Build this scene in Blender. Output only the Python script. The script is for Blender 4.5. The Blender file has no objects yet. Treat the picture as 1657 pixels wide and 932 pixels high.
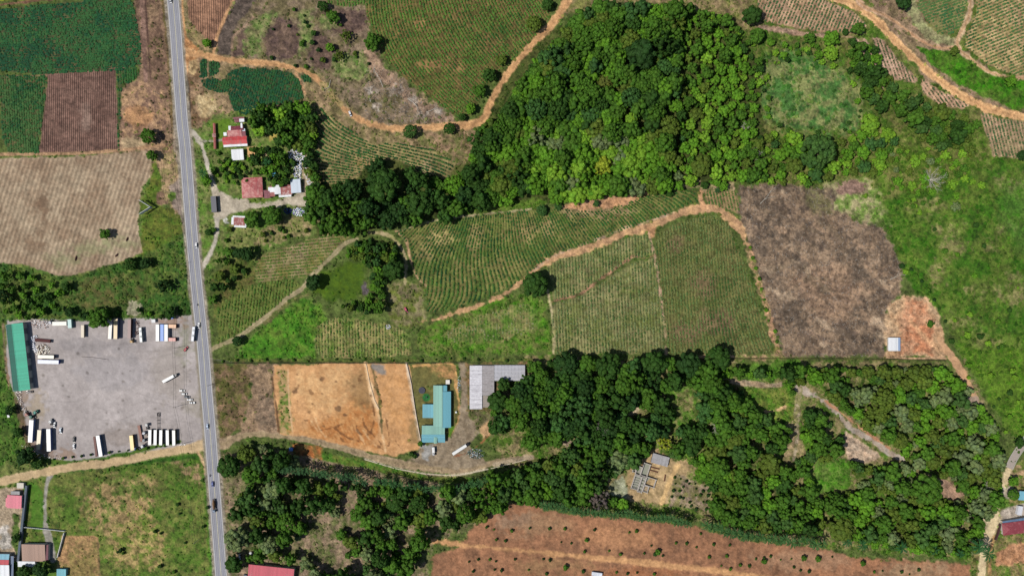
import bpy, math, random
import numpy as np
from mathutils import Vector

random.seed(7)
RNG = np.random.default_rng(11)
R = math.radians
SC = bpy.context.scene
COL = SC.collection
HC = 552.0            # height of the drone above the road, metres
PX = 0.5              # metres of ground for each survey unit
CX, CY = 828.5, 466.0
KEXP = 2.15           # display value of a sunlit white surface
SUNK = (0.64, 0.15)   # shadow length for one metre of height (east, north)

# ------------------------------------------------------------------ colours
def lin(c):
    c = np.asarray(c, dtype=float) / 255.0
    return np.where(c <= 0.04045, c / 12.92, ((c + 0.055) / 1.055) ** 2.4)

def alb(c, k=1.0):
    v = np.minimum(lin(c) / KEXP * k, 0.86)
    return (float(v[0]), float(v[1]), float(v[2]), 1.0)

# ------------------------------------------------------------------ survey grid
GX0, GX1, GY0, GY1, GS = -100.0, 1760.0, -90.0, 1026.0, 1.5
NX = int((GX1 - GX0) / GS) + 1
NY = int((GY1 - GY0) / GS) + 1
gx = GX0 + np.arange(NX) * GS
gy = GY0 + np.arange(NY) * GS
PXX, PYY = np.meshgrid(gx, gy)

def vnoise(x, y, scale, seed):
    r = np.random.default_rng(seed)
    n = 257
    T = r.random((n, n))
    fx = x / scale + 1000.37 * (seed % 13); fy = y / scale + 517.7 * (seed % 7)
    ix = np.floor(fx).astype(int); iy = np.floor(fy).astype(int)
    tx = fx - ix; ty = fy - iy
    tx = tx * tx * (3 - 2 * tx); ty = ty * ty * (3 - 2 * ty)
    a = T[iy % n, ix % n]; b = T[iy % n, (ix + 1) % n]
    c = T[(iy + 1) % n, ix % n]; d = T[(iy + 1) % n, (ix + 1) % n]
    return (a * (1 - tx) + b * tx) * (1 - ty) + (c * (1 - tx) + d * tx) * ty

def fbm(x, y, scale, octs=4, seed=1, gain=0.55):
    s = 0; a = 1; tot = 0
    for o in range(octs):
        ang = 0.6 * o + seed
        xr = x * math.cos(ang) - y * math.sin(ang); yr = x * math.sin(ang) + y * math.cos(ang)
        s = s + a * vnoise(xr, yr, scale / 2 ** o, seed * 17 + o)
        tot += a; a *= gain
    return s / tot        # about 0..1, mean .5

def sstep(a, b, x):
    t = np.clip((x - a) / (b - a), 0, 1)
    return t * t * (3 - 2 * t)

# terrain relief (metres)
HILLS = [(700, 40, 120, 100, 9), (1040, 150, 150, 90, 8), (960, 350, 190, 90, 5), (1560, 420, 110, 150, 10),
         (1330, 420, 110, 90, 4), (1300, 700, 160, 90, 5), (480, 60, 80, 60, 4), (1620, 40, 70, 70, 6)]
def relief(px, py):
    z = 0
    for hx, hy, sx, sy, a in HILLS:
        z = z + a * np.exp(-((px - hx) / sx) ** 2 - ((py - hy) / sy) ** 2)
    w = sstep(345, 470, px)
    z = z * w
    z = z + w * 1.6 * (fbm(px, py, 70, 3, 5) - 0.5) * (1 - np.exp(-((px - 600) / 160) ** 2 - ((py - 660) / 90) ** 2))
    e = sstep(GX0, GX0 + 60, px) * (1 - sstep(GX1 - 60, GX1, px)) * sstep(GY0, GY0 + 60, py) * (1 - sstep(GY1 - 60, GY1, py))
    return z * e
ZG = relief(PXX, PYY)

def samp(A, px, py):
    fx = np.clip((np.asarray(px, float) - GX0) / GS, 0, NX - 1.001); fy = np.clip((np.asarray(py, float) - GY0) / GS, 0, NY - 1.001)
    ix = fx.astype(int); iy = fy.astype(int); tx = fx - ix; ty = fy - iy
    if A.ndim == 3: tx = tx[..., None]; ty = ty[..., None]
    return (A[iy, ix] * (1 - tx) + A[iy, ix + 1] * tx) * (1 - ty) + (A[iy + 1, ix] * (1 - tx) + A[iy + 1, ix + 1] * tx) * ty

def gz(px, py): return samp(ZG, px, py)

def world(px, py, h=0.0):
    """Ground point (x, y, ground height) whose upright at height h is seen at survey point px, py."""
    z = gz(px, py)
    f = PX * (1 - (z + h) / HC)
    return (np.asarray(px) - CX) * f, (CY - np.asarray(py)) * f, z

# ------------------------------------------------------------------ painting the land use
LIN = np.zeros((NY, NX, 3)); ROWP = np.zeros((NY, NX)); ROWA = np.zeros((NY, NX)); TEX = np.full((NY, NX), 1.0)
SCR = np.zeros((NY, NX)); IDM = np.zeros((NY, NX), dtype=int)
IDS = [('ground', 'patchy green and brown scrub land between the fields', 'ground')]
NW = fbm(PXX, PYY, 14, 3, 21) - 0.5
NWF = fbm(PXX, PYY, 5, 2, 22) - 0.5
_ncache = {}
def nz(scale):
    if scale not in _ncache: _ncache[scale] = fbm(PXX, PYY, scale, 5, 31 + int(scale), 0.68)
    return _ncache[scale]

def win(xs, ys, pad):
    i0 = max(0, int((min(xs) - pad - GX0) / GS)); i1 = min(NX, int((max(xs) + pad - GX0) / GS) + 2)
    j0 = max(0, int((min(ys) - pad - GY0) / GS)); j1 = min(NY, int((max(ys) + pad - GY0) / GS) + 2)
    return slice(j0, j1), slice(i0, i1)

def seg_d2(X, Y, ax, ay, bx, by):
    dx, dy = bx - ax, by - ay
    L = dx * dx + dy * dy + 1e-9
    t = np.clip(((X - ax) * dx + (Y - ay) * dy) / L, 0, 1)
    return (X - ax - t * dx) ** 2 + (Y - ay - t * dy) ** 2, t

def sdf_poly(pts, X, Y):
    d = np.full(X.shape, 1e9); ins = np.zeros(X.shape, bool)
    n = len(pts)
    for k in range(n):
        ax, ay = pts[k]; bx, by = pts[(k + 1) % n]
        d = np.minimum(d, seg_d2(X, Y, ax, ay, bx, by)[0])
        if ay != by:
            c = (ay > Y) != (by > Y)
            ins ^= c & (X < (bx - ax) * (Y - ay) / (by - ay) + ax)
    return np.where(ins, 1, -1) * np.sqrt(d)

def spline(pts, n=8):
    """Catmull-Rom through pts (tuples of any length)."""
    P = [np.array(p, float) for p in pts]
    P = [2 * P[0] - P[1]] + P + [2 * P[-1] - P[-2]]
    out = []
    for i in range(1, len(P) - 2):
        for k in range(n):
            t = k / n
            out.append(0.5 * ((2 * P[i]) + (-P[i - 1] + P[i + 1]) * t + (2 * P[i - 1] - 5 * P[i] + 4 * P[i + 1] - P[i + 2]) * t * t
                              + (-P[i - 1] + 3 * P[i] - 3 * P[i + 1] + P[i + 2]) * t ** 3))
    out.append(P[-2])
    return out

def apply(sl, m, c1, c2, ns, contrast, tex, scrub, idn):
    a = lin(c1); b = lin(c2 if c2 is not None else c1)
    t = np.clip((0.65 * nz(ns)[sl] + 0.35 * nz(5)[sl] - 0.5) * contrast * 1.7 + 0.5, 0, 1)[..., None]
    col = a * (1 - t) + b * t
    mm = m[..., None]
    LIN[sl] = LIN[sl] * (1 - mm) + col * mm
    if tex is not None: TEX[sl] = TEX[sl] * (1 - m) + tex * m
    SCR[sl] = SCR[sl] * (1 - m) + scrub * m
    ROWA[sl] *= (1 - m)
    if idn is not None: IDM[sl] = np.where(m > 0.5, idn, IDM[sl])

def newid(name, label, cat):
    IDS.append((name, label, cat)); return len(IDS) - 1

def poly(pts, c1, c2=None, soft=2.0, wob=8.0, a=1.0, ns=24, k=2.5, tex=None, scrub=0.0, idn=None, thr=None):
    xs, ys = zip(*pts)
    sl = win(xs, ys, soft + wob)
    d = sdf_poly(pts, PXX[sl], PYY[sl]) + 1.6 * wob * (NW[sl] + 0.8 * NWF[sl])
    m = sstep(-soft, soft, d) * a
    if thr is not None: m = m * sstep(thr - 0.05, thr + 0.05, nz(ns)[sl]) ; 
    apply(sl, m, c1, c2, ns if thr is None else 17, k, tex, scrub, idn)

def line(pts, w, c1, c2=None, soft=1.2, wob=2.5, a=1.0, ns=24, k=2.5, tex=None, scrub=0.0, idn=None, ruts=None):
    q = spline([(p[0], p[1], p[2] if len(p) > 2 else w) for p in pts], 5)
    xs = [p[0] for p in q]; ys = [p[1] for p in q]; W = max(p[2] for p in q)
    sl = win(xs, ys, W + soft + wob)
    X, Y = PXX[sl], PYY[sl]
    best = np.full(X.shape, 1e9); ww = np.full(X.shape, w, float)
    for p0, p1 in zip(q[:-1], q[1:]):
        d2, t = seg_d2(X, Y, p0[0], p0[1], p1[0], p1[1])
        s = d2 < best
        best = np.where(s, d2, best); ww = np.where(s, p0[2] + (p1[2] - p0[2]) * t, ww)
    d = ww / 2 - np.sqrt(best) + 1.6 * wob * (NW[sl] + 0.8 * NWF[sl])
    m = sstep(-soft, soft, d) * a
    apply(sl, m, c1, c2, ns, k, tex, scrub, idn)
    if ruts is not None:      # worn wheel tracks beside a weedy middle
        r = np.exp(-((np.sqrt(best)) / (0.16 * W)) ** 2) * m * 0.65
        apply(sl, r, ruts, ruts, ns, k, tex, scrub, None)

def spot(x, y, rx, ry, c1, c2=None, **kw):
    n = 14
    poly([(x + rx * math.cos(2 * math.pi * i / n), y + ry * math.sin(2 * math.pi * i / n)) for i in range(n)], c1, c2, **kw)

# rows: a phase whose whole numbers are the crop rows, fitted to direction samples
class Rows:
    def __init__(self, samples, spacing, deg=3, reg=0.02):
        S = np.array(samples, float)
        self.c = S[:, :2].mean(0); self.s = 150.0
        self.pw = [(i, j) for i in range(deg + 1) for j in range(deg + 1 - i) if i + j > 0]
        A = []; b = []
        for x, y, tx, ty in S:
            L = math.hypot(tx, ty); tx /= L; ty /= L
            g = self.gradrow(x, y)
            A.append(g[0] * tx + g[1] * ty); b.append(0)
            A.append(0.5 * (g[0] * ty - g[1] * tx)); b.append(0.5 / spacing)
        A = np.array(A); b = np.array(b)
        Rg = np.diag([reg * (i + j - 1) / self.s for i, j in self.pw])
        self.k = np.linalg.lstsq(np.vstack([A, Rg]), np.concatenate([b, np.zeros(len(self.pw))]), rcond=None)[0]
    def gradrow(self, x, y):
        u = (x - self.c[0]) / self.s; v = (y - self.c[1]) / self.s
        gxr = np.array([i * u ** (i - 1) * v ** j if i else 0.0 for i, j in self.pw]) / self.s
        gyr = np.array([j * u ** i * v ** (j - 1) if j else 0.0 for i, j in self.pw]) / self.s
        return gxr, gyr
    def val(self, x, y):
        u = (x - self.c[0]) / self.s; v = (y - self.c[1]) / self.s
        f = 0; fx = 0; fy = 0
        for (i, j), k in zip(self.pw, self.k):
            f = f + k * u ** i * v ** j
            if i: fx = fx + k * i * u ** (i - 1) * v ** j / self.s
            if j: fy = fy + k * j * u ** i * v ** (j - 1) / self.s
        return f, fx, fy

CROPS = []
def field(pts, c1, c2, rows=None, amp=0.0, label='', soft=1.0, wob=3.0, ns=24, k=2.5, tex=0.8, plant=None, name='field', scrub=0.0):
    idn = newid(name, label, 'field')
    poly(pts, c1, c2, soft=soft, wob=wob, ns=ns, k=k, tex=tex, idn=idn, scrub=scrub)
    xs, ys = zip(*pts); sl = win(xs, ys, 4)
    if rows is not None:
        f, _, _ = rows.val(PXX[sl], PYY[sl])
        d = sdf_poly(pts, PXX[sl], PYY[sl]) + 1.6 * wob * (NW[sl] + .8 * NWF[sl])
        m = d > -1
        ROWP[sl] = np.where(m, f, ROWP[sl]); ROWA[sl] = np.where(m, amp * sstep(0, 3, d), ROWA[sl])
    if plant is not None: CROPS.append((pts, rows, plant, label))
SKY_STRENGTH = 0.08; SUN_ENERGY = 4.6; EXPOSURE = 0.55
# ================================================================== LAND USE (survey units)
LIN[:] = lin((88, 102, 52)) * (0.75 + 0.5 * nz(40)[..., None])
SCR[:] = 0.35

# --- big zones
BELT = [(-100, 425), (0, 422), (60, 436), (130, 444), (230, 412), (300, 375), (318, 520), (200, 520), (0, 522), (-100, 530)]
poly([(-100, 250), (250, 250), (300, 330), (330, 560), (340, 1020), (-100, 1020)], (82, 112, 48), (112, 118, 66), scrub=.35)
poly([(210, -90), (278, -90), (286, 200), (300, 335), (250, 335), (235, 245), (188, 250), (190, 150), (224, 120)], (116, 92, 76), (150, 124, 98), ns=22, scrub=.25)
poly([(196, 150), (225, 130), (262, 150), (272, 200), (262, 232), (215, 240), (196, 225)], (172, 140, 108), (126, 100, 84), ns=12, k=3.5, scrub=.2)
spot(222, 188, 24, 16, (194, 150, 108), (170, 130, 96), soft=4, ns=12)
spot(215, 232, 22, 10, (172, 150, 118), soft=5)
line([(228, -20), (233, 60), (236, 130)], 8, (140, 112, 98), (118, 92, 80), wob=2)
line([(234, -20), (239, 60), (244, 130)], 2.4, (84, 62, 56), wob=1)
line([(262, -20), (272, 80), (279, 190), (286, 240)], 5, (120, 98, 66), (100, 92, 54), wob=3, scrub=.2)
line([(266, -60, 10), (271, 20, 8), (280, 100, 9), (286, 200, 11), (291, 265, 22), (299, 340, 16), (309, 420, 9), (320, 540, 8), (326, 600, 8)], 9, (168, 150, 128), (150, 134, 116), wob=2.5, ns=12)
line([(280, 100), (286, 190), (289, 235)], 4, (206, 172, 128), wob=1.5)
poly([(248, 250), (282, 240), (296, 330), (302, 400), (290, 360), (270, 330), (255, 290)], (172, 144, 112), (140, 130, 86), ns=14, k=3, scrub=.15)
poly([(274, 300), (290, 290), (300, 345), (303, 385), (292, 350), (276, 330)], (158, 140, 128), (148, 132, 118), wob=3)
poly([(243, 262), (256, 262), (262, 290), (252, 330), (275, 335), (290, 355), (303, 400), (312, 512), (235, 520), (226, 400), (228, 330), (244, 290)], (80, 108, 38), (100, 106, 46), ns=18, scrub=.35)
spot(278, 320, 6, 12, (84, 108, 44), soft=2, scrub=.4)
poly(BELT, (58, 92, 36), (98, 112, 54), ns=20, k=3, scrub=.95)
poly([(110, 455), (200, 445), (232, 470), (215, 500), (140, 500), (105, 480)], (104, 100, 58), (74, 98, 44), soft=6, ns=12, k=3, scrub=.7)
poly([(208, 488), (230, 488), (228, 510), (206, 508)], (176, 168, 142), (150, 148, 118), ns=8)
poly([(-100, 10), (60, 0), (120, -12), (120, -90), (-100, -90)], (150, 160, 60), (110, 120, 60), scrub=.2)
line([(-100, 12), (0, 8), (60, 1), (120, -6)], 4, (110, 80, 62), (128, 96, 76))

# right of the highway, north part
poly([(292, -90), (600, -90), (600, 60), (625, 110), (665, 140), (710, 170), (745, 200), (745, 300), (500, 300), (300, 215), (290, 60)], (158, 134, 104), (120, 110, 74), ns=20, k=3, scrub=.3)
poly([(300, 92), (330, 92), (330, 165), (352, 190), (345, 200), (310, 205), (303, 150)], (150, 124, 98), (112, 88, 64), ns=12, k=3.5, scrub=.25)
spot(333, 172, 15, 18, (206, 184, 142), (176, 152, 112), soft=5, ns=10, k=3)
spot(312, 105, 6, 16, (196, 170, 126), (150, 124, 90), soft=3, ns=8)
line([(303, 130), (307, 165), (306, 200)], 3, (74, 58, 48), wob=2)
poly([(335, 80), (395, -20), (595, -20), (600, 60), (625, 110), (660, 138), (700, 168), (735, 197), (680, 203), (630, 206), (590, 192), (550, 165), (520, 122), (470, 106), (400, 94)], (136, 118, 98), (112, 102, 72), ns=16, k=3, scrub=.3)
poly([(352, 90), (352, 55), (372, 20), (398, -20), (430, -20), (402, 20), (378, 50), (372, 90)], (108, 94, 84), (84, 74, 66), ns=9, k=3)
line([(376, 92), (378, 60), (402, 38), (414, 22)], 3, (150, 124, 104), wob=1.5)
for P in ([(424, 60), (450, 28), (466, 34), (482, 45), (492, 78), (470, 98), (432, 90)], [(500, 60), (520, 58), (545, 75), (540, 105), (520, 112), (496, 96)],
          [(380, 88), (384, 62), (398, 45), (402, 92)], [(520, 20), (560, 14), (590, 18), (600, 45), (560, 60), (530, 50)]):
    poly(P, (92, 74, 68), (112, 92, 78), soft=3, wob=8, ns=9, k=3)
for P in ([(398, 92), (400, 45), (430, 22), (448, 20), (440, 38), (422, 60), (424, 88)], [(482, 20), (505, 15), (505, 50), (496, 90), (482, 88), (488, 50)], [(515, 28), (540, 20), (545, 45), (520, 48)], [(540, 90), (590, 85), (598, 120), (560, 135), (540, 120)]):
    poly(P, (104, 124, 66), (138, 134, 92), soft=4, wob=9, ns=9, k=3, scrub=.3)
poly([(590, 75), (605, 90), (650, 140), (700, 172), (740, 195), (700, 200), (650, 160), (600, 115)], (170, 142, 118), (142, 118, 98), ns=10, scrub=.1)
for x, y, r in ((640, 148, 13), (668, 160, 9), (600, 148, 8), (712, 182, 12), (610, 172, 7), (690, 185, 10)):
    spot(x, y, r, r * .7, (176, 164, 150), (120, 104, 88), soft=4, wob=10, ns=9, k=4)
poly([(640, 210), (765, 206), (790, 250), (740, 300), (700, 250)], (150, 124, 98), (104, 106, 62), ns=14, k=3, scrub=.5)

# orange road shoulder and flare
line([(290, -60, 5), (293, 0, 6), (297, 60, 8), (302, 90, 8), (300, 130, 4)], 6, (200, 152, 106), wob=2)
poly([(292, 30), (303, 62), (322, 78), (322, 92), (305, 100), (296, 118), (294, 80)], (200, 150, 104), (176, 126, 84), wob=3, ns=8)

# NE hillside
poly([(900, -60), (1760, -90), (1760, 330), (1200, 300), (1180, 40), (1000, -10)], (82, 106, 42), (118, 116, 68), ns=22, k=3, scrub=.9)
poly([(900, 30), (930, -10), (1160, -20), (1300, -50), (1240, 30), (1225, 62), (1190, 40), (1130, 22), (1000, 4), (940, 20)], (142, 122, 92), (116, 116, 66), ns=14, scrub=.4)
poly([(1225, 105), (1270, 78), (1340, 92), (1388, 135), (1402, 185), (1375, 218), (1290, 215), (1228, 190), (1215, 140)], (76, 114, 56), (132, 136, 86), soft=9, wob=18, ns=14, k=4.5, scrub=.55)
poly([(1225, 38), (1300, 52), (1360, 60), (1402, 66), (1440, 130), (1425, 150), (1380, 60), (1300, 60), (1225, 48)], (178, 150, 128), (160, 130, 108), wob=4, ns=10)
poly([(1370, -60), (1500, -60), (1500, 40), (1570, 90), (1640, 140), (1760, 150), (1760, 210), (1600, 180), (1500, 130), (1440, 60)], (156, 130, 106), (128, 112, 84), ns=14, k=3, scrub=.2)
poly([(1484, 76), (1525, 82), (1560, 86), (1600, 118), (1640, 130), (1760, 128), (1760, 186), (1640, 178), (1600, 160), (1550, 136), (1508, 106)], (66, 120, 28), (84, 110, 42), wob=5, ns=14, scrub=.8)
poly([(1476, -20), (1492, 30), (1510, 50), (1545, 62), (1560, 56), (1545, 76), (1500, 66), (1478, 40), (1462, 10)], (158, 160, 112), (142, 136, 100), wob=4, ns=9)

# the wide green slope on the right
poly([(1395, 300), (1500, 275), (1600, 245), (1760, 235), (1760, 800), (1650, 720), (1600, 650), (1562, 585), (1530, 520), (1468, 455), (1430, 370)], (62, 102, 28), (96, 116, 48), ns=22, k=3, scrub=.42, tex=.95)
for i, (x, y, rx, ry) in enumerate([(1535, 375, 26, 12), (1545, 400, 22, 14), (1600, 395, 22, 5), (1520, 440, 16, 22), (1622, 370, 14, 8), (1560, 520, 24, 12), (1640, 600, 26, 40), (1590, 470, 30, 8), (1640, 470, 20, 30), (1500, 335, 30, 10), (1600, 560, 30, 14), (1640, 300, 30, 16)]):
    spot(x, y, rx, ry, (146, 136, 92), (98, 118, 50), soft=9, wob=16, ns=12, k=3.5, scrub=.3, a=.8)
poly([(1620, 300), (1700, 280), (1700, 420), (1650, 410), (1615, 350)], (84, 122, 50), (72, 110, 42), soft=14, a=.6, ns=20, scrub=.2)
poly([(1555, 560), (1700, 560), (1760, 800), (1655, 715), (1600, 650)], (98, 128, 44), (84, 112, 38), soft=10, ns=20, scrub=.7, tex=1)
poly([(1400, 220), (1600, 200), (1600, 270), (1420, 330), (1395, 290)], (82, 108, 38), (122, 122, 70), soft=8, ns=14, k=3, scrub=.95)
poly([(1330, 300), (1410, 290), (1432, 340), (1440, 365), (1390, 362), (1345, 350)], (112, 136, 66), (168, 158, 118), soft=6, wob=12, ns=14, k=3.5, scrub=.2)
spot(1378, 304, 24, 12, (150, 122, 108), (124, 100, 86), soft=4, ns=8, k=3)

# wood floors
poly([(810, 120), (880, 55), (1000, 8), (1180, 25), (1230, 110), (1240, 290), (1150, 302), (1030, 312), (900, 328), (740, 352), (600, 372), (510, 385), (495, 300), (600, 255), (760, 265), (790, 180)], (64, 76, 34), (88, 92, 48), ns=12, scrub=.6)
poly([(760, 330), (870, 320), (905, 325), (860, 340), (760, 350), (700, 358)], (86, 112, 42), (98, 112, 52), ns=12, scrub=.7)
poly([(850, 575), (1200, 585), (1560, 585), (1610, 680), (1620, 800), (1580, 905), (1300, 885), (1150, 845), (960, 830), (880, 815), (840, 800), (790, 700), (800, 620)], (80, 108, 38), (142, 128, 92), ns=14, k=3.2, scrub=.9)
poly([(352, 735), (480, 728), (640, 758), (780, 775), (870, 770), (840, 810), (760, 860), (700, 872), (690, 960), (362, 960)], (150, 128, 106), (96, 102, 60), ns=14, k=3, scrub=.45)

# ---------------------------------------------------------------- fields
vert = lambda a=0.0: [(0, 0, a, 1), (400, 0, a, 1), (0, 300, a, 1), (400, 300, a, 1), (800, 500, a, 1)]
def straight(a, b, sp): return Rows([(0, 0, a, b), (300, 0, a, b), (0, 300, a, b), (300, 300, a, b)], sp, deg=1)

GREEN = (34, 84, 46); GREEN2 = (52, 98, 44)
field([(-100, 24), (0, 16), (70, 8), (212, -4), (218, 20), (226, 60), (228, 104), (208, 112), (75, 122), (0, 114), (-100, 118)], (52, 80, 46), (92, 86, 58), straight(1, -.05, 3.9), .3,
      'large dark green field of leafy crop beside the top of the highway', plant=dict(step=1.5, r=1.4, h=.8, c=[(30, 78, 48), (40, 92, 50), (56, 100, 52)], keep=.97))
field([(-100, 122), (0, 122), (77, 124), (70, 180), (62, 247), (14, 248), (4, 225), (0, 150), (-100, 150)], (54, 84, 46), (98, 94, 60), straight(.05, 1, 3.9), .3,
      'narrow dark green crop field left of the ploughed brown field', plant=dict(step=1.5, r=1.4, h=.8, c=[(34, 82, 46), (48, 94, 46), (70, 104, 54)], keep=.95))
field([(190, 112), (222, 108), (226, 122), (212, 134), (200, 136), (196, 150), (193, 245), (189, 245)], (54, 84, 46), (90, 90, 56), straight(.05, 1, 4.2), .3,
      'thin strip of dark crop right of the ploughed brown field', plant=dict(step=1.8, r=1.2, h=.8, c=[(34, 84, 46), (48, 98, 44)], keep=.9))
line([(-60, 122), (20, 124), (78, 122), (140, 116), (215, 108)], 2.2, (132, 104, 84), wob=1.5)
field([(78, 121), (130, 116), (187, 113), (190, 180), (191, 244), (120, 247), (62, 248), (70, 190)], (128, 100, 88), (108, 82, 72), straight(-.02, 1, 3.35), .62,
      'ploughed brown field between two dark green crop fields', wob=1.5, ns=30)
spot(138, 190, 8, 20, (158, 134, 120), soft=7, wob=9, a=.6, idn=None, ns=8)
line([(-60, 252), (20, 250), (120, 249), (200, 243), (262, 236), (276, 246)], 5, (176, 142, 110), (160, 128, 98), wob=1.5)
STUB = [(-100, 258), (0, 256), (120, 253), (236, 245), (246, 262), (243, 288), (230, 302), (225, 330), (226, 385), (232, 408), (208, 420), (130, 443), (92, 447), (40, 428), (-100, 420)]
field(STUB, (174, 155, 130), (144, 122, 100), straight(-.32, 1, 7.0), .32, 'pale harvested stubble field above the truck yard', wob=3, ns=30, k=2, tex=.5)
ROWA[:] = ROWA
for x, y, rx, ry in ((70, 330, 14, 22), (60, 395, 22, 10), (70, 350, 10, 40)):
    spot(x, y, rx, ry, (122, 98, 78), soft=8, wob=16, a=.55, ns=9)
for x, y in ((150, 400), (100, 420), (200, 395)):
    spot(x, y, 28, 10, (140, 146, 104), soft=9, wob=16, a=.5, ns=9)
field([(300, -90), (388, -90), (386, -10), (366, 24), (350, 60), (344, 76), (333, 62), (318, 48), (305, 30)], (160, 122, 98), (138, 104, 84), straight(.02, 1, 3.6), .55,
      'ploughed reddish brown field right of the highway at the top', wob=2, ns=30)
line([(386, -20), (366, 24), (352, 58), (346, 84)], 4, (198, 154, 114), wob=1.5)
poly([(303, 30), (316, 50), (332, 66), (336, 80), (318, 74), (304, 56)], (134, 124, 82), (160, 132, 100), ns=8, scrub=.5)
DG = dict(step=1.5, r=1.35, h=.8, c=[(22, 72, 46), (32, 84, 48), (48, 92, 46)], keep=.97)
field([(326, 130), (345, 126), (358, 132), (374, 114), (392, 110), (430, 112), (470, 117), (484, 132), (492, 158), (470, 168), (420, 172), (398, 186), (378, 180), (368, 150), (348, 148), (330, 142)], (44, 70, 42), (80, 82, 52), straight(-.25, 1, 3.9), .2,
      'dark green crop field above the red roofed houses', plant=DG, wob=2)
field([(325, 99), (335, 96), (334, 125), (324, 126)], (44, 70, 42), None, straight(0, 1, 3.9), .2, 'tiny rectangular dark crop plot beside the highway', plant=DG, wob=1)
field([(338, 96), (352, 98), (358, 106), (352, 118), (338, 126)], (44, 70, 42), None, straight(0, 1, 3.9), .2, 'small rounded dark crop plot by the dirt road bend', plant=DG, wob=1.5)
field([(485, 120), (502, 124), (505, 134), (492, 132)], (44, 70, 42), None, straight(0, 1, 3.9), .2, 'smallest dark crop patch squeezed against the orange dirt road', plant=DG, wob=1.5)
line([(478, 118), (484, 128), (494, 152)], 3, (186, 146, 110), wob=1)
r7 = Rows([(540, 195, 1, .9), (560, 215, 1, .8), (520, 235, .9, .5), (520, 262, 1, .2), (560, 285, 1, 0), (530, 282, 1, .05), (620, 245, 1, .22), (700, 270, 1, .36), (590, 240, 1, .35), (660, 255, 1, .28)], 4.8, 3)
field([(511, 168), (540, 190), (562, 206), (600, 233), (640, 232), (700, 242), (738, 264), (725, 290), (690, 285), (640, 256), (600, 264), (568, 296), (540, 300), (516, 296), (509, 240)], (142, 130, 88), (120, 112, 74), r7, .4,
      'curved green crop rows between the shaded tree line and the orange dirt road', plant=dict(step=1.5, r=1.0, h=1.05, c=[(44, 92, 46), (62, 106, 46), (36, 80, 40)], keep=.96))
spot(592, 262, 24, 8, (172, 146, 108), (148, 128, 84), soft=5, ns=9, scrub=.2)
spot(690, 268, 10, 8, (164, 140, 112), soft=5, ns=9, a=.7)
rA = Rows([(600, 30, .15, 1), (600, 0, .06, 1), (640, 80, .42, 1), (660, 20, .14, 1), (720, 130, 1, 1.02), (700, 60, .62, 1), (760, 100, .85, 1), (800, 30, .55, 1), (850, 30, .6, 1), (740, 170, 1, .9), (690, 130, .95, 1), (650, 110, .7, 1), (780, 140, .95, 1), (880, 5, .6, 1)], 4.7, 3)
field([(586, -90), (910, -90), (898, -8), (884, 35), (864, 62), (834, 92), (800, 122), (778, 156), (764, 184), (744, 192), (700, 160), (660, 130), (624, 96), (606, 60), (592, 20)], (114, 98, 60), (88, 92, 46), rA, .4,
      'large fan shaped hill field of green rows above the orange road', plant=dict(step=1.6, r=1.02, h=1.05, c=[(70, 112, 44), (88, 126, 50), (56, 96, 40)], keep=.93), wob=2)
for x, y, rx, ry in ((700, 105, 26, 8), (740, 110, 10, 6), (680, 40, 8, 6), (795, 12, 8, 4)):
    spot(x, y, rx, ry, (168, 130, 90), soft=6, wob=10, a=.6, ns=9)
field([(500, -60), (586, -60), (592, 8), (560, 12), (530, 6)], (112, 104, 66), (90, 96, 56), straight(.1, 1, 4.7), .2, 'small patch of bright crop rows at the top left of the hill field',
      plant=dict(step=1.6, r=1.1, h=1.05, c=[(70, 112, 44), (88, 126, 50)], keep=.9))
rC = Rows([(700, 400, -0.8, 1.0), (690, 380, -0.9, 1.0), (722, 408, -0.95, 0.8), (680, 430, -0.4, 1.0), (670, 400, -0.55, 1.0), (720, 450, -0.1, 1.0), (765, 395, .1, 1), (790, 370, -.12, 1), (805, 412, .3, 1), (850, 383, .22, 1), (820, 435, .6, 1), (875, 383, .35, 1), (888, 400, .5, 1),
           (710, 470, -.03, 1), (746, 455, -.06, 1), (899, 366, .42, 1), (920, 395, .62, 1), (966, 360, .8, 1), (1000, 345, .95, .9), (1050, 330, 1, .62), (1100, 318, 1, .52), (960, 385, .75, 1), (780, 460, .1, 1)], 4.7, 4, reg=.006)
field([(642, 376), (662, 366), (700, 362), (740, 353), (800, 346), (870, 339), (902, 334), (935, 342), (985, 342), (1040, 318), (1065, 312), (1124, 306), (1130, 326), (1080, 346), (1000, 376), (940, 398), (900, 408), (862, 436), (830, 462), (780, 484), (730, 500), (692, 506), (690, 470), (672, 444), (664, 400)], (118, 114, 68), (82, 98, 46), rC, .42,
      'long curving field of green rows north of the orange track', plant=dict(step=1.6, r=1.0, h=1.05, c=[(54, 98, 44), (72, 108, 42), (38, 80, 38)], keep=.94), wob=2)
for x, y, rx, ry, c in ((715, 385, 20, 10, (190, 168, 118)), (770, 385, 10, 22, (170, 150, 104)), (850, 375, 18, 14, (166, 146, 100)), (690, 405, 14, 16, (170, 150, 104)), (970, 342, 60, 7, (178, 148, 116)), (885, 370, 12, 12, (170, 148, 104))):
    spot(x, y, rx, ry, c, soft=7, wob=12, a=.55, ns=9)
field([(1138, 310), (1185, 306), (1196, 322), (1197, 346), (1170, 338), (1146, 330)], (150, 128, 92), (128, 112, 78), straight(.22, 1, 4.9), .3, 'small triangle of crop rows above the bend of the orange track',
      plant=dict(step=1.6, r=.95, h=1.05, c=[(66, 104, 46), (82, 112, 52)], keep=.9))
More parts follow.
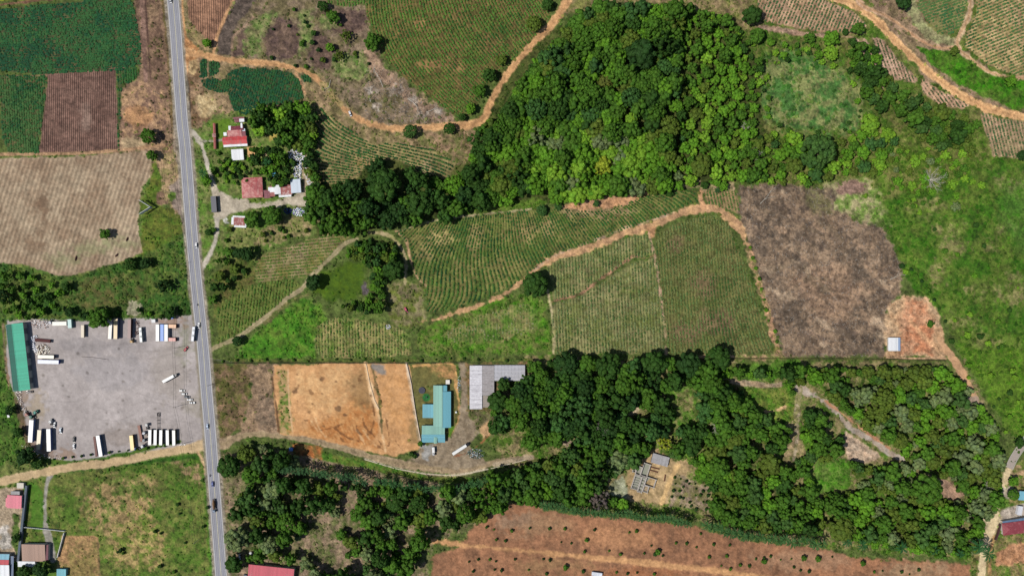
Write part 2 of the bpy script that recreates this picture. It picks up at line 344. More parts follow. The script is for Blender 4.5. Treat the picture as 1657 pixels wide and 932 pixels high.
field([(886, 432), (900, 418), (940, 408), (975, 392), (1050, 378), (1061, 412), (1020, 420), (985, 442), (955, 464), (930, 478), (896, 486)], (134, 130, 88), (98, 106, 58), straight(.04, 1, 4.9), .42,
      'upper plot of pale green crop rows beside the round lone tree', plant=dict(step=1.7, r=.95, h=1.05, c=[(88, 112, 62), (112, 128, 78), (70, 98, 50)], keep=.85))
field([(897, 490), (934, 482), (960, 466), (990, 446), (1025, 424), (1062, 416), (1072, 500), (1078, 572), (900, 573), (893, 520)], (136, 132, 90), (102, 110, 60), straight(.05, 1, 4.9), .4,
      'lower plot of faded crop rows between the lone tree and the dividing path', plant=dict(step=1.7, r=.95, h=1.05, c=[(92, 114, 66), (118, 130, 84), (74, 102, 52)], keep=.85))
rE = Rows([(1070, 400, .08, 1), (1080, 540, .06, 1), (1150, 380, .06, 1), (1130, 480, .05, 1), (1180, 500, .1, 1), (1215, 490, .22, 1), (1225, 540, .35, 1), (1190, 420, .15, 1), (1190, 560, .2, 1), (1240, 560, .45, 1)], 4.9, 3)
field([(1058, 380), (1100, 359), (1150, 348), (1176, 358), (1193, 400), (1213, 450), (1232, 510), (1251, 570), (1180, 573), (1080, 572), (1072, 500)], (108, 106, 64), (88, 96, 50), rE, .34,
      'broad green and brown crop field right of the dividing path', plant=dict(step=1.6, r=1.0, h=1.05, c=[(88, 112, 60), (112, 122, 72), (66, 94, 46)], keep=.9))
for x, y, rx, ry in ((1160, 520, 30, 20), (1110, 540, 26, 16), (1140, 460, 20, 20), (1090, 395, 12, 12)):
    spot(x, y, rx, ry, (132, 104, 84), soft=9, wob=12, a=.5, ns=9)
rG = straight(1, -.1, 4.9)
field([(412, 444), (415, 418), (440, 408), (480, 394), (530, 378), (566, 384), (548, 398), (525, 422), (506, 442), (488, 448), (420, 458)], (146, 132, 98), (116, 112, 62), rG, .3,
      'small plot of level crop rows above the two rut track', plant=dict(step=1.8, r=1.0, h=.5, c=[(92, 116, 48), (78, 108, 40)], keep=.9))
field([(352, 500), (372, 480), (404, 462), (440, 455), (478, 452), (488, 464), (440, 500), (392, 536), (352, 556)], (104, 112, 58), (92, 104, 48), straight(-.12, 1, 4.9), .22,
      'lush crop rows on the highway side of the two rut track', plant=dict(step=1.8, r=1.15, h=1.05, c=[(86, 118, 44), (104, 128, 58), (70, 104, 38)], keep=.85))
poly([(348, 440), (400, 405), (412, 420), (412, 458), (360, 490), (345, 520)], (84, 100, 44), (112, 104, 60), ns=14, k=3, scrub=.8)
poly([(392, 560), (445, 515), (490, 480), (520, 490), (530, 520), (512, 560), (508, 580), (385, 582)], (72, 122, 36), (96, 122, 48), soft=3, wob=8, ns=14, scrub=.7, idn=newid('field', 'vivid green patch of dense crop below the two rut track', 'field'))
field([(508, 562), (512, 525), (545, 512), (580, 520), (620, 520), (655, 535), (668, 572), (600, 580), (520, 578)], (150, 138, 92), (86, 114, 44), straight(.02, 1, 4.9), .3,
      'ragged tan and green crop rows above the bare orange lots', plant=dict(step=1.7, r=1.0, h=1.05, c=[(96, 122, 56), (120, 136, 76), (74, 106, 42)], keep=.7), wob=6)
poly([(672, 560), (690, 520), (740, 512), (800, 484), (858, 475), (886, 490), (893, 570), (700, 578)], (80, 122, 36), (112, 118, 64), soft=4, wob=8, ns=12, k=3, scrub=.9)
field([(720, 545), (730, 530), (760, 520), (800, 500), (846, 490), (866, 500), (866, 535), (820, 548), (740, 556)], (134, 128, 82), (84, 118, 44), straight(.03, 1, 4.9), .15,
      'weedy fading crop patch just below the orange track', plant=dict(step=1.8, r=1.0, h=.5, c=[(96, 124, 54), (132, 136, 92), (70, 104, 40)], keep=.6), wob=10)
# lawn hollow and gully
poly([(520, 440), (560, 428), (590, 422), (588, 470), (575, 490), (530, 486), (505, 474)], (82, 106, 30), (68, 94, 30), soft=5, wob=8, ns=14, tex=.5, scrub=.12)
poly([(625, 460), (680, 455), (690, 505), (690, 525), (640, 530), (620, 495)], (104, 114, 52), (134, 124, 92), soft=4, ns=10, k=3, scrub=.3)
spot(590, 466, 5, 11, (118, 108, 112), (84, 78, 72), soft=1.5, ns=8)
line([(619, 455), (617, 480)], 4, (128, 118, 118), wob=2)
# NE fields
rL = straight(-.42, 1, 5.3)
field([(1222, -60), (1300, -60), (1312, -8), (1350, 5), (1385, 22), (1402, 42), (1396, 56), (1330, 52), (1300, 48), (1240, 36), (1226, 20)], (178, 148, 120), (156, 128, 100), rL, .35,
      'sparse slanting crop rows below the wide dirt road at the top', plant=dict(step=1.6, r=.98, h=1.05, c=[(66, 98, 58), (82, 104, 62)], keep=.88))
field([(1412, 62), (1430, 66), (1452, 95), (1486, 128), (1480, 134), (1440, 128), (1428, 110)], (184, 154, 132), (168, 138, 114), straight(.35, 1, 5.0), .3,
      'narrow strip of crop rows under the bend of the wide dirt road', plant=dict(step=1.6, r=.92, h=1.05, c=[(66, 86, 52), (86, 98, 64)], keep=.75))
field([(1490, 128), (1530, 150), (1572, 172), (1556, 176), (1520, 170), (1494, 150)], (190, 156, 132), (176, 144, 116), straight(.75, 1, 5.2), .3,
      'thin crop strip beside the middle of the wide dirt road', plant=dict(step=1.6, r=.92, h=1.05, c=[(66, 86, 52), (86, 98, 64)], keep=.75))
field([(1583, 180), (1620, 192), (1760, 206), (1760, 250), (1650, 256), (1608, 252), (1598, 220)], (172, 144, 116), (144, 128, 96), straight(.25, 1, 5.2), .3,
      'crop rows below the wide dirt road at the right edge', plant=dict(step=1.6, r=.95, h=1.05, c=[(66, 98, 58), (80, 104, 56)], keep=.8))
field([(1484, -60), (1564, -60), (1563, -5), (1566, 18), (1552, 46), (1534, 58), (1512, 50), (1498, 30), (1486, 14)], (110, 112, 68), (136, 128, 86), straight(1, -.35, 4.6), .2,
      'dense green crop plot in the crook of two dirt tracks', plant=dict(step=1.6, r=1.2, h=.7, c=[(58, 104, 60), (74, 112, 58), (90, 120, 68)], keep=.92))
rM = straight(1, -.42, 5.0)
field([(1580, -60), (1760, -60), (1760, 126), (1640, 122), (1604, 108), (1580, 92), (1560, 72), (1566, 48), (1580, 20)], (184, 158, 118), (152, 136, 92), rM, .35,
      'wide field of slanting rows in the top right corner', plant=dict(step=1.6, r=1.05, h=1.05, c=[(66, 106, 60), (84, 116, 62), (54, 92, 48)], keep=.86))
def inside_burn(x, y):
    return 1205 < x - (y - 300) * .18 and x < 1432 and (x < 1345 or y > 375)
# burnt field and clearing
idb = newid('field', 'burnt brown cleared field beside the orange clearing', 'field')
BURN = [(1195, 302), (1240, 298), (1310, 302), (1345, 305), (1350, 340), (1395, 360), (1430, 366), (1448, 405), (1462, 448), (1455, 478), (1436, 500), (1432, 577), (1268, 577), (1246, 510), (1226, 450), (1206, 395), (1196, 345)]
poly(BURN, (146, 124, 102), (102, 88, 74), soft=3, wob=7, ns=22, k=4, idn=idb)
for P in ([(1230, 440), (1250, 470), (1275, 560), (1300, 577), (1268, 577), (1240, 500)], [(1260, 330), (1330, 320), (1370, 350), (1380, 400), (1330, 400), (1290, 370)], [(1410, 430), (1455, 430), (1450, 480), (1430, 510), (1405, 480)], [(1380, 370), (1430, 375), (1440, 410), (1400, 400)], [(1300, 540), (1370, 550), (1350, 575), (1300, 575)]):
    poly(P, (96, 82, 70), (138, 116, 94), soft=8, wob=16, ns=9, k=4, a=.75)
poly([(1280, 450), (1350, 420), (1400, 470), (1370, 520), (1320, 520)], (178, 146, 118), (140, 114, 94), soft=12, wob=16, ns=9, k=4, a=.6)
poly([(1300, 300), (1335, 310), (1345, 345), (1310, 340)], (116, 116, 72), soft=8, wob=10, a=.6, ns=9)
idc = newid('ground', 'bare orange earth clearing around the small white shed', 'clearing')
CLR = [(1440, 492), (1458, 480), (1496, 480), (1516, 500), (1524, 530), (1534, 562), (1530, 577), (1434, 578), (1430, 530)]
poly(CLR, (196, 166, 132), (178, 142, 108), soft=2, wob=5, ns=14, idn=idc)
poly([(1462, 488), (1494, 486), (1510, 512), (1512, 545), (1505, 574), (1456, 572), (1456, 520)], (190, 130, 96), (194, 150, 118), soft=5, wob=8, ns=14, k=3)
line([(1474, 520), (1496, 545), (1520, 566)], 6, (222, 178, 136), soft=4, a=.7)
for i in range(60):
    x = random.uniform(1200, 1440); y = random.uniform(305, 570); L_ = random.uniform(8, 40)
    if inside_burn(x, y): line([(x, y), (x + L_ * .5, y + L_ * random.uniform(.1, .5)), (x + L_, y + L_ * random.uniform(.3, .9))], random.uniform(1.5, 7), random.choice([(86, 74, 64), (96, 82, 72), (182, 160, 134), (170, 142, 116), (120, 104, 84)]), wob=9, soft=2.5, a=.6)
line([(1210, 396), (1226, 450), (1240, 500), (1254, 555), (1262, 577)], 9, (188, 146, 116), (134, 122, 82), wob=5, ns=9, k=3, scrub=.35)
poly([(1110, 575), (1262, 572), (1262, 584), (1110, 582)], (190, 152, 122), (112, 122, 66), wob=3, ns=9, k=3)
line([(1434, 580), (1530, 580)], 4, (206, 168, 134), wob=1)

# ---------------------------------------------------------------- tracks
idd = newid('dirt_road', 'orange dirt road winding from the highway to the hill field', 'dirt road')
line([(296, 86, 20), (312, 86, 12), (340, 92, 9), (380, 99, 9), (430, 103, 9), (476, 110, 8.5), (505, 122, 8.5), (526, 142, 7.5), (546, 166, 5), (562, 180, 8.5), (590, 198, 9.5), (630, 208, 9.5), (680, 207, 9.5), (730, 204, 11), (764, 202, 12), (784, 191, 11), (792, 170, 10), (808, 140, 10),
      (827, 113, 11), (845, 90, 11), (863, 70, 12), (884, 50, 12), (902, 28, 12), (918, 2, 13), (936, -30, 13), (960, -80, 13)], 9, (212, 168, 122), (192, 150, 108), wob=3.4, ns=9, k=3.4, idn=idd, tex=.7, ruts=(184, 140, 98))
line([(522, 136), (540, 158), (552, 170)], 8, (168, 146, 104), (132, 118, 76), wob=5, ns=7, scrub=.6)
idd = newid('dirt_road', 'wide pale dirt road crossing the upper right corner', 'dirt road')
line([(1240, -70), (1300, -22, 13), (1345, -4, 13), (1386, 10, 13), (1420, 37, 12), (1450, 68, 11), (1480, 96, 12), (1520, 130, 12), (1560, 157, 13), (1600, 176, 14), (1660, 191, 13), (1760, 205)], 12, (230, 186, 136), (212, 166, 120), wob=3.4, ns=9, k=3.4, idn=idd, tex=.7, ruts=(184, 140, 98))
idd = newid('dirt_road', 'narrow tan track looping round the corner crop fields', 'dirt road')
line([(1380, -10, 9), (1400, 12, 8), (1430, 24, 6), (1462, 45, 6), (1490, 66, 6), (1516, 77, 6), (1548, 78, 6)], 6, (202, 168, 138), (184, 148, 120), wob=3.4, ns=9, k=3.4, idn=idd, tex=.7, ruts=(184, 140, 98))
line([(1568, -60), (1570, 10, 9), (1562, 40, 9), (1550, 62, 9), (1552, 80, 8), (1572, 96, 5), (1600, 116, 5), (1640, 126, 6), (1700, 124)], 7, (204, 176, 142), (188, 158, 126), wob=3.4, ns=9, k=3.4, idn=idd, tex=.7, ruts=(184, 140, 98))
idd = newid('dirt_road', 'orange earth track climbing between the central crop fields', 'dirt road')
line([(684, 520, 3), (705, 517, 7), (735, 507, 6), (775, 494, 6), (812, 478, 6), (842, 458, 6), (862, 440, 8), (890, 420, 10), (930, 407, 12), (970, 394, 11), (1010, 378, 13), (1050, 366, 13), (1090, 350, 11), (1125, 338, 13), (1155, 338, 13), (1180, 352, 14), (1198, 372, 15), (1208, 394, 8)], 9, (208, 168, 122), (182, 144, 110), wob=5, ns=9, k=3.6, idn=idd, tex=.8, ruts=(186, 148, 112))
line([(862, 440), (890, 418), (930, 401), (970, 386), (1010, 370), (1050, 358), (1090, 344)], 2.5, (168, 142, 124), (206, 176, 140), wob=3, ns=8, k=4)
line([(1137, 300, 4), (1133, 318, 6), (1138, 334, 10)], 5, (196, 152, 114), wob=2)
poly([(900, 334), (930, 328), (960, 322), (1000, 318), (1040, 310), (1060, 310), (1030, 326), (990, 336), (940, 340)], (204, 156, 116), (182, 142, 112), wob=5, ns=10, scrub=.1)
poly([(1060, 306), (1128, 292), (1150, 300), (1188, 298), (1186, 308), (1140, 306), (1124, 304), (1070, 312)], (186, 156, 128), (140, 134, 92), wob=5, ns=9, k=3, scrub=.2)
poly([(1045, 368), (1062, 366), (1060, 384), (1050, 386)], (198, 152, 112), wob=2)
line([(1050, 378), (1060, 420), (1068, 470), (1076, 530), (1078, 572)], 3.2, (190, 158, 130), (150, 136, 100), wob=2.5, ns=9, k=3)
line([(893, 488), (925, 480), (945, 472), (968, 454), (992, 438), (1010, 424), (1026, 415), (1045, 418), (1060, 412)], 3, (176, 136, 108), (128, 98, 74), wob=3, ns=8, k=4)
line([(884, 462), (890, 490), (896, 530), (896, 572)], 3.2, (196, 180, 142), (150, 146, 96), wob=2, ns=9, k=3)
line([(641, 374), (658, 392), (664, 420), (676, 450), (690, 462)], 2.6, (184, 152, 116), wob=2.5)
line([(645, 374), (690, 360), (730, 352), (800, 345), (860, 338)], 2, (170, 156, 122), wob=3)
idd = newid('path', 'two rut field track from the highway to the tree clump', 'path')
line([(336, 572, 5), (348, 562, 6), (385, 546), (415, 524), (440, 506), (466, 482), (488, 468), (500, 452), (515, 436), (538, 414), (556, 396), (578, 386, 4)], 6.5, (184, 166, 136), (164, 148, 116), wob=1.2, ns=12, idn=idd, tex=.5, ruts=(126, 124, 80))
line([(430, 522), (470, 488), (500, 476)], 5, (124, 116, 76), (84, 96, 46), wob=4, ns=9, scrub=.4)
idd = newid('path', 'sandy loop path round the tree clump', 'path')
line([(598, 377, 4), (616, 377, 6), (634, 384, 6), (648, 400, 5), (656, 420, 4.5), (656, 445, 5), (655, 460, 4)], 5, (190, 172, 136), (148, 142, 94), wob=2, ns=8, k=3, idn=idd, tex=.5)
idd = newid('dirt_road', 'orange track dropping from the clearing into the wood', 'dirt road')
line([(1518, 548, 8), (1536, 572, 11), (1550, 592, 14), (1562, 612, 12), (1574, 636, 8), (1582, 656, 10)], 10, (204, 162, 124), (186, 150, 116), wob=3, ns=12, idn=idd, tex=.5)
line([(345, 583), (480, 583.5), (860, 582)], 5, (116, 122, 62), (66, 84, 38), wob=3, ns=9, k=3, scrub=.5)
line([(345, 586), (660, 586.5), (860, 586)], 2.4, (58, 66, 34), wob=1.5)
line([(1110, 581), (1300, 580), (1530, 583)], 3, (74, 82, 40), (98, 98, 50), wob=1.5, scrub=.3)

# ---------------------------------------------------------------- settlement by the highway
poly([(304, 215), (345, 190), (400, 175), (510, 170), (512, 300), (520, 360), (470, 392), (420, 402), (350, 430), (335, 440), (322, 400), (312, 300)], (92, 124, 50), (122, 126, 76), ns=12, k=3, scrub=.35)
poly([(343, 196), (372, 192), (375, 222), (360, 226), (360, 240), (343, 242)], (96, 128, 44), (108, 124, 52), wob=2, scrub=.05, tex=.5)
poly([(415, 375), (470, 350), (520, 350), (500, 380), (440, 395), (405, 400)], (158, 138, 104), (126, 128, 76), ns=9, k=3, scrub=.25)
poly([(374, 364), (420, 372), (412, 400), (372, 402)], (142, 140, 88), (112, 124, 66), ns=9, k=3, scrub=.2)
spot(410, 300, 0.1, 0.1, (90, 90, 60))
line([(308, 300), (313, 330), (322, 400)], 8, (120, 112, 66), (92, 110, 50), wob=3, ns=9, scrub=.4)
ids_ = newid('path', 'grey gravel lane beside the highway serving the red roofed houses', 'path')
line([(311, 214, 8), (322, 226, 8), (328, 240, 6), (334, 262, 6), (340, 282, 7), (346, 300, 8), (352, 330, 14), (351, 362, 8), (349, 388, 6), (340, 410, 6), (330, 428, 8), (324, 440, 7)], 6, (204, 194, 178), (186, 176, 160), wob=1.6, ns=10, idn=ids_, tex=.5)
poly([(340, 292), (352, 306), (378, 322), (392, 322), (405, 320), (440, 328), (470, 318), (500, 305), (515, 318), (500, 335), (460, 332), (410, 338), (376, 346), (362, 354), (346, 352), (345, 320)], (200, 188, 168), (180, 168, 148), wob=4, ns=10, idn=ids_, tex=.5)
poly([(402, 322), (432, 322), (430, 330), (412, 330)], (100, 122, 50), scrub=.4)
line([(318, 229), (345, 228.5), (366, 226)], 3, (186, 178, 164), (150, 150, 112), wob=.8, idn=None)
spot(366, 356, 2.5, 2.5, (220, 218, 210))
poly([(492, 228), (508, 300), (522, 335), (512, 345), (492, 320), (487, 280)], (190, 170, 140), (160, 146, 120), wob=4, ns=8, k=3)
poly([(400, 240), (413, 237), (415, 256), (402, 259)], (206, 164, 116), (188, 150, 110), soft=1, wob=1)
spot(436, 248, 9, 6, (150, 134, 104), soft=2); spot(440, 222, 6, 4, (190, 170, 96), soft=2)

# ---------------------------------------------------------------- truck yard
idy = newid('gravel_yard', 'large grey gravel lorry park beside the highway', 'gravel yard')
YARD = [(12, 520), (60, 517), (140, 519), (200, 514), (255, 516), (312, 508), (322, 560), (330, 640), (336, 712), (300, 722), (240, 730), (180, 741), (120, 748), (84, 742), (66, 735), (48, 728), (40, 690), (34, 660), (22, 634), (8, 600)]
poly(YARD, (188, 179, 175), (172, 163, 159), soft=1.5, wob=3, ns=40, idn=idy, tex=.22)
for x, y, rx, ry, c, a in ((180, 600, 60, 28, (166, 160, 160), .5), (275, 600, 30, 50, (158, 148, 138), .5), (60, 660, 14, 26, (168, 152, 128), .7), (205, 705, 40, 14, (138, 124, 112), .5), (100, 735, 30, 8, (150, 122, 100), .7), (60, 722, 16, 10, (140, 112, 90), .7),
                         (300, 550, 8, 40, (128, 132, 100), .5), (280, 520, 24, 7, (156, 124, 102), .7), (160, 560, 70, 12, (146, 140, 140), .5), (36, 640, 12, 10, (150, 124, 100), .6), (315, 655, 12, 20, (138, 130, 104), .4)):
    spot(x, y, rx, ry, c, soft=8, wob=16, a=a, ns=9)
for i in range(26):
    x = random.uniform(70, 300); y = random.uniform(560, 700)
    line([(x, y), (x + random.uniform(10, 50), y + random.uniform(-6, 10)), (x + random.uniform(50, 90), y + random.uniform(-16, 16))], 1.6, random.choice([(138, 130, 126), (168, 160, 156)]), wob=1, a=.35)
for i in range(40):
    spot(random.uniform(70, 315), random.uniform(525, 735), random.uniform(1, 3), random.uniform(1, 2.4), random.choice([(104, 96, 90), (120, 110, 100), (92, 84, 78)]), soft=1.2, a=.6, wob=3)
poly([(-40, 515), (8, 520), (8, 600), (22, 634), (30, 665), (40, 700), (46, 735), (20, 745), (-40, 760)], (74, 112, 40), (88, 108, 48), ns=14, scrub=.7)
poly([(20, 634), (34, 655), (44, 690), (50, 725), (62, 742), (46, 740), (34, 700), (26, 665)], (120, 100, 80), (90, 80, 58), wob=5, ns=8, k=4, scrub=.4)
line([(5, 525), (8, 570), (15, 630)], 4, (156, 124, 104), (120, 110, 80), wob=2)
line([(62, 745, 8), (130, 748, 7), (200, 735, 7), (260, 720, 6), (292, 714, 3)], 7, (70, 106, 38), (86, 110, 44), wob=2.5, scrub=.5)
line([(0, 775, 4), (100, 757, 3), (200, 746, 3)], 3, (96, 112, 58), wob=3)
# south west
poly([(40, 780), (110, 766), (330, 735), (345, 830), (356, 1020), (-100, 1020), (-100, 800)], (82, 110, 42), (112, 118, 62), ns=22, k=3.5, scrub=.22)
poly([(150, 790), (190, 770), (250, 780), (240, 840), (220, 880), (200, 900), (160, 860), (130, 830), (125, 800)], (166, 142, 100), (98, 116, 54), soft=9, wob=16, ns=12, k=4.5, scrub=.15)
poly([(190, 850), (240, 830), (270, 870), (260, 920), (200, 920), (165, 900)], (160, 140, 94), (104, 118, 54), soft=6, wob=16, ns=9, k=4.5, scrub=.15)
poly([(278, 745), (325, 740), (330, 780), (300, 770)], (170, 142, 108), (104, 116, 58), soft=5, wob=14, ns=9, k=4.5)
line([(300, 750), (330, 760), (345, 940)], 9, (78, 118, 40), (88, 116, 44), wob=4, scrub=.4)
line([(70, 765), (180, 752), (320, 738)], 8, (60, 98, 32), wob=3, scrub=.5)
line([(36, 790), (60, 800), (60, 850)], 22, (78, 122, 40), (90, 122, 48), wob=4, scrub=.2, tex=.5)
poly([(100, 866), (160, 867), (163, 960), (92, 960), (92, 905)], (172, 136, 98), (132, 118, 74), soft=1, wob=2, ns=14, k=3, scrub=.08)
poly([(118, 900), (150, 900), (160, 940), (110, 940)], (128, 118, 70), soft=8, wob=14, a=.7, ns=9)
line([(120, 862), (132, 835), (150, 812)], 2.4, (120, 118, 62), wob=1.5); line([(158, 868), (162, 940)], 1.6, (110, 96, 66), wob=1)
poly([(-100, 788), (8, 790), (36, 786), (40, 800), (33, 860), (28, 905), (-100, 905)], (178, 158, 132), (158, 142, 120), ns=14, wob=3)
poly([(0, 850), (14, 846), (18, 885), (0, 890)], (190, 182, 172), (150, 144, 132), ns=7, k=4)
poly([(20, 832), (33, 828), (28, 900), (20, 880)], (84, 104, 48), wob=5, scrub=.6)
idp = newid('path', 'grey gravel drive leading down to the brown roofed house', 'path')
line([(82, 768, 7), (76, 782, 6), (73, 810, 5.5), (74, 850, 7), (76, 862, 12), (82, 885, 12), (86, 905, 10)], 6, (168, 162, 154), (150, 146, 134), wob=1.5, ns=9, idn=idp, tex=.5)
idd = newid('dirt_road', 'cream coloured dirt road below the truck yard', 'dirt road')
line([(-100, 802), (0, 779), (60, 766), (120, 755), (180, 748), (240, 737), (290, 728, 13), (322, 722, 18), (338, 716, 24)], 13, (210, 184, 146), (196, 170, 132), wob=2.4, ns=12, idn=idd, tex=.45, ruts=(196, 170, 132))
line([(320, 730), (328, 745), (332, 765)], 5, (196, 166, 126), wob=3)

# ---------------------------------------------------------------- middle lots
poly([(342, 588), (405, 588), (410, 630), (392, 690), (362, 712), (350, 705)], (98, 96, 52), (130, 106, 82), ns=10, k=3.5, scrub=.35)
line([(338, 600), (346, 690), (350, 712)], 5, (74, 104, 38), wob=2, scrub=.3)
poly([(402, 590), (448, 590), (442, 640), (452, 706), (400, 705), (370, 715), (392, 690), (405, 640)], (162, 136, 108), (138, 116, 94), ns=12, k=3, scrub=.08)
poly([(418, 630), (446, 640), (450, 698), (420, 690), (412, 655)], (122, 106, 88), (150, 126, 104), soft=6, wob=12, ns=9, k=3)
idl = newid('ground', 'bare orange building lots with erosion gullies', 'bare lot')
LOTS = [(444, 592), (520, 588), (598, 588), (664, 588), (668, 640), (682, 725), (640, 738), (600, 732), (560, 722), (500, 710), (452, 706), (442, 640)]
poly(LOTS, (218, 170, 122), (198, 150, 104), soft=1.5, wob=3, ns=20, idn=idl, tex=.4)
poly([(450, 600), (464, 596), (470, 640), (472, 704), (456, 704)], (104, 126, 56), (186, 154, 112), soft=3, wob=8, ns=9, k=4, scrub=.3)
line([(466, 598), (468, 650), (474, 704)], 2.4, (214, 178, 136), wob=1)
line([(440, 610), (446, 650), (452, 705)], 2, (112, 84, 60), wob=2)
poly([(575, 640), (600, 655), (612, 690), (605, 725), (560, 718), (500, 706), (470, 700), (500, 690), (545, 672)], (188, 128, 78), (210, 158, 106), soft=6, wob=10, ns=9, k=3)
poly([(490, 630), (520, 640), (530, 610), (560, 605), (575, 640), (590, 600), (595, 650), (560, 668), (500, 650)], (192, 140, 92), soft=8, wob=14, a=.6, ns=9)
poly([(548, 610), (596, 600), (606, 655), (580, 660), (560, 640)], (132, 112, 76), soft=8, wob=16, a=.55, ns=9)
poly([(480, 600), (560, 596), (570, 640), (540, 665), (500, 660), (478, 640)], (226, 184, 134), (206, 160, 112), soft=8, wob=16, ns=12, k=3, a=.8)
poly([(615, 600), (655, 600), (664, 650), (660, 700), (630, 690), (620, 640)], (220, 170, 120), (208, 156, 104), soft=6, wob=12, ns=12, a=.8)
for _x, _y, _r in ((521, 637, 4), (546, 660, 5), (480, 606, 3), (478, 634, 4), (543, 618, 3), (560, 672, 4), (520, 612, 6)): spot(_x, _y, _r, _r * .7, (104, 76, 56), soft=1.2, wob=5, a=.75)
for _i in range(16):
    _x = 498 + _i * 6; line([(_x, 676 + _i * 1.2 + random.uniform(-4, 4)), (_x + 6, 690 + _i), (_x + 14 + random.uniform(0, 6), 704 + _i * 1.1)], random.uniform(.8, 2), random.choice([(232, 196, 150), (176, 116, 68), (150, 98, 60)]), wob=2.5, soft=1, a=.6)
line([(592, 588), (598, 620), (604, 645), (612, 665, 5), (618, 700, 4), (624, 730, 3)], 7, (226, 180, 128), (240, 206, 164), wob=2)
line([(602, 592), (608, 620), (614, 650), (618, 700)], 4, (92, 92, 54), (150, 118, 84), wob=3, ns=7, scrub=.4)
poly([(604, 590), (622, 590), (622, 606), (610, 606)], (150, 140, 130), soft=3, wob=6)
for P in ([(562, 672), (574, 680), (580, 700), (600, 705), (612, 722), (620, 726)], [(586, 676), (592, 692), (606, 706), (622, 722), (630, 715), (625, 680), (618, 655)], [(536, 690), (560, 706), (580, 714)], [(545, 700), (556, 714)], [(640, 712), (648, 724), (660, 734)], [(600, 640), (606, 672), (600, 700)], [(520, 696), (545, 690), (566, 676)]):
    line(P, 1.1, (104, 68, 44), wob=3.5, soft=.7, a=.7)
line([(658, 588), (664, 620), (670, 660), (677, 700), (682, 722)], 5, (228, 206, 180), (200, 172, 140), wob=1.5)
poly([(662, 660), (676, 680), (680, 715), (664, 715)], (128, 112, 72), soft=4, wob=10, a=.6, scrub=.3)
for i in range(22):
    spot(random.uniform(478, 590), random.uniform(598, 690), random.uniform(1.2, 3.2), random.uniform(1, 2.4), (128, 92, 62), soft=1, a=.7, wob=4)
idh = newid('ground', 'worn olive lawn around the turquoise roofed building', 'lawn')
poly([(664, 588), (733, 586), (740, 620), (743, 660), (738, 690), (726, 708), (700, 716), (684, 722), (676, 680), (668, 630)], (120, 112, 66), (104, 102, 60), soft=1, wob=2, ns=14, idn=idh, tex=.6, scrub=.08)
line([(668, 592), (700, 590), (732, 590), (738, 625), (744, 665), (738, 690), (730, 704)], 4, (218, 172, 112), (190, 150, 104), wob=2.5, ns=8, k=3)
poly([(690, 590), (732, 592), (734, 612), (722, 612), (704, 602)], (196, 150, 102), (132, 118, 70), soft=4, wob=8, ns=8, k=3)
spot(690, 643, 6.5, 6.5, (54, 118, 62), soft=1, wob=1)
poly([(726, 690), (738, 688), (730, 708), (724, 706)], (86, 126, 40), wob=3, scrub=.3)
idg = newid('dirt_road', 'brown gravel road passing below the bare orange lots', 'dirt road')
line([(346, 716, 16), (362, 718, 18), (386, 706, 10), (420, 702, 9), (452, 706, 9), (500, 712, 8.5), (540, 722, 9), (580, 732, 9), (620, 744, 11), (660, 752, 14), (700, 756, 16), (740, 758, 15), (780, 753, 11), (820, 744, 9), (860, 739, 8)], 10, (180, 158, 128), (162, 140, 114), wob=3, ns=9, k=3.2, idn=idg, tex=.7, ruts=(146, 130, 98))
poly([(744, 588), (756, 588), (758, 670), (790, 690), (770, 705), (760, 720), (790, 750), (740, 760), (690, 752), (660, 745), (684, 722), (728, 708), (742, 680), (746, 640)], (158, 142, 120), (138, 122, 100), wob=3, ns=9, k=3, idn=idg, tex=.6)
poly([(684, 718), (702, 716), (704, 735), (690, 742), (682, 732)], (170, 168, 164), (150, 146, 138), soft=2)
line([(590, 742), (640, 757), (690, 766), (740, 768), (790, 758)], 2, (216, 200, 172), wob=1.5)
line([(736, 738), (760, 730), (785, 710), (800, 690)], 3, (158, 102, 70), wob=3)
poly([(758, 662), (800, 660), (805, 700), (770, 700)], (140, 128, 98), (100, 100, 62), ns=8, k=3, scrub=.4)
poly([(776, 690), (792, 680), (794, 700), (780, 712)], (196, 160, 120), wob=4)
poly([(755, 588), (860, 586), (860, 600), (800, 640), (800, 668), (757, 662)], (110, 104, 62), (150, 120, 88), ns=9, k=3, scrub=.2)
line([(480, 727, 6), (520, 736, 12), (560, 746, 14), (620, 758, 12), (680, 772, 10), (760, 778, 10), (800, 770, 8)], 12, (76, 116, 40), (110, 118, 56), wob=4, ns=10, k=3, scrub=.35)
poly([(470, 716), (520, 724), (520, 742), (480, 736)], (178, 112, 66), (120, 100, 58), wob=5, ns=7, k=3)
# ---------------------------------------------------------------- south east wood clearings
poly([(1040, 640), (1120, 615), (1150, 640), (1150, 690), (1100, 700), (1060, 680)], (86, 122, 44), (132, 122, 84), ns=10, k=3, scrub=.6)
poly([(1200, 622), (1290, 628), (1282, 680), (1240, 690), (1190, 660)], (84, 124, 42), (120, 126, 62), ns=10, scrub=.5)
poly([(1200, 590), (1290, 582), (1300, 600), (1250, 615), (1200, 612)], (84, 118, 44), ns=10, scrub=.6)
poly([(1250, 690), (1290, 680), (1300, 730), (1270, 740)], (176, 152, 120), (140, 132, 88), wob=5, ns=9, k=3, scrub=.2)
poly([(1320, 740), (1380, 745), (1370, 790), (1310, 800)], (84, 134, 40), (104, 128, 60), ns=10, scrub=.5)
poly([(1368, 698), (1384, 706), (1412, 728), (1425, 738), (1400, 750), (1372, 742), (1364, 720)], (208, 178, 150), (184, 164, 142), wob=4, ns=9)
line([(1238, 666), (1254, 664), (1270, 658)], 5, (206, 172, 128), wob=3)
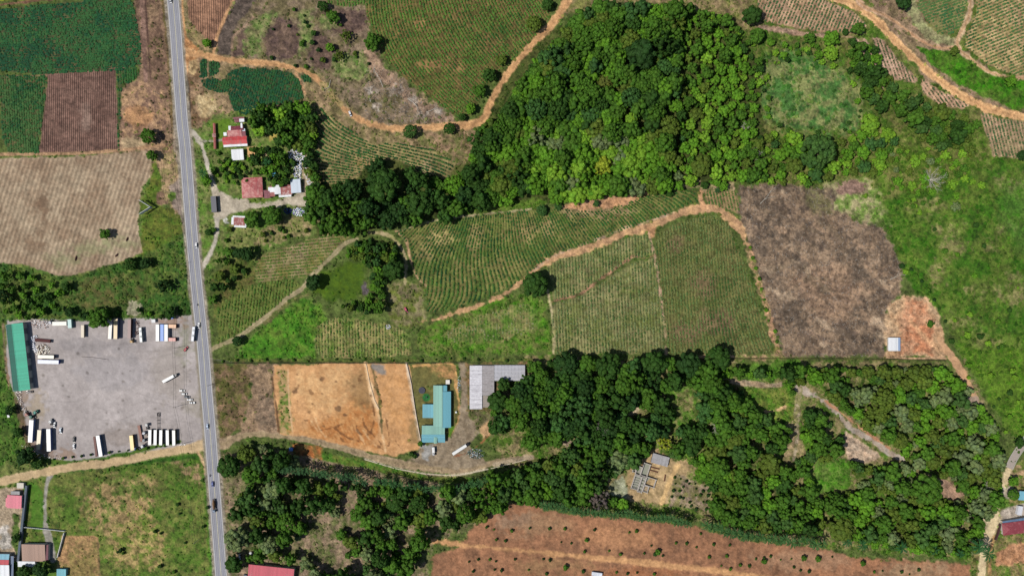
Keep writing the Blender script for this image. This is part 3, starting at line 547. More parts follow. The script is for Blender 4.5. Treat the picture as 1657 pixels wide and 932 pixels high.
idp = newid('dirt_road', 'grey gravel track bending through the wood', 'dirt road')
line([(1294, 626, 15), (1308, 637, 11), (1328, 645, 8), (1350, 662, 9), (1368, 684, 9), (1388, 700, 8), (1414, 713, 10), (1440, 732, 10), (1462, 742, 7)], 9, (186, 174, 160), (168, 150, 132), wob=4, ns=10, idn=idp, tex=.5)
line([(1294, 630, 9), (1290, 660, 8), (1290, 690, 7), (1288, 720, 6), (1284, 745, 4)], 7, (176, 160, 136), (134, 130, 86), wob=2.5, ns=8, k=3.5, idn=idp)
line([(1172, 616), (1205, 620), (1245, 624), (1262, 622)], 8, (186, 168, 140), (164, 140, 112), wob=2, ns=8, idn=idp)
line([(1335, 648), (1390, 690), (1440, 726)], 3, (190, 142, 110), wob=3)
line([(860, 740), (830, 745), (800, 752)], 7, (184, 166, 140), wob=2)
line([(1020, 668), (1040, 655), (1050, 650)], 9, (190, 172, 140), wob=3); spot(920, 715, 10, 8, (170, 150, 128), soft=2)
poly([(1010, 790), (1016, 760), (1040, 736), (1062, 726), (1092, 745), (1110, 742), (1118, 758), (1094, 790), (1078, 815), (1020, 812)], (196, 168, 128), (158, 136, 98), wob=6, ns=10, tex=.6)
poly([(986, 782), (1010, 768), (1018, 790), (1010, 806), (988, 800)], (172, 174, 146), (132, 136, 100), wob=5, ns=8, k=3)
poly([(1094, 766), (1120, 775), (1148, 790), (1156, 826), (1084, 818), (1086, 790)], (158, 138, 118), (124, 120, 76), wob=4, ns=9, k=3, scrub=.12)
line([(1096, 752), (1085, 775), (1076, 800), (1070, 815)], 7, (222, 186, 134), wob=3)
poly([(1497, 765), (1540, 780), (1560, 800), (1545, 812), (1515, 800)], (178, 144, 120), (150, 124, 104), wob=4, ns=9)
line([(1545, 805), (1570, 830), (1590, 850)], 6, (176, 142, 116), wob=4)
poly([(1562, 640), (1582, 645), (1590, 665), (1572, 660)], (172, 150, 132), wob=5)
# bare planted ground in the south
ids2 = newid('field', 'bare reddish earth planted with rows of young trees', 'field')
SB = [(742, 885), (765, 855), (800, 832), (835, 812), (850, 808), (880, 826), (930, 832), (1000, 836), (1080, 845), (1140, 856), (1200, 872), (1260, 880), (1320, 884), (1380, 900), (1440, 905), (1500, 908), (1570, 915), (1580, 1020), (690, 1020), (700, 900)]
poly(SB, (166, 120, 90), (136, 100, 76), soft=2, wob=5, ns=26, k=2.5, idn=ids2, tex=.6)
rS = straight(.12, 1, 9.0)
slS = win([690, 1580], [800, 1020], 0)
fS, _, _ = rS.val(PXX[slS], PYY[slS]); mS = sdf_poly(SB, PXX[slS], PYY[slS]); ROWP[slS] = np.where(mS > 0, fS, ROWP[slS]); ROWA[slS] = np.where(mS > 0, .06 * sstep(0, 4, mS), ROWA[slS])
for x, y, rx, ry, c in ((870, 850, 60, 14, (168, 136, 104)), (1000, 870, 60, 20, (192, 142, 104)), (1300, 905, 80, 14, (170, 136, 108)), (900, 915, 60, 12, (160, 128, 92)), (1480, 925, 60, 12, (166, 142, 112)), (830, 845, 24, 14, (148, 124, 104)), (1050, 925, 60, 8, (160, 104, 70))):
    spot(x, y, rx, ry, c, soft=12, wob=18, a=.6, ns=12)
idt = newid('path', 'pale orange track crossing the bare reddish field', 'path')
line([(690, 874, 6), (720, 877, 7), (760, 883, 6), (800, 886, 5), (860, 892, 7), (920, 898, 8), (980, 904, 9), (1040, 910, 9), (1100, 917, 10), (1160, 923, 10), (1220, 932, 9), (1320, 944, 8), (1400, 960)], 8, (212, 164, 118), (192, 146, 104), soft=2.5, wob=4, ns=10, k=3, idn=idt, tex=.5)
line([(925, 845), (940, 870), (955, 895)], 1.6, (130, 92, 66), wob=2, a=.7); line([(1090, 850), (1108, 870), (1130, 890)], 1.6, (130, 92, 66), wob=2, a=.6)
# south east corner
poly([(1600, 790), (1700, 760), (1760, 760), (1760, 1020), (1560, 1020), (1575, 900), (1590, 860)], (92, 118, 48), (140, 124, 84), ns=12, k=3, scrub=.4)
poly([(1612, 895), (1640, 880), (1700, 872), (1700, 905), (1640, 912), (1612, 915)], (196, 148, 112), (168, 122, 88), wob=4, ns=9)
poly([(1620, 825), (1652, 815), (1700, 812), (1700, 842), (1640, 846), (1618, 846)], (182, 170, 156), (162, 150, 136), wob=2)
poly([(1632, 760), (1660, 740), (1700, 745), (1700, 790), (1640, 785)], (170, 142, 110), (104, 116, 56), wob=5, ns=8, k=3.5, scrub=.5)
poly([(1574, 845), (1600, 835), (1622, 836), (1610, 862), (1598, 878), (1582, 872)], (212, 194, 158), (194, 176, 142), wob=2.5, ns=9)
poly([(1608, 722), (1622, 730), (1626, 750), (1612, 745)], (196, 178, 138), (150, 144, 92), wob=3)
line([(1606, 868), (1602, 900), (1600, 960)], 6, (176, 132, 96), (130, 120, 70), wob=2)
idd = newid('dirt_road', 'sandy road leaving the lower right corner', 'dirt road')
line([(1586, 1010), (1588, 960, 13), (1589, 925, 12), (1592, 890, 12), (1600, 862, 14), (1610, 838, 9), (1616, 815, 7), (1622, 796, 9), (1626, 778, 9), (1634, 757, 11)], 11, (222, 202, 162), (206, 184, 146), wob=2, ns=10, idn=idd, tex=.45)
poly([(1612, 788), (1640, 786), (1650, 800), (1630, 806), (1612, 802)], (196, 186, 168), (176, 162, 140), wob=3)

# nothing grows on the highway
line([(266, -95), (273, -50), (279.5, 0), (287.5, 100), (295, 200), (299.5, 240), (314, 420), (328.3, 560), (340.2, 700), (352.5, 860), (358, 932), (365, 1025)], 27, (160, 150, 134), (140, 132, 116), wob=1.5, soft=2, scrub=-1, a=1)
SCR = np.maximum(SCR, 0)
# ================================================================== MATERIALS
def newmat(name):
    m = bpy.data.materials.new(name); m.use_nodes = True
    nt = m.node_tree
    return m, nt, nt.nodes['Principled BSDF']

def noise(nt, scale, detail=4, rough=.6, vec=None):
    n = nt.nodes.new('ShaderNodeTexNoise'); n.inputs['Scale'].default_value = scale
    n.inputs['Detail'].default_value = detail; n.inputs['Roughness'].default_value = rough
    if vec is not None: nt.links.new(vec, n.inputs['Vector'])
    return n

def objvec(nt):
    t = nt.nodes.new('ShaderNodeTexCoord'); return t.outputs['Object']

def math_(nt, op, a, b, c=None):
    n = nt.nodes.new('ShaderNodeMath'); n.operation = op
    for i, v in enumerate((a, b, c)):
        if v is None: continue
        if isinstance(v, (int, float)): n.inputs[i].default_value = v
        else: nt.links.new(v, n.inputs[i])
    return n.outputs[0]

def vscale(nt, col, fac):
    n = nt.nodes.new('ShaderNodeVectorMath'); n.operation = 'SCALE'
    if isinstance(col, tuple): n.inputs[0].default_value = col[:3]
    else: nt.links.new(col, n.inputs[0])
    nt.links.new(fac, n.inputs['Scale'])
    return n.outputs[0]

def attr(nt, name):
    a = nt.nodes.new('ShaderNodeAttribute'); a.attribute_name = name; return a

def mat_ground():
    m, nt, b = newmat('earth_and_grass')
    v = objvec(nt)
    col = attr(nt, 'Col').outputs['Color']; ph = attr(nt, 'rowphase').outputs['Fac']; am = attr(nt, 'rowamp').outputs['Fac']; tx = attr(nt, 'tex').outputs['Fac']
    n1 = noise(nt, .55, 6, .75, v); n2 = noise(nt, .09, 5, .7, v)
    s = math_(nt, 'SUBTRACT', n1.outputs['Fac'], .5); n0 = noise(nt, 1.5, 4, .8, v); s = math_(nt, 'ADD', math_(nt, 'MULTIPLY', s, 2.3), math_(nt, 'MULTIPLY', math_(nt, 'SUBTRACT', n0.outputs['Fac'], .5), 2.0)); s = math_(nt, 'MULTIPLY', s, tx)
    s2 = math_(nt, 'MULTIPLY', math_(nt, 'SUBTRACT', n2.outputs['Fac'], .5), .5)
    s = math_(nt, 'ADD', s, s2); s = math_(nt, 'ADD', s, 1.0)
    wob = noise(nt, .25, 3, .6, v)
    p = math_(nt, 'ADD', ph, math_(nt, 'MULTIPLY', math_(nt, 'SUBTRACT', wob.outputs['Fac'], .5), .2))
    st = math_(nt, 'COSINE', math_(nt, 'MULTIPLY', p, 2 * math.pi), 0)
    row = math_(nt, 'ADD', math_(nt, 'MULTIPLY', math_(nt, 'MULTIPLY', st, am), -.55), 1.0)
    f = math_(nt, 'MAXIMUM', math_(nt, 'MULTIPLY', s, row), .12)
    nt.links.new(vscale(nt, col, f), b.inputs['Base Color'])
    b.inputs['Roughness'].default_value = .95; b.inputs['Specular IOR Level'].default_value = .15
    bp = nt.nodes.new('ShaderNodeBump'); bp.inputs['Strength'].default_value = .9; bp.inputs['Distance'].default_value = .35
    h = math_(nt, 'ADD', math_(nt, 'MULTIPLY', n1.outputs['Fac'], tx), math_(nt, 'MULTIPLY', math_(nt, 'MULTIPLY', st, am), .8))
    nt.links.new(h, bp.inputs['Height']); nt.links.new(bp.outputs[0], b.inputs['Normal'])
    return m

def mat_plain(name, c, rough=.7, var=.15, scale=1.0, metal=0.0, spec=.3, bump=0.0, k=1.0):
    m, nt, b = newmat(name)
    n = noise(nt, scale, 5, .65, objvec(nt))
    f = math_(nt, 'ADD', math_(nt, 'MULTIPLY', math_(nt, 'SUBTRACT', n.outputs['Fac'], .5), 2 * var), 1.0)
    nt.links.new(vscale(nt, alb(c, k), f), b.inputs['Base Color'])
    b.inputs['Roughness'].default_value = rough; b.inputs['Metallic'].default_value = metal; b.inputs['Specular IOR Level'].default_value = spec
    if bump:
        bp = nt.nodes.new('ShaderNodeBump'); bp.inputs['Strength'].default_value = bump; bp.inputs['Distance'].default_value = .1
        nt.links.new(n.outputs['Fac'], bp.inputs['Height']); nt.links.new(bp.outputs[0], b.inputs['Normal'])
    return m

_mc = {}
def M(c, rough=.6, var=.12, scale=1.0, **kw):
    key = (tuple(c), rough, var, scale, tuple(sorted(kw.items())))
    if key not in _mc: _mc[key] = mat_plain('paint_%d' % len(_mc), c, rough, var, scale, **kw)
    return _mc[key]

def mat_sheet(name, c, rust=None, amt=.5, period=.45, axis=0, rough=.5):
    """corrugated roofing sheet: ribs as relief, rust and fading as real stains, joints between sheets"""
    m, nt, b = newmat(name)
    v = objvec(nt); sx = nt.nodes.new('ShaderNodeSeparateXYZ'); nt.links.new(v, sx.inputs[0])
    u = sx.outputs[axis]
    wv = math_(nt, 'SINE', math_(nt, 'MULTIPLY', u, 2 * math.pi / period), 0)
    n1 = noise(nt, .35, 6, .75, v); n2 = noise(nt, 1.7, 5, .7, v)
    # sheet to sheet change
    fl = math_(nt, 'FLOOR', math_(nt, 'MULTIPLY', u, 1 / 1.05), 0)
    wn = nt.nodes.new('ShaderNodeTexWhiteNoise'); wn.noise_dimensions = '1D'; nt.links.new(fl, wn.inputs['W'])
    f = math_(nt, 'ADD', math_(nt, 'MULTIPLY', math_(nt, 'SUBTRACT', n2.outputs['Fac'], .5), .6), math_(nt, 'ADD', math_(nt, 'MULTIPLY', wn.outputs['Value'], .2), .88))
    base = vscale(nt, alb(c), f)
    if rust is not None:
        mr = nt.nodes.new('ShaderNodeMapRange'); mr.inputs[1].default_value = .62 - amt * .3; mr.inputs[2].default_value = .72 - amt * .2
        nt.links.new(n1.outputs['Fac'], mr.inputs[0])
        mx = nt.nodes.new('ShaderNodeMix'); mx.data_type = 'RGBA'
        nt.links.new(mr.outputs[0], mx.inputs[0]); nt.links.new(base, mx.inputs[6]); mx.inputs[7].default_value = alb(rust)
        base = mx.outputs[2]
    nt.links.new(base, b.inputs['Base Color']); b.inputs['Roughness'].default_value = rough; b.inputs['Specular IOR Level'].default_value = .25
    bp = nt.nodes.new('ShaderNodeBump'); bp.inputs['Strength'].default_value = .5; bp.inputs['Distance'].default_value = .05
    nt.links.new(wv, bp.inputs['Height']); nt.links.new(bp.outputs[0], b.inputs['Normal'])
    return m

def mat_leaf(name, use_obj=True):
    m, nt, b = newmat(name)
    col = attr(nt, 'Col').outputs['Color']
    if use_obj:
        oi = nt.nodes.new('ShaderNodeObjectInfo')
        vm = nt.nodes.new('ShaderNodeVectorMath'); vm.operation = 'MULTIPLY'
        nt.links.new(col, vm.inputs[0]); nt.links.new(oi.outputs['Color'], vm.inputs[1]); col = vm.outputs[0]
    nt.links.new(col, b.inputs['Base Color']); b.inputs['Roughness'].default_value = .75; b.inputs['Specular IOR Level'].default_value = .12
    tr = nt.nodes.new('ShaderNodeBsdfTranslucent'); nt.links.new(col, tr.inputs[0])
    mx = nt.nodes.new('ShaderNodeMixShader'); mx.inputs[0].default_value = .26
    nt.links.new(b.outputs[0], mx.inputs[1]); nt.links.new(tr.outputs[0], mx.inputs[2])
    nt.links.new(mx.outputs[0], nt.nodes['Material Output'].inputs[0])
    return m

GROUND = mat_ground()
LEAF = mat_leaf('leaves'); LEAFC = mat_leaf('crop_leaves', False)
BARK = M((112, 92, 74), .9, .3, 3)

# ================================================================== OBJECT HELPERS
def tag(o, label=None, cat=None, group=None, kind=None):
    if label: o['label'] = label
    if cat: o['category'] = cat
    if group: o['group'] = group
    if kind: o['kind'] = kind
    return o

def mesh_np(name, V, F, mat, col=None, smooth=False, extra=None):
    V = np.ascontiguousarray(V, dtype=np.float32); F = np.ascontiguousarray(F, dtype=np.int32)
    me = bpy.data.meshes.new(name)
    k = F.shape[1]
    me.vertices.add(len(V)); me.vertices.foreach_set('co', V.ravel())
    me.loops.add(F.size); me.loops.foreach_set('vertex_index', F.ravel())
    me.polygons.add(len(F)); me.polygons.foreach_set('loop_start', np.arange(0, F.size, k, dtype=np.int32))
    me.polygons.foreach_set('loop_total', np.full(len(F), k, dtype=np.int32))
    me.update(calc_edges=True)
    if smooth: me.polygons.foreach_set('use_smooth', np.ones(len(F), dtype=bool))
    if col is not None:
        a = me.color_attributes.new('Col', 'FLOAT_COLOR', 'POINT')
        c = np.ones((len(V), 4), dtype=np.float32); c[:, :3] = col; a.data.foreach_set('color', c.ravel())
    for n, arr in (extra or {}).items():
        a = me.attributes.new(n, 'FLOAT', 'POINT'); a.data.foreach_set('value', np.ascontiguousarray(arr, dtype=np.float32))
    me.materials.append(mat)
    return me

def link(name, me, parent=None):
    o = bpy.data.objects.new(name, me); COL.objects.link(o)
    if parent is not None: o.parent = parent
    return o

def empty(name, loc, rz=0.0, s=(1, 1, 1)):
    o = bpy.data.objects.new(name, None); COL.objects.link(o)
    o.location = loc; o.rotation_euler = (0, 0, rz); o.scale = s; o.empty_display_size = .5
    return o

# ================================================================== TERRAIN SHEETS
WX = (PXX - CX) * PX * (1 - ZG / HC); WY = (CY - PYY) * PX * (1 - ZG / HC)
VALL = np.stack([WX, WY, ZG], -1).reshape(-1, 3)
# natural unevenness of tone
LIN *= (0.86 + 0.28 * fbm(PXX, PYY, 120, 4, 77))[..., None]
_f = fbm(PXX, PYY, 6.5, 3, 78, .75)
LIN *= np.clip(1 + TEX * (1.7 * (_f - .5)) + 0.34 * TEX * (RNG.random((NY, NX)) - .5), .35, 1.8)[..., None]
_l = (LIN * np.array([.25, .65, .1])).sum(-1, keepdims=True)
LIN[:] = np.clip(_l + (LIN - _l) * 1.05, .004, 1)
CALL = np.minimum(LIN / KEXP, .8).reshape(-1, 3)
ii, jj = np.meshgrid(np.arange(NX - 1), np.arange(NY - 1))
q = (jj * NX + ii).ravel()
FALL = np.stack([q, q + NX, q + NX + 1, q + 1], -1)
fid = IDM[:-1, :-1].ravel()
GROUND_SHARE = {}
for k_, (nm, lb, ct) in enumerate(IDS):
    F = FALL[fid == k_]
    if len(F) == 0: continue
    u, inv = np.unique(F, return_inverse=True)
    me = mesh_np(nm, VALL[u], inv.reshape(F.shape), GROUND, CALL[u], True,
                 {'rowphase': ROWP.ravel()[u], 'rowamp': ROWA.ravel()[u], 'tex': TEX.ravel()[u]})
    tag(link(nm, me), lb, ct, kind='structure')
# land beyond the surveyed area, out to the horizon
x0, x1, y1, y0 = WX[0, 0], WX[0, -1], WY[0, 0], WY[-1, 0]
B = 9000.0
def ringv(n0=24):
    V = []; F = []; C = []
    xs = [-B, -3000, -1200, x0, x1, 1200, 3000, B]; ys = [-B, -3000, -1200, y0, y1, 1200, 3000, B]
    for y in ys:
        for x in xs:
            V.append((x, y, 0)); t = lin((92, 108, 56)) / KEXP * random.uniform(.8, 1.2); C.append(t)
    for j in range(7):
        for i in range(7):
            if i == 3 and j == 3: continue
            a = j * 8 + i; F.append((a, a + 1, a + 9, a + 8))
    return np.array(V), np.array(F), np.array(C)
V, F, C = ringv()
tag(link('ground', mesh_np('ground', V, F, GROUND, C, False, {'rowphase': np.zeros(len(V)), 'rowamp': np.zeros(len(V)), 'tex': np.ones(len(V))})),
    'plain green farmland stretching away beyond the fields', 'ground', kind='structure')

# ================================================================== LOW PLANTS
def tufts(px, py, r, h, cols, name, label, group=None, cat='crop', lean=0.25, nseg=6):
    """little leafy mounds standing on the ground, one merged mesh"""
    n = len(px)
    if n == 0: return
    x, y, z = world(px, py, 0)
    r = np.broadcast_to(r, (n,)) * RNG.uniform(.6, 1.35, n); h = np.broadcast_to(h, (n,)) * RNG.uniform(.6, 1.5, n)
    ang = RNG.uniform(0, 2 * math.pi, n)
    V = np.zeros((n, nseg + 1, 3)); C = np.zeros((n, nseg + 1, 3))
    for k in range(nseg):
        rr = r * RNG.uniform(.55, 1.3, n); a = ang + 2 * math.pi * k / nseg + RNG.uniform(-.3, .3, n)
        V[:, k, 0] = x + rr * np.cos(a); V[:, k, 1] = y + rr * np.sin(a); V[:, k, 2] = z + h * RNG.uniform(.0, .55, n)
        C[:, k] = cols * RNG.uniform(.75, 1.2, (n, 1))
    V[:, nseg, 0] = x + RNG.uniform(-1, 1, n) * r * lean; V[:, nseg, 1] = y + RNG.uniform(-1, 1, n) * r * lean; V[:, nseg, 2] = z + h
    C[:, nseg] = cols * RNG.uniform(.95, 1.35, (n, 1))
    base = (np.arange(n) * (nseg + 1))[:, None, None]
    tri = np.array([[k, (k + 1) % nseg, nseg] for k in range(nseg)])[None]
    F = (base + tri).reshape(-1, 3)
    me = mesh_np(name, V.reshape(-1, 3), F, LEAFC, C.reshape(-1, 3))
    return tag(link(name, me), label, cat, group, 'stuff')

def inpoly(pts, x, y):
    ins = np.zeros(x.shape, bool); n = len(pts)
    for k in range(n):
        ax, ay = pts[k]; bx, by = pts[(k + 1) % n]
        if ay != by: ins ^= ((ay > y) != (by > y)) & (x < (bx - ax) * (y - ay) / (by - ay) + ax)
    return ins

for pts, rows, pl, label in CROPS:
    xs, ys = zip(*pts); x0_, x1_, y0_, y1_ = max(min(xs), -60), min(max(xs), 1720), max(min(ys), -50), min(max(ys), 980)
    f, fx, fy = rows.val(np.array((x0_ + x1_) / 2), np.array((y0_ + y1_) / 2))
    sp = 1 / math.hypot(float(fx), float(fy))
    n = int((x1_ - x0_) * (y1_ - y0_) / (sp * pl['step']))
    x = RNG.uniform(x0_, x1_, n); y = RNG.uniform(y0_, y1_, n)
    f, fx, fy = rows.val(x, y); d = (np.round(f) - f) / (fx ** 2 + fy ** 2)
    x = x + d * fx + RNG.normal(0, .28, n); y = y + d * fy + RNG.normal(0, .28, n)
    g = fbm(x, y, 16, 3, 91)
    keep = inpoly(pts, x, y) & (RNG.random(n) < pl['keep'] * (1 - (.35 if pl['keep'] > .94 else .75) * sstep(.56, .74, g)))
    idx = samp(SCR, x, y)
    # nothing grows on the tracks
    nid = IDM[np.clip(((y - GY0) / GS).astype(int), 0, NY - 1), np.clip(((x - GX0) / GS).astype(int), 0, NX - 1)]
    road = np.array([t[0] in ('dirt_road', 'path') for t in IDS])[nid] 
    keep &= ~road
    xr_ = np.interp(y, [-95, 0, 100, 200, 420, 560, 700, 932], [266, 279.5, 287.5, 295, 314, 328.3, 340.2, 358]); keep &= np.abs(x - xr_) > 13
    x = x[keep]; y = y[keep]; g2 = fbm(x, y, 30, 3, 92)
    pal = np.array([lin(c) for c in pl['c']]) / KEXP * 1.3
    ci = np.clip((g2 * 1.6 - .3 + RNG.normal(0, .18, len(x))) * len(pal), 0, len(pal) - 1).astype(int)
    tufts(x, y, pl['r'] * .72, pl['h'], pal[ci], 'crop_rows', 'leafy plants of the ' + label.split(' beside')[0].split(' above')[0] if len(label) > 60 else 'leafy plants growing on the ' + label)

# weeds, grass clumps and scrub wherever the land is rough
n = 150000
x = RNG.uniform(-40, 1700, n); y = RNG.uniform(-35, 970, n)
s = samp(SCR, x, y); g = fbm(x, y, 18, 4, 93)
keep = RNG.random(n) < s * (.15 + 1.3 * sstep(.4, .62, g)) * .8
xr_ = np.interp(y, [-95, 0, 100, 200, 420, 560, 700, 932], [266, 279.5, 287.5, 295, 314, 328.3, 340.2, 358]); keep &= np.abs(x - xr_) > 14
x = x[keep]; y = y[keep]
c = samp(LIN, x, y) / KEXP
green = np.array([.75, 1.12, .55]); c = c * (green * .8 + .2) * RNG.uniform(.62, 1.3, (len(x), 1))
tufts(x, y, RNG.uniform(.4, 1.4, len(x)), RNG.uniform(.35, 1.4, len(x)), c, 'ground_cover', 'scrubby weeds and grass clumps spread over the rough ground', cat='scrub')
print('cover', len(x), 'crops', len(CROPS))
# ================================================================== TREES
def ico(sub):
    t = (1 + 5 ** .5) / 2
    V = [(-1, t, 0), (1, t, 0), (-1, -t, 0), (1, -t, 0), (0, -1, t), (0, 1, t), (0, -1, -t), (0, 1, -t), (t, 0, -1), (t, 0, 1), (-t, 0, -1), (-t, 0, 1)]
    F = [(0, 11, 5), (0, 5, 1), (0, 1, 7), (0, 7, 10), (0, 10, 11), (1, 5, 9), (5, 11, 4), (11, 10, 2), (10, 7, 6), (7, 1, 8), (3, 9, 4), (3, 4, 2), (3, 2, 6), (3, 6, 8), (3, 8, 9), (4, 9, 5), (2, 4, 11), (6, 2, 10), (8, 6, 7), (9, 8, 1)]
    V = [np.array(v, float) / np.linalg.norm(v) for v in V]
    for _ in range(sub):
        c = {}; G = []
        def mid(a, b):
            k = (min(a, b), max(a, b))
            if k not in c:
                m = V[a] + V[b]; V.append(m / np.linalg.norm(m)); c[k] = len(V) - 1
            return c[k]
        for a, b, d in F:
            ab, bd, da = mid(a, b), mid(b, d), mid(d, a)
            G += [(a, ab, da), (b, bd, ab), (d, da, bd), (ab, bd, da)]
        F = G
    return np.array(V), np.array(F)
ICO = {0: ico(0), 1: ico(1), 2: ico(2)}

def crown_geo(rng, lobes, sub, nleaf, flat=.75, spread=.66, lobe=(.26, .42), leaf=.075, ragged=.25, tint=.15, yc=.92):
    """a crown of unit radius: many leafy lobes on a dome, leaf sprays over them and gaps between"""
    Vs = []; Fs = []; Cs = []; nv = 0
    IV, IF = ICO[sub]
    L = []
    for i in range(lobes):
        u = (i + .5) / lobes
        ph = i * 2.39996 + rng.uniform(-.35, .35)
        el = math.acos(1 - u * 1.12) if u * 1.12 < 1 else math.pi / 2 + (u * 1.12 - 1) * 2
        rr = spread * rng.uniform(1 - ragged, 1 + ragged * .6)
        c = np.array([math.sin(el) * math.cos(ph) * rr, math.sin(el) * math.sin(ph) * rr, math.cos(el) * rr * flat])
        s = rng.uniform(*lobe) * (1.12 - .25 * (el / 1.57))
        t = rng.uniform(1 - tint, 1 + tint)
        hue = np.array([1 + rng.uniform(-.06, .09), 1, 1 + rng.uniform(-.15, .15)])
        L.append((c, s, t * hue))
        rad = s * (1 + rng.normal(0, .17, len(IV)))
        P = c + IV * rad[:, None] * np.array([1, 1, .8])
        Vs.append(P); Fs.append(IF + nv); nv += len(P)
        Cs.append(np.clip(t * hue * rng.uniform(.66, 1.3, (len(P), 1)), .3, 2))
    V = np.vstack(Vs); F = np.vstack(Fs); C = np.vstack(Cs)
    if nleaf:
        k = rng.integers(0, lobes, nleaf)
        cc = np.array([l[0] for l in L])[k]; ss = np.array([l[1] for l in L])[k]; tt = np.array([l[2] for l in L])[k]
        d = rng.normal(0, 1, (nleaf, 3)); d[:, 2] = np.abs(d[:, 2]) * .9; d /= np.linalg.norm(d, axis=1)[:, None]
        p = cc + d * (ss * rng.uniform(.9, 1.22, nleaf))[:, None] * np.array([1, 1, .85])
        a = rng.normal(0, 1, (nleaf, 3)); a -= (a * d).sum(1)[:, None] * d * .6; a /= np.linalg.norm(a, axis=1)[:, None]
        b = np.cross(d, a); b /= np.linalg.norm(b, axis=1)[:, None] + 1e-6
        sz = leaf * rng.uniform(.6, 1.5, nleaf)[:, None]
        T = np.stack([p - a * sz, p + b * sz * .7 + d * sz * .3, p + a * sz, ], 1)
        T2 = np.stack([p - a * sz, p + a * sz, p - b * sz * .7 - d * sz * .2], 1)
        lv = np.concatenate([T.reshape(-1, 3), T2.reshape(-1, 3)])
        lf = np.arange(len(lv)).reshape(-1, 3) + nv
        lc = np.repeat(tt * rng.uniform(.7, 1.45, (nleaf, 1)), 3, 0)
        V = np.vstack([V, lv]); F = np.vstack([F, lf]); C = np.vstack([C, lc, lc])
    V = V + np.array([0, 0, yc])
    return V, F, C

def tube(P, rad, seg=6):
    """tapered tube along points"""
    V = []; F = []
    P = [np.array(p, float) for p in P]
    for i, p in enumerate(P):
        d = P[min(i + 1, len(P) - 1)] - P[max(i - 1, 0)]; d /= np.linalg.norm(d) + 1e-9
        a = np.cross(d, (0, 0, 1) if abs(d[2]) < .9 else (1, 0, 0)); a /= np.linalg.norm(a); b = np.cross(d, a)
        for k in range(seg):
            t = 2 * math.pi * k / seg; V.append(p + rad[i] * (a * math.cos(t) + b * math.sin(t)))
    for i in range(len(P) - 1):
        for k in range(seg):
            k2 = (k + 1) % seg
            F.append((i * seg + k, i * seg + k2, (i + 1) * seg + k2)); F.append((i * seg + k, (i + 1) * seg + k2, (i + 1) * seg + k))
    return np.array(V), np.array(F)

def join(parts):
    Vs = []; Fs = []; n = 0
    for V, F in parts: Vs.append(V); Fs.append(F + n); n += len(V)
    return np.vstack(Vs), np.vstack(Fs)

def trunk_geo(rng, h=.8, r=.07, limbs=5):
    parts = [tube([(0, 0, -.1), (rng.uniform(-.03, .03), rng.uniform(-.03, .03), h * .5), (0, 0, h)], [r * 1.3, r, r * .6])]
    for i in range(limbs):
        a = i * 2.4 + rng.uniform(-.4, .4); l = rng.uniform(.3, .5)
        parts.append(tube([(0, 0, h * rng.uniform(.6, .85)), (math.cos(a) * l * .5, math.sin(a) * l * .5, h * 1.0), (math.cos(a) * l, math.sin(a) * l, h * 1.2)], [r * .55, r * .4, r * .2], 5))
    return join(parts)

trng = np.random.default_rng(5)
CROWN = []; TRUNK = []
specs = [dict(lobes=56, flat=.66, lobe=(.13, .21), spread=.78, ragged=.1), dict(lobes=64, flat=.55, lobe=(.11, .2), spread=.8), dict(lobes=44, flat=.75, lobe=(.15, .26), spread=.75), dict(lobes=50, flat=.7, lobe=(.1, .26), ragged=.4, spread=.8),
         dict(lobes=76, flat=.5, lobe=(.1, .16), spread=.82, ragged=.12), dict(lobes=42, flat=.8, lobe=(.14, .3), ragged=.4, spread=.78), dict(lobes=60, flat=.45, lobe=(.11, .2), spread=.84, ragged=.2), dict(lobes=44, flat=.7, lobe=(.1, .24), ragged=.6, spread=.88)]
for i, s in enumerate(specs):
    V, F, C = crown_geo(trng, sub=1, nleaf=2200, leaf=.045, **s)
    CROWN.append(mesh_np('crown', V, F, LEAF, C))
    V, F = trunk_geo(trng); TRUNK.append(mesh_np('trunk', V, F, BARK))
SMALLC = []
for i in range(6):
    V, F, C = crown_geo(trng, 14 + i, 1, 260, flat=.8, lobe=(.25, .42), ragged=.4, leaf=.09, yc=.6)
    SMALLC.append(mesh_np('foliage', V, F, LEAF, C))
V, F = trunk_geo(trng, .7, .05, 4); SMALLT = mesh_np('stem', V, F, BARK)

def shrink(c, k=1.0):
    v = lin(c) / KEXP * 1.55 * k
    return (float(v[0]), float(v[1]), float(v[2]), 1)

TG = {'dark': (44, 74, 24), 'deep': (35, 63, 24), 'mid': (60, 94, 26), 'bright': (76, 116, 28), 'lime': (98, 134, 36), 'olive': (74, 92, 30), 'blue': (52, 86, 38), 'rust': (82, 90, 36), 'grey': (92, 108, 66), 'yellow': (128, 142, 38), 'pine': (56, 86, 36)}
TG = {k: tuple(min(255, int(x * (1.07 if k in ('bright', 'lime', 'grey', 'olive', 'mid') else 1.04)) + (3 if i != 2 else 2)) for i, x in enumerate(v)) for k, v in TG.items()}
CN = {'dark': 'dark green', 'deep': 'very dark green', 'mid': 'mid green', 'bright': 'bright green', 'lime': 'yellow green', 'olive': 'olive green', 'blue': 'bluish green', 'rust': 'brownish green', 'grey': 'greyish green', 'yellow': 'yellowish', 'pine': 'dusky green'}

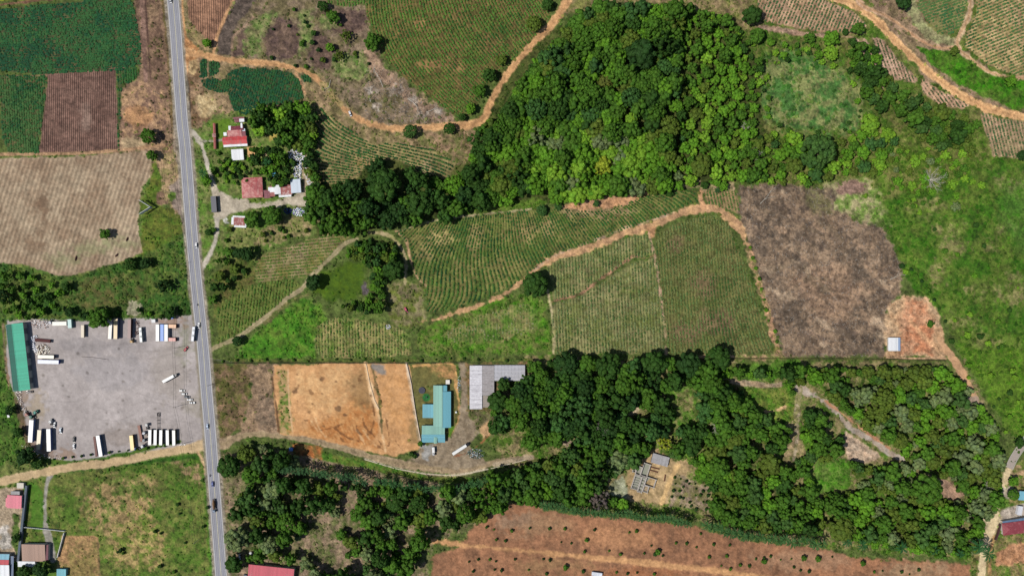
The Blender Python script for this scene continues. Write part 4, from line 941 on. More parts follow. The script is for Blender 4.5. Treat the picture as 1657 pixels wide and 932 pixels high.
def tree(px, py, r, c, label=None, group=None, cat='tree', tall=1.0, var=None, jit=.12):
    """broad tree: trunk and crown under an empty at the foot. r = crown radius in survey units"""
    Rm = r * PX
    hc = 1.0 * Rm * tall
    x, y, z = world(px, py, hc)
    Rm *= (1 - (float(z) + hc) / HC)
    name = 'tree' if r >= 6 else 'shrub'
    root = empty(name, (float(x), float(y), float(z)), random.uniform(0, 6.28), (Rm, Rm * random.uniform(.9, 1.1), Rm * tall))
    k = random.uniform(1 - jit, 1 + jit)
    oc = shrink(TG[c] if isinstance(c, str) else c, k)
    if r >= 6:
        i = random.randrange(len(CROWN)) if var is None else var
        t = link('trunk', TRUNK[i], root); cr = link('crown', CROWN[i], root)
    else:
        t = link('stem', SMALLT, root); cr = link('foliage', random.choice(SMALLC), root)
        root.scale[2] = Rm * 1.2
    cr.color = oc
    tag(root, label, cat if r >= 6 else 'shrub', group)
    return root

# --- filling the woods: crowns of uneven size packed inside an outline
def dfield(polys, x0, x1, y0, y1, st=3.0):
    X, Y = np.meshgrid(np.arange(x0, x1 + st, st), np.arange(y0, y1 + st, st)); D = np.full(X.shape, -1e3)
    for p in polys: D = np.maximum(D, sdf_poly(p, X, Y))
    return D
def pack(poly_, rmin, rmax, n, seed, gap=.8, holes=(), hm=.5):
    """place n crowns, largest first, centres apart by gap x the two radii and clear of the holes"""
    rg = random.Random(seed)
    xs, ys = zip(*poly_); x0, x1, y0, y1 = min(xs), max(xs), min(ys), max(ys)
    D = dfield([poly_], x0, x1, y0, y1); H = dfield(holes, x0, x1, y0, y1) if holes else None
    out = []; cell = {}; cs = 2 * rmax
    for r in sorted((rg.random() ** 1.6 * (rmax - rmin) + rmin for _ in range(n)), reverse=True):
        for _ in range(70):
            x = rg.uniform(x0, x1); y = rg.uniform(y0, y1); i = int((x - x0) / 3); j = int((y - y0) / 3)
            if D[j, i] < .2 * r or (H is not None and H[j, i] > -hm * r): continue
            ci, cj = int(x / cs), int(y / cs)
            if all((x - a) ** 2 + (y - b) ** 2 > (gap * (r + s)) ** 2 for u in (-1, 0, 1) for v in (-1, 0, 1) for a, b, s in cell.get((ci + u, cj + v), ())):
                out.append((x, y, r)); cell.setdefault((ci, cj), []).append((x, y, r)); break
    return out

def bandw(poly_, x, y):
    # where in its wood a crown stands
    xs, ys = zip(*poly_); u = (x - min(xs)) / (max(xs) - min(xs)); v = (y - min(ys)) / (max(ys) - min(ys))
    a = ('upper', 'middle', 'lower')[min(2, int(v * 3))]; b = ('left', 'centre', 'right')[min(2, int(u * 3))]
    return 'the middle' if (a, b) == ('middle', 'centre') else ('the ' + (a + ' ' if a != 'middle' else '') + (b + ' part' if b != 'centre' else 'part'))

FOREST = []   # (px, py, r, colour key, zone phrase, poly)
def wood(poly_, rmin, rmax, n, seed, cols, zone, gap=.8, holes=(), tall=1.0, hm=.5):
    rg = random.Random(seed)
    for x, y, r in pack(poly_, rmin, rmax, n, seed, gap, holes, hm):
        cl = cols(x, y, rg) if callable(cols) else rg.choice(cols)
        FOREST.append((x, y, r, cl, zone, bandw(poly_, x, y), tall * rg.uniform(.85, 1.15 if cl in ('bright', 'lime', 'grey', 'olive') else 1.8)))

ROADH = [[(786, 186), (796, 160), (818, 120), (838, 96), (856, 74), (878, 50), (896, 28), (914, 0), (940, 0), (918, 34), (902, 54), (882, 76), (860, 98), (842, 122), (818, 160), (804, 192)]]
def ne_cols(x, y, rg):
    if y > 200 + (x - 820) * .1 - 0 and x > 850: w = ['bright', 'bright', 'lime', 'bright', 'mid', 'bright', 'lime', 'olive', 'grey', 'mid']
    elif x < 860: w = ['dark', 'mid', 'mid', 'dark', 'olive', 'bright']
    else: w = ['dark', 'mid', 'mid', 'bright', 'mid', 'olive', 'mid', 'blue', 'bright']
    if x > 1110: w = ['bright', 'lime', 'bright', 'mid', 'mid', 'olive']
    return rg.choice(w)
NEW = [(802, 140), (818, 122), (850, 92), (880, 62), (905, 40), (940, 22), (975, 10), (1010, 12), (1060, 10), (1100, 8), (1150, 20), (1180, 32), (1196, 60), (1205, 110), (1198, 150), (1206, 190), (1226, 230), (1240, 262), (1236, 292), (1180, 292), (1130, 298), (1080, 304), (1030, 308), (980, 312), (930, 318), (905, 322), (880, 300), (850, 308), (830, 318), (790, 330), (768, 300), (764, 250), (775, 215), (796, 186)]
wood([p for p in NEW if p[0] < 1130], 5, 20, 820, 3, ne_cols, 'the big dense wood', gap=.46, holes=ROADH, hm=.85)
wood([(1100, 8), (1150, 20), (1180, 32), (1196, 60), (1205, 110), (1198, 150), (1206, 190), (1226, 230), (1240, 262), (1236, 292), (1180, 292), (1130, 298), (1090, 303), (1096, 200), (1090, 90)], 3.5, 12, 230, 33, ne_cols, 'the big wood\'s brighter side', gap=.8)
MIDW = [(500, 310), (540, 300), (575, 290), (600, 262), (625, 255), (650, 268), (690, 292), (725, 290), (765, 270), (800, 325), (760, 340), (735, 348), (700, 355), (665, 358), (640, 362), (610, 355), (590, 372), (545, 380), (520, 375), (496, 350)]
wood([(400, 232), (425, 238), (466, 246), (464, 300), (440, 296), (430, 285), (415, 282), (405, 262)], 3.5, 8, 34, 41, ['dark', 'mid', 'deep', 'bright', 'mid'], 'the garden thicket', gap=.7)
wood([(352, 258), (395, 262), (400, 290), (385, 300), (360, 290)], 3, 6, 20, 42, ['dark', 'mid', 'bright', 'lime'], 'the lower garden', gap=1.0)
wood(MIDW, 9, 20, 80, 4, ['dark', 'mid', 'deep', 'mid', 'dark', 'bright', 'mid'], 'the dark gully wood', gap=.6)
COLW = [(410, 172), (440, 170), (478, 166), (500, 160), (508, 200), (506, 240), (510, 280), (520, 310), (505, 320), (498, 290), (492, 250), (486, 235), (470, 240), (452, 232), (440, 215), (420, 212), (405, 195)]
wood(COLW, 5, 12, 75, 5, ['dark', 'deep', 'mid', 'mid', 'bright', 'dark', 'olive', 'lime'], 'the tree belt behind the houses', gap=.62)
CLUMP = [(552, 408), (575, 392), (600, 385), (625, 392), (645, 402), (650, 420), (630, 440), (620, 460), (622, 490), (630, 500), (600, 505), (560, 498), (548, 492), (590, 486), (600, 470), (596, 430), (575, 420)]
wood(CLUMP, 3.5, 8.5, 70, 6, ['mid', 'dark', 'bright', 'mid', 'blue', 'olive'], 'the loop path clump', gap=.62, hm=.9, holes=[[(646, 385), (664, 395), (668, 470), (648, 470)]])
EASTW = [(1225, 100), (1340, 70), (1400, 80), (1440, 110), (1490, 170), (1550, 175), (1585, 200), (1600, 250), (1500, 300), (1400, 290), (1330, 300), (1240, 292), (1235, 240), (1300, 215), (1370, 215), (1400, 185), (1385, 135), (1340, 95), (1230, 110)]
wood([(1222, 96), (1240, 80), (1300, 66), (1350, 78), (1385, 110), (1400, 150), (1408, 190), (1395, 215), (1300, 225), (1240, 205), (1225, 150)], 2.5, 6, 46, 35, ['bright', 'mid', 'lime', 'dark'], 'the hollow edge', gap=1.3, holes=[[(1245, 110), (1280, 95), (1340, 108), (1376, 145), (1384, 190), (1350, 205), (1290, 205), (1245, 185)]], hm=0)
wood([(1380, 100), (1420, 100), (1440, 130), (1480, 150), (1500, 172), (1560, 178), (1585, 205), (1560, 230), (1520, 240), (1490, 225), (1470, 200), (1440, 180), (1400, 165)], 8, 15, 46, 7, ['dark', 'mid', 'olive', 'mid', 'pine'], 'the wide road grove', gap=.62)
wood([(1185, 35), (1225, 75), (1232, 110), (1226, 190), (1240, 262), (1236, 292), (1205, 292), (1200, 200), (1206, 130)], 4, 9, 46, 31, ['bright', 'mid', 'lime', 'dark'], 'the right edge of the big wood', gap=.75)
wood([(1240, 66), (1330, 72), (1330, 90), (1250, 92)], 4, 8, 10, 32, ['bright', 'mid', 'lime'], 'the scrub above the grassy hollow', gap=1.2)
wood([(1236, 215), (1290, 220), (1370, 225), (1430, 200), (1460, 240), (1420, 280), (1360, 285), (1330, 300), (1240, 296)], 6, 13, 62, 8, ['bright', 'lime', 'mid', 'bright', 'olive', 'blue'], 'the light wood', gap=.66)
wood([(1440, 240), (1580, 240), (1590, 300), (1560, 340), (1500, 320), (1450, 300)], 5, 10, 30, 9, ['bright', 'mid', 'olive', 'lime', 'grey'], 'the scrub wood', gap=.95)
wood([(1380, 60), (1420, 78), (1425, 110), (1390, 120), (1370, 90)], 6, 11, 14, 10, ['dark', 'mid', 'bright'], 'the trees by the crop strip', gap=.7)
# south-east wood
SEH = [[(1016, 800), (1014, 766), (1034, 742), (1058, 728), (1090, 738), (1118, 748), (1150, 795), (1150, 832), (1022, 820)], [(1282, 622), (1310, 622), (1400, 690), (1460, 735), (1452, 752), (1400, 752), (1366, 742), (1362, 700), (1330, 668), (1302, 650), (1298, 740), (1268, 740), (1282, 680)],
       [(1168, 608), (1200, 610), (1262, 612), (1280, 640), (1280, 690), (1256, 680), (1230, 660), (1215, 640), (1190, 630)], [(1060, 640), (1110, 618), (1130, 640), (1128, 690), (1080, 690), (1090, 660)], [(1312, 745), (1370, 742), (1388, 790), (1320, 800)], [(1494, 760), (1545, 778), (1565, 812), (1515, 805)], [(1000, 668), (1030, 655), (1040, 662), (1020, 678)],
       [(790, 700), (860, 700), (900, 720), (930, 705), (925, 725), (860, 752), (800, 765), (770, 740)], [(970, 775), (1012, 760), (1016, 810), (980, 800)]]
SEW = [(812, 620), (850, 590), (880, 582), (930, 580), (990, 584), (1050, 582), (1110, 584), (1180, 590), (1190, 606), (1230, 600), (1290, 596), (1330, 596), (1390, 596), (1450, 596), (1520, 596), (1548, 610), (1580, 650), (1610, 690), (1616, 730), (1622, 780), (1608, 825), (1585, 850), (1580, 895), (1530, 895), (1460, 885), (1400, 880), (1340, 868), (1300, 860), (1250, 858), (1190, 850), (1160, 830), (1010, 820), (960, 815), (900, 806), (870, 815), (840, 805), (800, 800), (790, 760), (800, 700), (795, 660)]
def se_cols(x, y, rg):
    if x < 1150 and y < 720: return rg.choice(['dark', 'deep', 'dark', 'mid', 'dark', 'mid', 'blue'])
    if x > 1380: return rg.choice(['mid', 'olive', 'grey', 'bright', 'pine', 'bright', 'mid', 'olive', 'grey'])
    return rg.choice(['mid', 'dark', 'mid', 'olive', 'bright', 'mid', 'pine', 'mid'])
SEW1 = [p for p in SEW if p[0] < 1200]; SEW1 = [(812, 640), (850, 612), (864, 588), (885, 582), (930, 580), (990, 584), (1050, 582), (1110, 584), (1176, 592), (1186, 640), (1200, 700), (1190, 780), (1186, 848), (1160, 830), (1010, 820), (960, 815), (900, 806), (870, 815), (840, 805), (800, 800), (790, 760), (800, 700), (795, 660)]
SEW2 = [(1180, 594), (1230, 600), (1290, 594), (1330, 596), (1390, 596), (1450, 596), (1520, 596), (1548, 610), (1580, 650), (1610, 690), (1616, 730), (1622, 780), (1608, 825), (1585, 850), (1580, 895), (1530, 895), (1460, 885), (1400, 880), (1340, 868), (1300, 860), (1250, 858), (1190, 850), (1186, 780), (1200, 700), (1184, 640)]
rgh = random.Random(9)
GAPS = []
for _ in range(34):
    gx_, gy_, gr_ = rgh.uniform(1200, 1600), rgh.uniform(600, 880), rgh.uniform(5, 10)
    GAPS.append([(gx_ + gr_ * 1.3 * math.cos(k) * rgh.uniform(.6, 1.4), gy_ + gr_ * math.sin(k) * rgh.uniform(.5, 1.1)) for k in (0, 1, 2, 3, 4, 5)])
for _ in range(12):
    gx_, gy_, gr_ = rgh.uniform(1020, 1190), rgh.uniform(620, 800), rgh.uniform(6, 10)
    GAPS.append([(gx_ + gr_ * 1.3 * math.cos(k) * rgh.uniform(.6, 1.4), gy_ + gr_ * math.sin(k) * rgh.uniform(.5, 1.1)) for k in (0, 1, 2, 3, 4, 5)])
for gx_, gy_, gr_ in ((1250, 600, 8), (1210, 598, 7), (1300, 606, 7), (1360, 606, 8), (1460, 606, 8), (1500, 640, 7), (1400, 660, 8), (1450, 680, 8), (1500, 720, 7), (1300, 720, 8), (1340, 780, 9), (1290, 830, 7), (1560, 700, 7), (1580, 780, 8), (1440, 740, 12), (1470, 745, 10), (1330, 625, 10), (1370, 640, 9), (1420, 625, 8), (1230, 720, 12), (1345, 700, 12), (1335, 830, 9), (1420, 800, 10), (1395, 770, 10), (1462, 770, 8), (1290, 780, 10), (1480, 700, 8), (1540, 740, 7), (1250, 800, 8), (1210, 760, 8), (1440, 850, 8), (1480, 820, 8), (1560, 850, 9), (1180, 740, 8)):
    GAPS.append([(gx_ + gr_ * math.cos(k) * rgh.uniform(.6, 1.4), gy_ + gr_ * math.sin(k) * rgh.uniform(.5, 1.1)) for k in (0, 1, 2, 3, 4, 5)])
wood(SEW1, 6, 18, 520, 12, se_cols, 'the dark lower wood', gap=.56, holes=SEH + GAPS + [[(872, 806), (930, 814), (1040, 824), (1125, 836), (1125, 862), (1040, 850), (930, 840), (872, 828)]])
wood(SEW2, 4.5, 15, 600, 22, se_cols, 'the mixed lower wood', gap=.68, holes=SEH + GAPS)
SW = [(382, 728), (420, 722), (470, 740), (500, 762), (560, 770), (620, 778), (700, 785), (780, 778), (800, 770), (840, 805), (800, 826), (760, 845), (730, 855), (690, 860), (680, 890), (660, 925), (600, 940), (520, 940), (480, 910), (440, 905), (400, 905), (385, 880), (372, 850), (385, 800), (410, 780), (398, 756)]
PALMB = [[(446, 748), (500, 752), (600, 766), (600, 788), (500, 776), (446, 770)], [(610, 768), (700, 776), (780, 770), (780, 784), (700, 792), (612, 784)]]
SWH = [[(480, 830), (560, 832), (600, 850), (580, 862), (540, 856), (500, 856)], [(440, 890), (480, 870), (540, 840), (560, 900), (540, 935), (490, 905)], [(545, 790), (580, 790), (570, 850), (550, 850)], [(388, 830), (405, 825), (402, 860), (380, 850)], [(560, 900), (590, 890), (590, 930), (560, 930)], [(460, 800), (480, 795), (478, 815), (462, 815)], [(640, 860), (670, 850), (660, 890), (640, 890)], [(690, 790), (720, 800), (700, 820)], [(430, 850), (450, 845), (450, 870)], [(600, 800), (620, 795), (615, 815)]]
wood(SW, 5, 17, 230, 13, ['mid', 'mid', 'dark', 'grey', 'mid', 'olive', 'pine', 'dark'], 'the red hall grove', gap=.7, holes=SWH + PALMB, hm=.3)
wood([(0, 430), (60, 445), (110, 455), (100, 500), (60, 512), (0, 515)], 5, 9, 26, 14, ['mid', 'dark', 'bright', 'mid'], 'the thicket above the yard', gap=.9)
wood([(340, 430), (370, 400), (410, 400), (400, 440), (360, 470), (340, 500)], 5, 9, 16, 15, ['mid', 'dark', 'olive'], 'the roadside thicket', gap=.95)

# --- trees standing out by themselves: x, y, radius, colour, label
SOLO = [
 (866, 461, 22, 'dark', 'large lone round tree with a dense dark crown at the edge of the orange track', 0),
 (507, 457, 14, 'deep', 'round dark tree standing where the two rut track ends', 2),
 (637, 437, 19, 'dark', 'big round dark tree overhanging the sandy loop path', 2),
 (384, 552, 9, 'deep', 'small round dark tree beside the start of the two rut track', 0),
 (370, 754, 20, 'dark', 'big round glossy tree leaning over the highway edge below the junction', 0),
 (398, 735, 15, 'olive', 'olive tree between the gravel road and the glossy highway tree', 3),
 (384, 872, 20, 'grey', 'grey green tree overhanging the highway near the bottom edge', 5),
 (379, 912, 16, 'dark', 'dark tree beside the highway left of the long red roof', 2),
 (239, 220, 13, 'mid', 'bushy tree on the dry roadside ground right of the ploughed field', 1),
 (246, 252, 9, 'mid', 'small bright bushy tree at the corner of the stubble field', 5),
 (335, 70, 8, 'bright', 'small bright tree in the fork of the orange dirt road', 2),
 (602, 68, 15, 'mid', 'tall tree on the left edge of the hill field', 3),
 (522, 10, 10, 'dark', 'small dark tree near the top edge above the burnt patches', 1),
 (540, 28, 12, 'mid', 'bushy tree in the rough ground left of the hill field', 3),
 (560, 58, 9, 'olive', 'sparse tree just left of the tall hill field tree', 7),
 (534, 77, 7, 'bright', 'small bright round tree in the middle of the rough ground', 5),
 (549, 90, 8, 'olive', 'small yellowish tree above the bend of the orange road', 7),
 (664, 213, 12, 'pine', 'grey green bush beside the lower bend of the orange road', 4),
 (727, 208, 10, 'dark', 'bush overhanging the orange road near the wood', 4),
 (864, 38, 14, 'olive', 'olive tree on the hill field side of the rising orange road', 4),
 (886, 8, 10, 'dark', 'dark tree at the top edge left of the rising orange road', 2),
 (812, 98, 9, 'olive', 'tree beside the orange road below the olive tree', 3),
 (792, 122, 11, 'dark', 'dark tree at the lower right corner of the hill field', 5),
 (776, 148, 11, 'mid', 'tree at the tip of the hill field above the road end', 3),
 (762, 176, 9, 'bright', 'bright bush at the lowest tip of the hill field', 5),
 (748, 190, 7, 'dark', 'small bush by the road at the lowest tip of the hill field', 1),
 (1217, 25, 17, 'dark', 'dark tree beside the slanting rows near the top edge', 2),
 (1225, 58, 14, 'mid', 'mid green tree below the dark tree by the slanting rows', 0),
 (1389, 47, 10, 'mid', 'rounded tree with a hard shadow below the slanting rows', 5),
 (1368, 52, 6, 'dark', 'small dark tree touching the lower edge of the slanting rows', 0),
 (1345, 62, 14, 'bright', 'bright tree below the middle of the slanting rows', 3),
 (1310, 62, 10, 'mid', 'low tree left of the bright tree under the slanting rows', 1),
 (1345, 85, 12, 'lime', 'spreading yellow green tree above the grassy hollow', 6),
 (1325, 245, 30, 'pine', 'very wide flat topped bluish tree in the light wood', 4),
 (1285, 268, 15, 'olive', 'greyish round tree left of the very wide flat topped tree', 2),
 (1408, 200, 17, 'lime', 'glowing yellow green tree right of the grassy hollow', 0),
 (1075, 108, 16, 'blue', 'smooth round bluish tree in the upper part of the dense wood', 4),
 (1037, 88, 26, 'deep', 'very dark broad tree at the heart of the dense wood', 2),
 (978, 135, 15, 'rust', 'brownish round tree left of the heart of the dense wood', 4),
 (1094, 172, 13, 'bright', 'bright round tree in the right half of the dense wood', 0),
 (1022, 192, 11, 'lime', 'pale yellow green round tree low in the dense wood', 0),
 (1080, 205, 22, 'olive', 'broad olive brown tree low in the dense wood', 4),
 (1136, 268, 20, 'olive', 'tall dense olive tree near the lower edge of the dense wood', 0),
 (976, 268, 17, 'yellow', 'golden green tree near the lower edge of the dense wood', 3),
 (1144, 200, 11, 'lime', 'small yellow green round tree in the right of the dense wood', 2),
 (620, 300, 30, 'dark', 'tallest broad dark tree of the wood below the curved rows', 0),
 (680, 330, 22, 'dark', 'broad dark tree right of the tallest tree below the curved rows', 5),
 (408, 355, 15, 'mid', 'round tree beside the small rusty shed', 2),
 (440, 348, 17, 'mid', 'large round tree right of the rusty shed', 0),
 (400, 411, 13, 'deep', 'dark low tree above the level crop rows', 1),
 (386, 410, 10, 'deep', 'small dark tree left of the level crop rows', 2),
 (335, 292, 9, 'bright', 'small bright tree between the highway and the gravel lane', 3),
 (337, 376, 6, 'dark', 'tiny round tree on the grass between highway and gravel lane', 0),
 (1430, 648, 22, 'olive', 'broad olive domed tree below the orange dropping track', 4),
 (1456, 713, 14, 'olive', 'olive domed tree right of the grey track bend', 0),
 (1510, 748, 12, 'olive', 'olive tree left of the pale earth patch', 2),
 (1500, 790, 26, 'mid', 'wide mid green tree below the pale earth patch', 6),
 (1362, 855, 22, 'olive', 'smooth olive domed tree above the planted reddish earth', 0),
 (1245, 750, 20, 'olive', 'olive tree left of the bright clearing in the wood', 2),
 (1162, 580, 22, 'dark', 'big round tree at the field corner end of the wood edge', 0),
 (1115, 590, 20, 'deep', 'very dark tree along the upper edge of the wood', 5),
 (1060, 588, 22, 'dark', 'broad tree at the upper wood edge below the dividing path', 3),
 (985, 592, 24, 'dark', 'broad dark tree at the upper wood edge below the faded plot', 1),
 (915, 588, 22, 'deep', 'dark tree at the upper left corner of the wood', 0),
 (950, 590, 16, 'mid', 'bright edged tree at the upper left of the wood', 2),
 (1060, 680, 13, 'blue', 'isolated dusky round tree in the wood clearing', 0),
 (1118, 722, 18, 'dark', 'dark tree above the grey roofed builders shed', 2),
 (1074, 716, 11, 'yellow', 'yellowish tree just above the grey builders shed', 7),
 (970, 808, 16, (96, 88, 80), 'leafless greyish brown tree left of the concrete ruin', 7),
 (1000, 748, 20, 'grey', 'pale grey green tree left of the concrete ruin', 3),
 (695, 836, 14, 'mid', 'tree at the tip of the grove beside the reddish earth', 5),
 (113, 505, 9, 'deep', 'dark tree on the upper edge of the truck yard', 1),
 (160, 514, 18, 'mid', 'low bright tree spilling onto the truck yard', 3),
 (210, 428, 12, 'dark', 'dark bush at the bottom corner of the stubble field', 1),
 (236, 426, 9, 'deep', 'darker bush right of the stubble field corner', 5),
 (265, 462, 11, 'deep', 'dark bush on the green verge left of the highway', 7),
 (275, 508, 10, 'dark', 'bush by the blue tarpaulin at the yard edge', 3),
 (2, 478, 12, 'deep', 'dark tree at the left picture edge above the yard', 1),
 (170, 379, 9, 'mid', 'single green bush growing in the stubble field', 3),
 (42, 738, 17, 'deep', 'dark tree at the lower left corner of the truck yard', 3),
 (60, 750, 10, 'dark', 'smaller dark tree beside the yard corner tree', 1),
 (16, 664, 9, 'deep', 'dark tree below the green warehouse', 1),
 (30, 700, 9, 'dark', 'bush left of the parked white trailer', 3),
 (66, 922, 14, 'deep', 'dark tree in front of the brown roofed house', 0),
 (40, 926, 12, 'dark', 'dark tree right of the blue and white roofed house', 2),
 (27, 870, 8, 'dark', 'bush squeezed beside the long dark shed', 3),
 (806, 650, 18, 'dark', 'tree overhanging the white shade house', 2),
 (815, 622, 11, 'dark', 'small dark tree below the long wing of the shade house', 5),
 (864, 594, 13, 'mid', 'tree at the right end of the shade house', 3),
 (840, 680, 20, 'mid', 'pale limbed tree at the left edge of the big wood', 1),
 (860, 715, 18, 'mid', 'tree above the end of the brown gravel road', 3),
 (1650, 716, 9, 'dark', 'small tree right of the concrete bridge', 3),
 (1640, 800, 10, 'mid', 'round tree left of the turquoise roof', 0),
 (1640, 778, 9, 'bright', 'bright tree above the turquoise roof', 3),
 (1655, 252, 9, 'deep', 'dark tree at the right picture edge under the crop rows', 0),
 (1544, 82, 8, 'olive', 'small olive tree where the corner tracks meet', 3),
 (1462, 4, 14, 'deep', 'dark tree at the top beside the dense crop plot', 2),
 (1636, 132, 10, 'bright', 'bright bush below the wide corner field', 3),
 (1505, 524, 6, 'mid', 'small bush on the orange clearing', 3),
 (1140, 300, 7, 'dark', 'dark bush above the small triangle of crop rows', 1),
 (1170, 302, 9, 'bright', 'bright banana like bush at the burnt field corner', 3),
 (1083, 312, 8, 'dark', 'dark bush on the upper edge of the long field', 6),
 (965, 330, 6, 'blue', 'small bluish bush on the bare bank of the long field', 3),
 (903, 334, 7, 'blue', 'dark low bush at the top edge of the long field', 6),
 (877, 340, 9, 'blue', 'bluish low bush at the start of the bare bank', 6),
]
for x, y, r, c, lb, v in SOLO:
    tree(x, y, r, c, lb, 'single trees and bushes', var=v, jit=.05)
SOLOXY = [(s[0], s[1], s[2]) for s in SOLO]
FOREST = [f for f in FOREST if all((f[0] - a) ** 2 + (f[1] - b) ** 2 > (.62 * (f[2] + r)) ** 2 for a, b, r in SOLOXY)]
FOREST.sort(key=lambda f: -f[2])
inview = lambda f: 0 < f[0] < 1657 and 0 < f[1] < 932
nsolo = len([s for s in SOLO if s[2] >= 6])
NIND = 290 - nsolo
big = [f for f in FOREST if inview(f)][:NIND]
ids_big = set(id(f) for f in big)
rest = [f for f in FOREST if id(f) not in ids_big]
for x, y, r, c, zone, part, tall in big:
    sz = 'broad' if r > 14 else 'medium' if r > 11 else 'slender'
    tree(x, y, r, c, '%s %s tree in %s of %s' % (sz, CN[c], part, zone), 'trees of ' + zone, tall=tall)
# the many smaller crowns of the woods read as one mass
Vs, Fs, Cs, nv = [], [], [], 0
LOW = [crown_geo(np.random.default_rng(100 + i), 24 + 2 * i, 1, 420, flat=.75, lobe=(.16, .32), ragged=.5, spread=.74, leaf=.08) for i in range(8)]
LT = [trunk_geo(np.random.default_rng(200 + i), .8, .06, 2) for i in range(2)]
TV, TF, tn = [], [], 0
for x, y, r, c, zone, part, tall in rest:
    V, F, C = random.choice(LOW); Rm = r * PX; hc = 1.0 * Rm * tall
    wx, wy, wz = world(x, y, hc); a = random.uniform(0, 6.28); ca, sa = math.cos(a), math.sin(a)
    Q = np.stack([(V[:, 0] * ca - V[:, 1] * sa) * Rm + float(wx), (V[:, 0] * sa + V[:, 1] * ca) * Rm + float(wy), V[:, 2] * Rm * tall + float(wz)], -1)
    Vs.append(Q); Fs.append(F + nv); nv += len(Q); Cs.append(C * np.array(shrink(TG[c], random.uniform(.85, 1.15))[:3]))
    V, F = random.choice(LT); Q = V * Rm + np.array([float(wx), float(wy), float(wz)]); TV.append(Q); TF.append(F + tn); tn += len(Q)
print('trees', len(big), nsolo, 'mass', len(rest))
if rest:
    wd = tag(link('woodland', mesh_np('woodland', np.vstack(Vs), np.vstack(Fs), LEAFC, np.vstack(Cs))), 'mass of smaller tree crowns filling the woods between the big trees', 'woodland', kind='stuff')
    link('trunks', mesh_np('trunks', np.vstack(TV), np.vstack(TF), BARK), wd)

# ---------------------------------------------------------------- palms
def frond(rng, a, L, droop, w):
    V = []; F = []; C = []
    n = 7
    ca, sa = math.cos(a), math.sin(a)
    pts = []
    for i in range(n + 1):
        t = i / n; rr = L * (t ** .9) * (1 - .12 * t); z = .35 * L * math.sin(t * 1.9) - droop * L * t * t
        pts.append((rr, z))
    for i in range(n):
        (r0, z0), (r1, z1) = pts[i], pts[i + 1]
        wid = w * math.sin(math.pi * (i + .8) / (n + .8))
        for s in (-1, 1):
            b = len(V)
            for (rr, zz, off, dz) in ((r0, z0, 0, 0), (r1, z1, 0, 0), (r1 + .12 * L / n, z1, wid * s, -wid * .35), (r0 + .35 * L / n, z0, wid * s, -wid * .35)):
                V.append((rr * ca - off * sa, rr * sa + off * ca, zz + dz))
            F += [(b, b + 1, b + 2), (b, b + 2, b + 3)]
            t = rng.uniform(.75, 1.25); C += [(t, t, t)] * 4
    return np.array(V), np.array(F), np.array(C)
PALM = []
for i in range(4):
    rg = np.random.default_rng(300 + i); parts = []; cs = []
    for k in range(15):
        V, F, C = frond(rg, k * 2.4 + rg.uniform(-.2, .2), rg.uniform(.85, 1.15), rg.uniform(.2, .75), .1)
        parts.append((V, F)); cs.append(C)
    V, F = join(parts); V = V + np.array([0, 0, 1.7])
    PALM.append(mesh_np('fronds', V, F, LEAF, np.vstack(cs)))
V, F = tube([(0, 0, -.1), (.03, .02, .8), (0, 0, 1.72)], [.075, .055, .045], 7); PT = mesh_np('trunk', V, F, BARK)
def palm(px, py, r, label, group, c=(44, 80, 50), tall=1.0, cat='palm tree'):
    Rm = r * PX; hc = 1.8 * Rm * tall
    x, y, z = world(px, py, hc)
    root = empty('palm_tree', (float(x), float(y), float(z)), random.uniform(0, 6.28), (Rm, Rm, Rm * tall))
    link('trunk', PT, root); cr = link('fronds', random.choice(PALM), root); cr.color = shrink(c, random.uniform(.95, 1.25))
    tag(root, label, cat, group)
def along(pts, step):
    q = spline(pts, 10); out = []; acc = 0
    for a, b in zip(q[:-1], q[1:]):
        L = math.hypot(b[0] - a[0], b[1] - a[1])
        while acc < L:
            t = acc / L; out.append((a[0] + (b[0] - a[0]) * t, a[1] + (b[1] - a[1]) * t)); acc += step
        acc -= L
    return out
for x, y in along([(448, 758), (500, 764), (560, 772), (590, 778)], 6.5):
    palm(x + random.uniform(-1, 1), y + random.uniform(-3, 3), random.uniform(7, 9), 'dusky palm in the row along the green strip under the gravel road', 'palm row along the green strip', (56, 88, 52), 1.7)
for x, y in along([(610, 778), (680, 788), (740, 790), (790, 776)], 13):
    palm(x, y + random.uniform(-3, 3), random.uniform(8, 10), 'palm in the broken row between the gravel road bend and the grove', 'palm row at the gravel road bend', (50, 84, 44), 1.5)
for x, y in along([(880, 815), (930, 826), (980, 831), (1040, 836), (1090, 842), (1120, 848)], 7):
    palm(x + random.uniform(-1, 1), y + random.uniform(-3, 3), random.uniform(7.5, 10), 'palm in the close row between the concrete ruin and the reddish earth', 'palm row below the concrete ruin', (54, 88, 46), 1.5)
for x, y in along([(1145, 850), (1190, 862), (1240, 872), (1300, 876), (1340, 882)], 10):
    palm(x, y + random.uniform(-4, 4), random.uniform(9, 12), 'palm in the looser row at the lower edge of the wood', 'palm row at the lower wood edge', (54, 88, 44), 1.4)
for x, y, r, lb in ((1372, 876, 11, 'separate palm left of three others above the reddish earth'), (1397, 882, 11, 'separate palm in the middle above the reddish earth'), (1460, 886, 12, 'large separate palm near the right of the reddish earth'), (1512, 890, 10, 'shaggy palm left of the sandy road'), (1555, 896, 9, 'low palm at the wood corner by the sandy road'),
                    (1586, 884, 14, 'left of the two tall palms shading the sandy road'), (1600, 896, 14, 'right of the two tall palms shading the sandy road'), (328, 280, 9, 'ragged palm between the highway and the gravel lane'), (432, 262, 8, 'palm in the garden of the white roofed house'), (1160, 308, 6, 'tiny palm by the burnt field corner')):
    palm(x, y, r, lb, 'single palms', (40, 80, 40), 1.3)

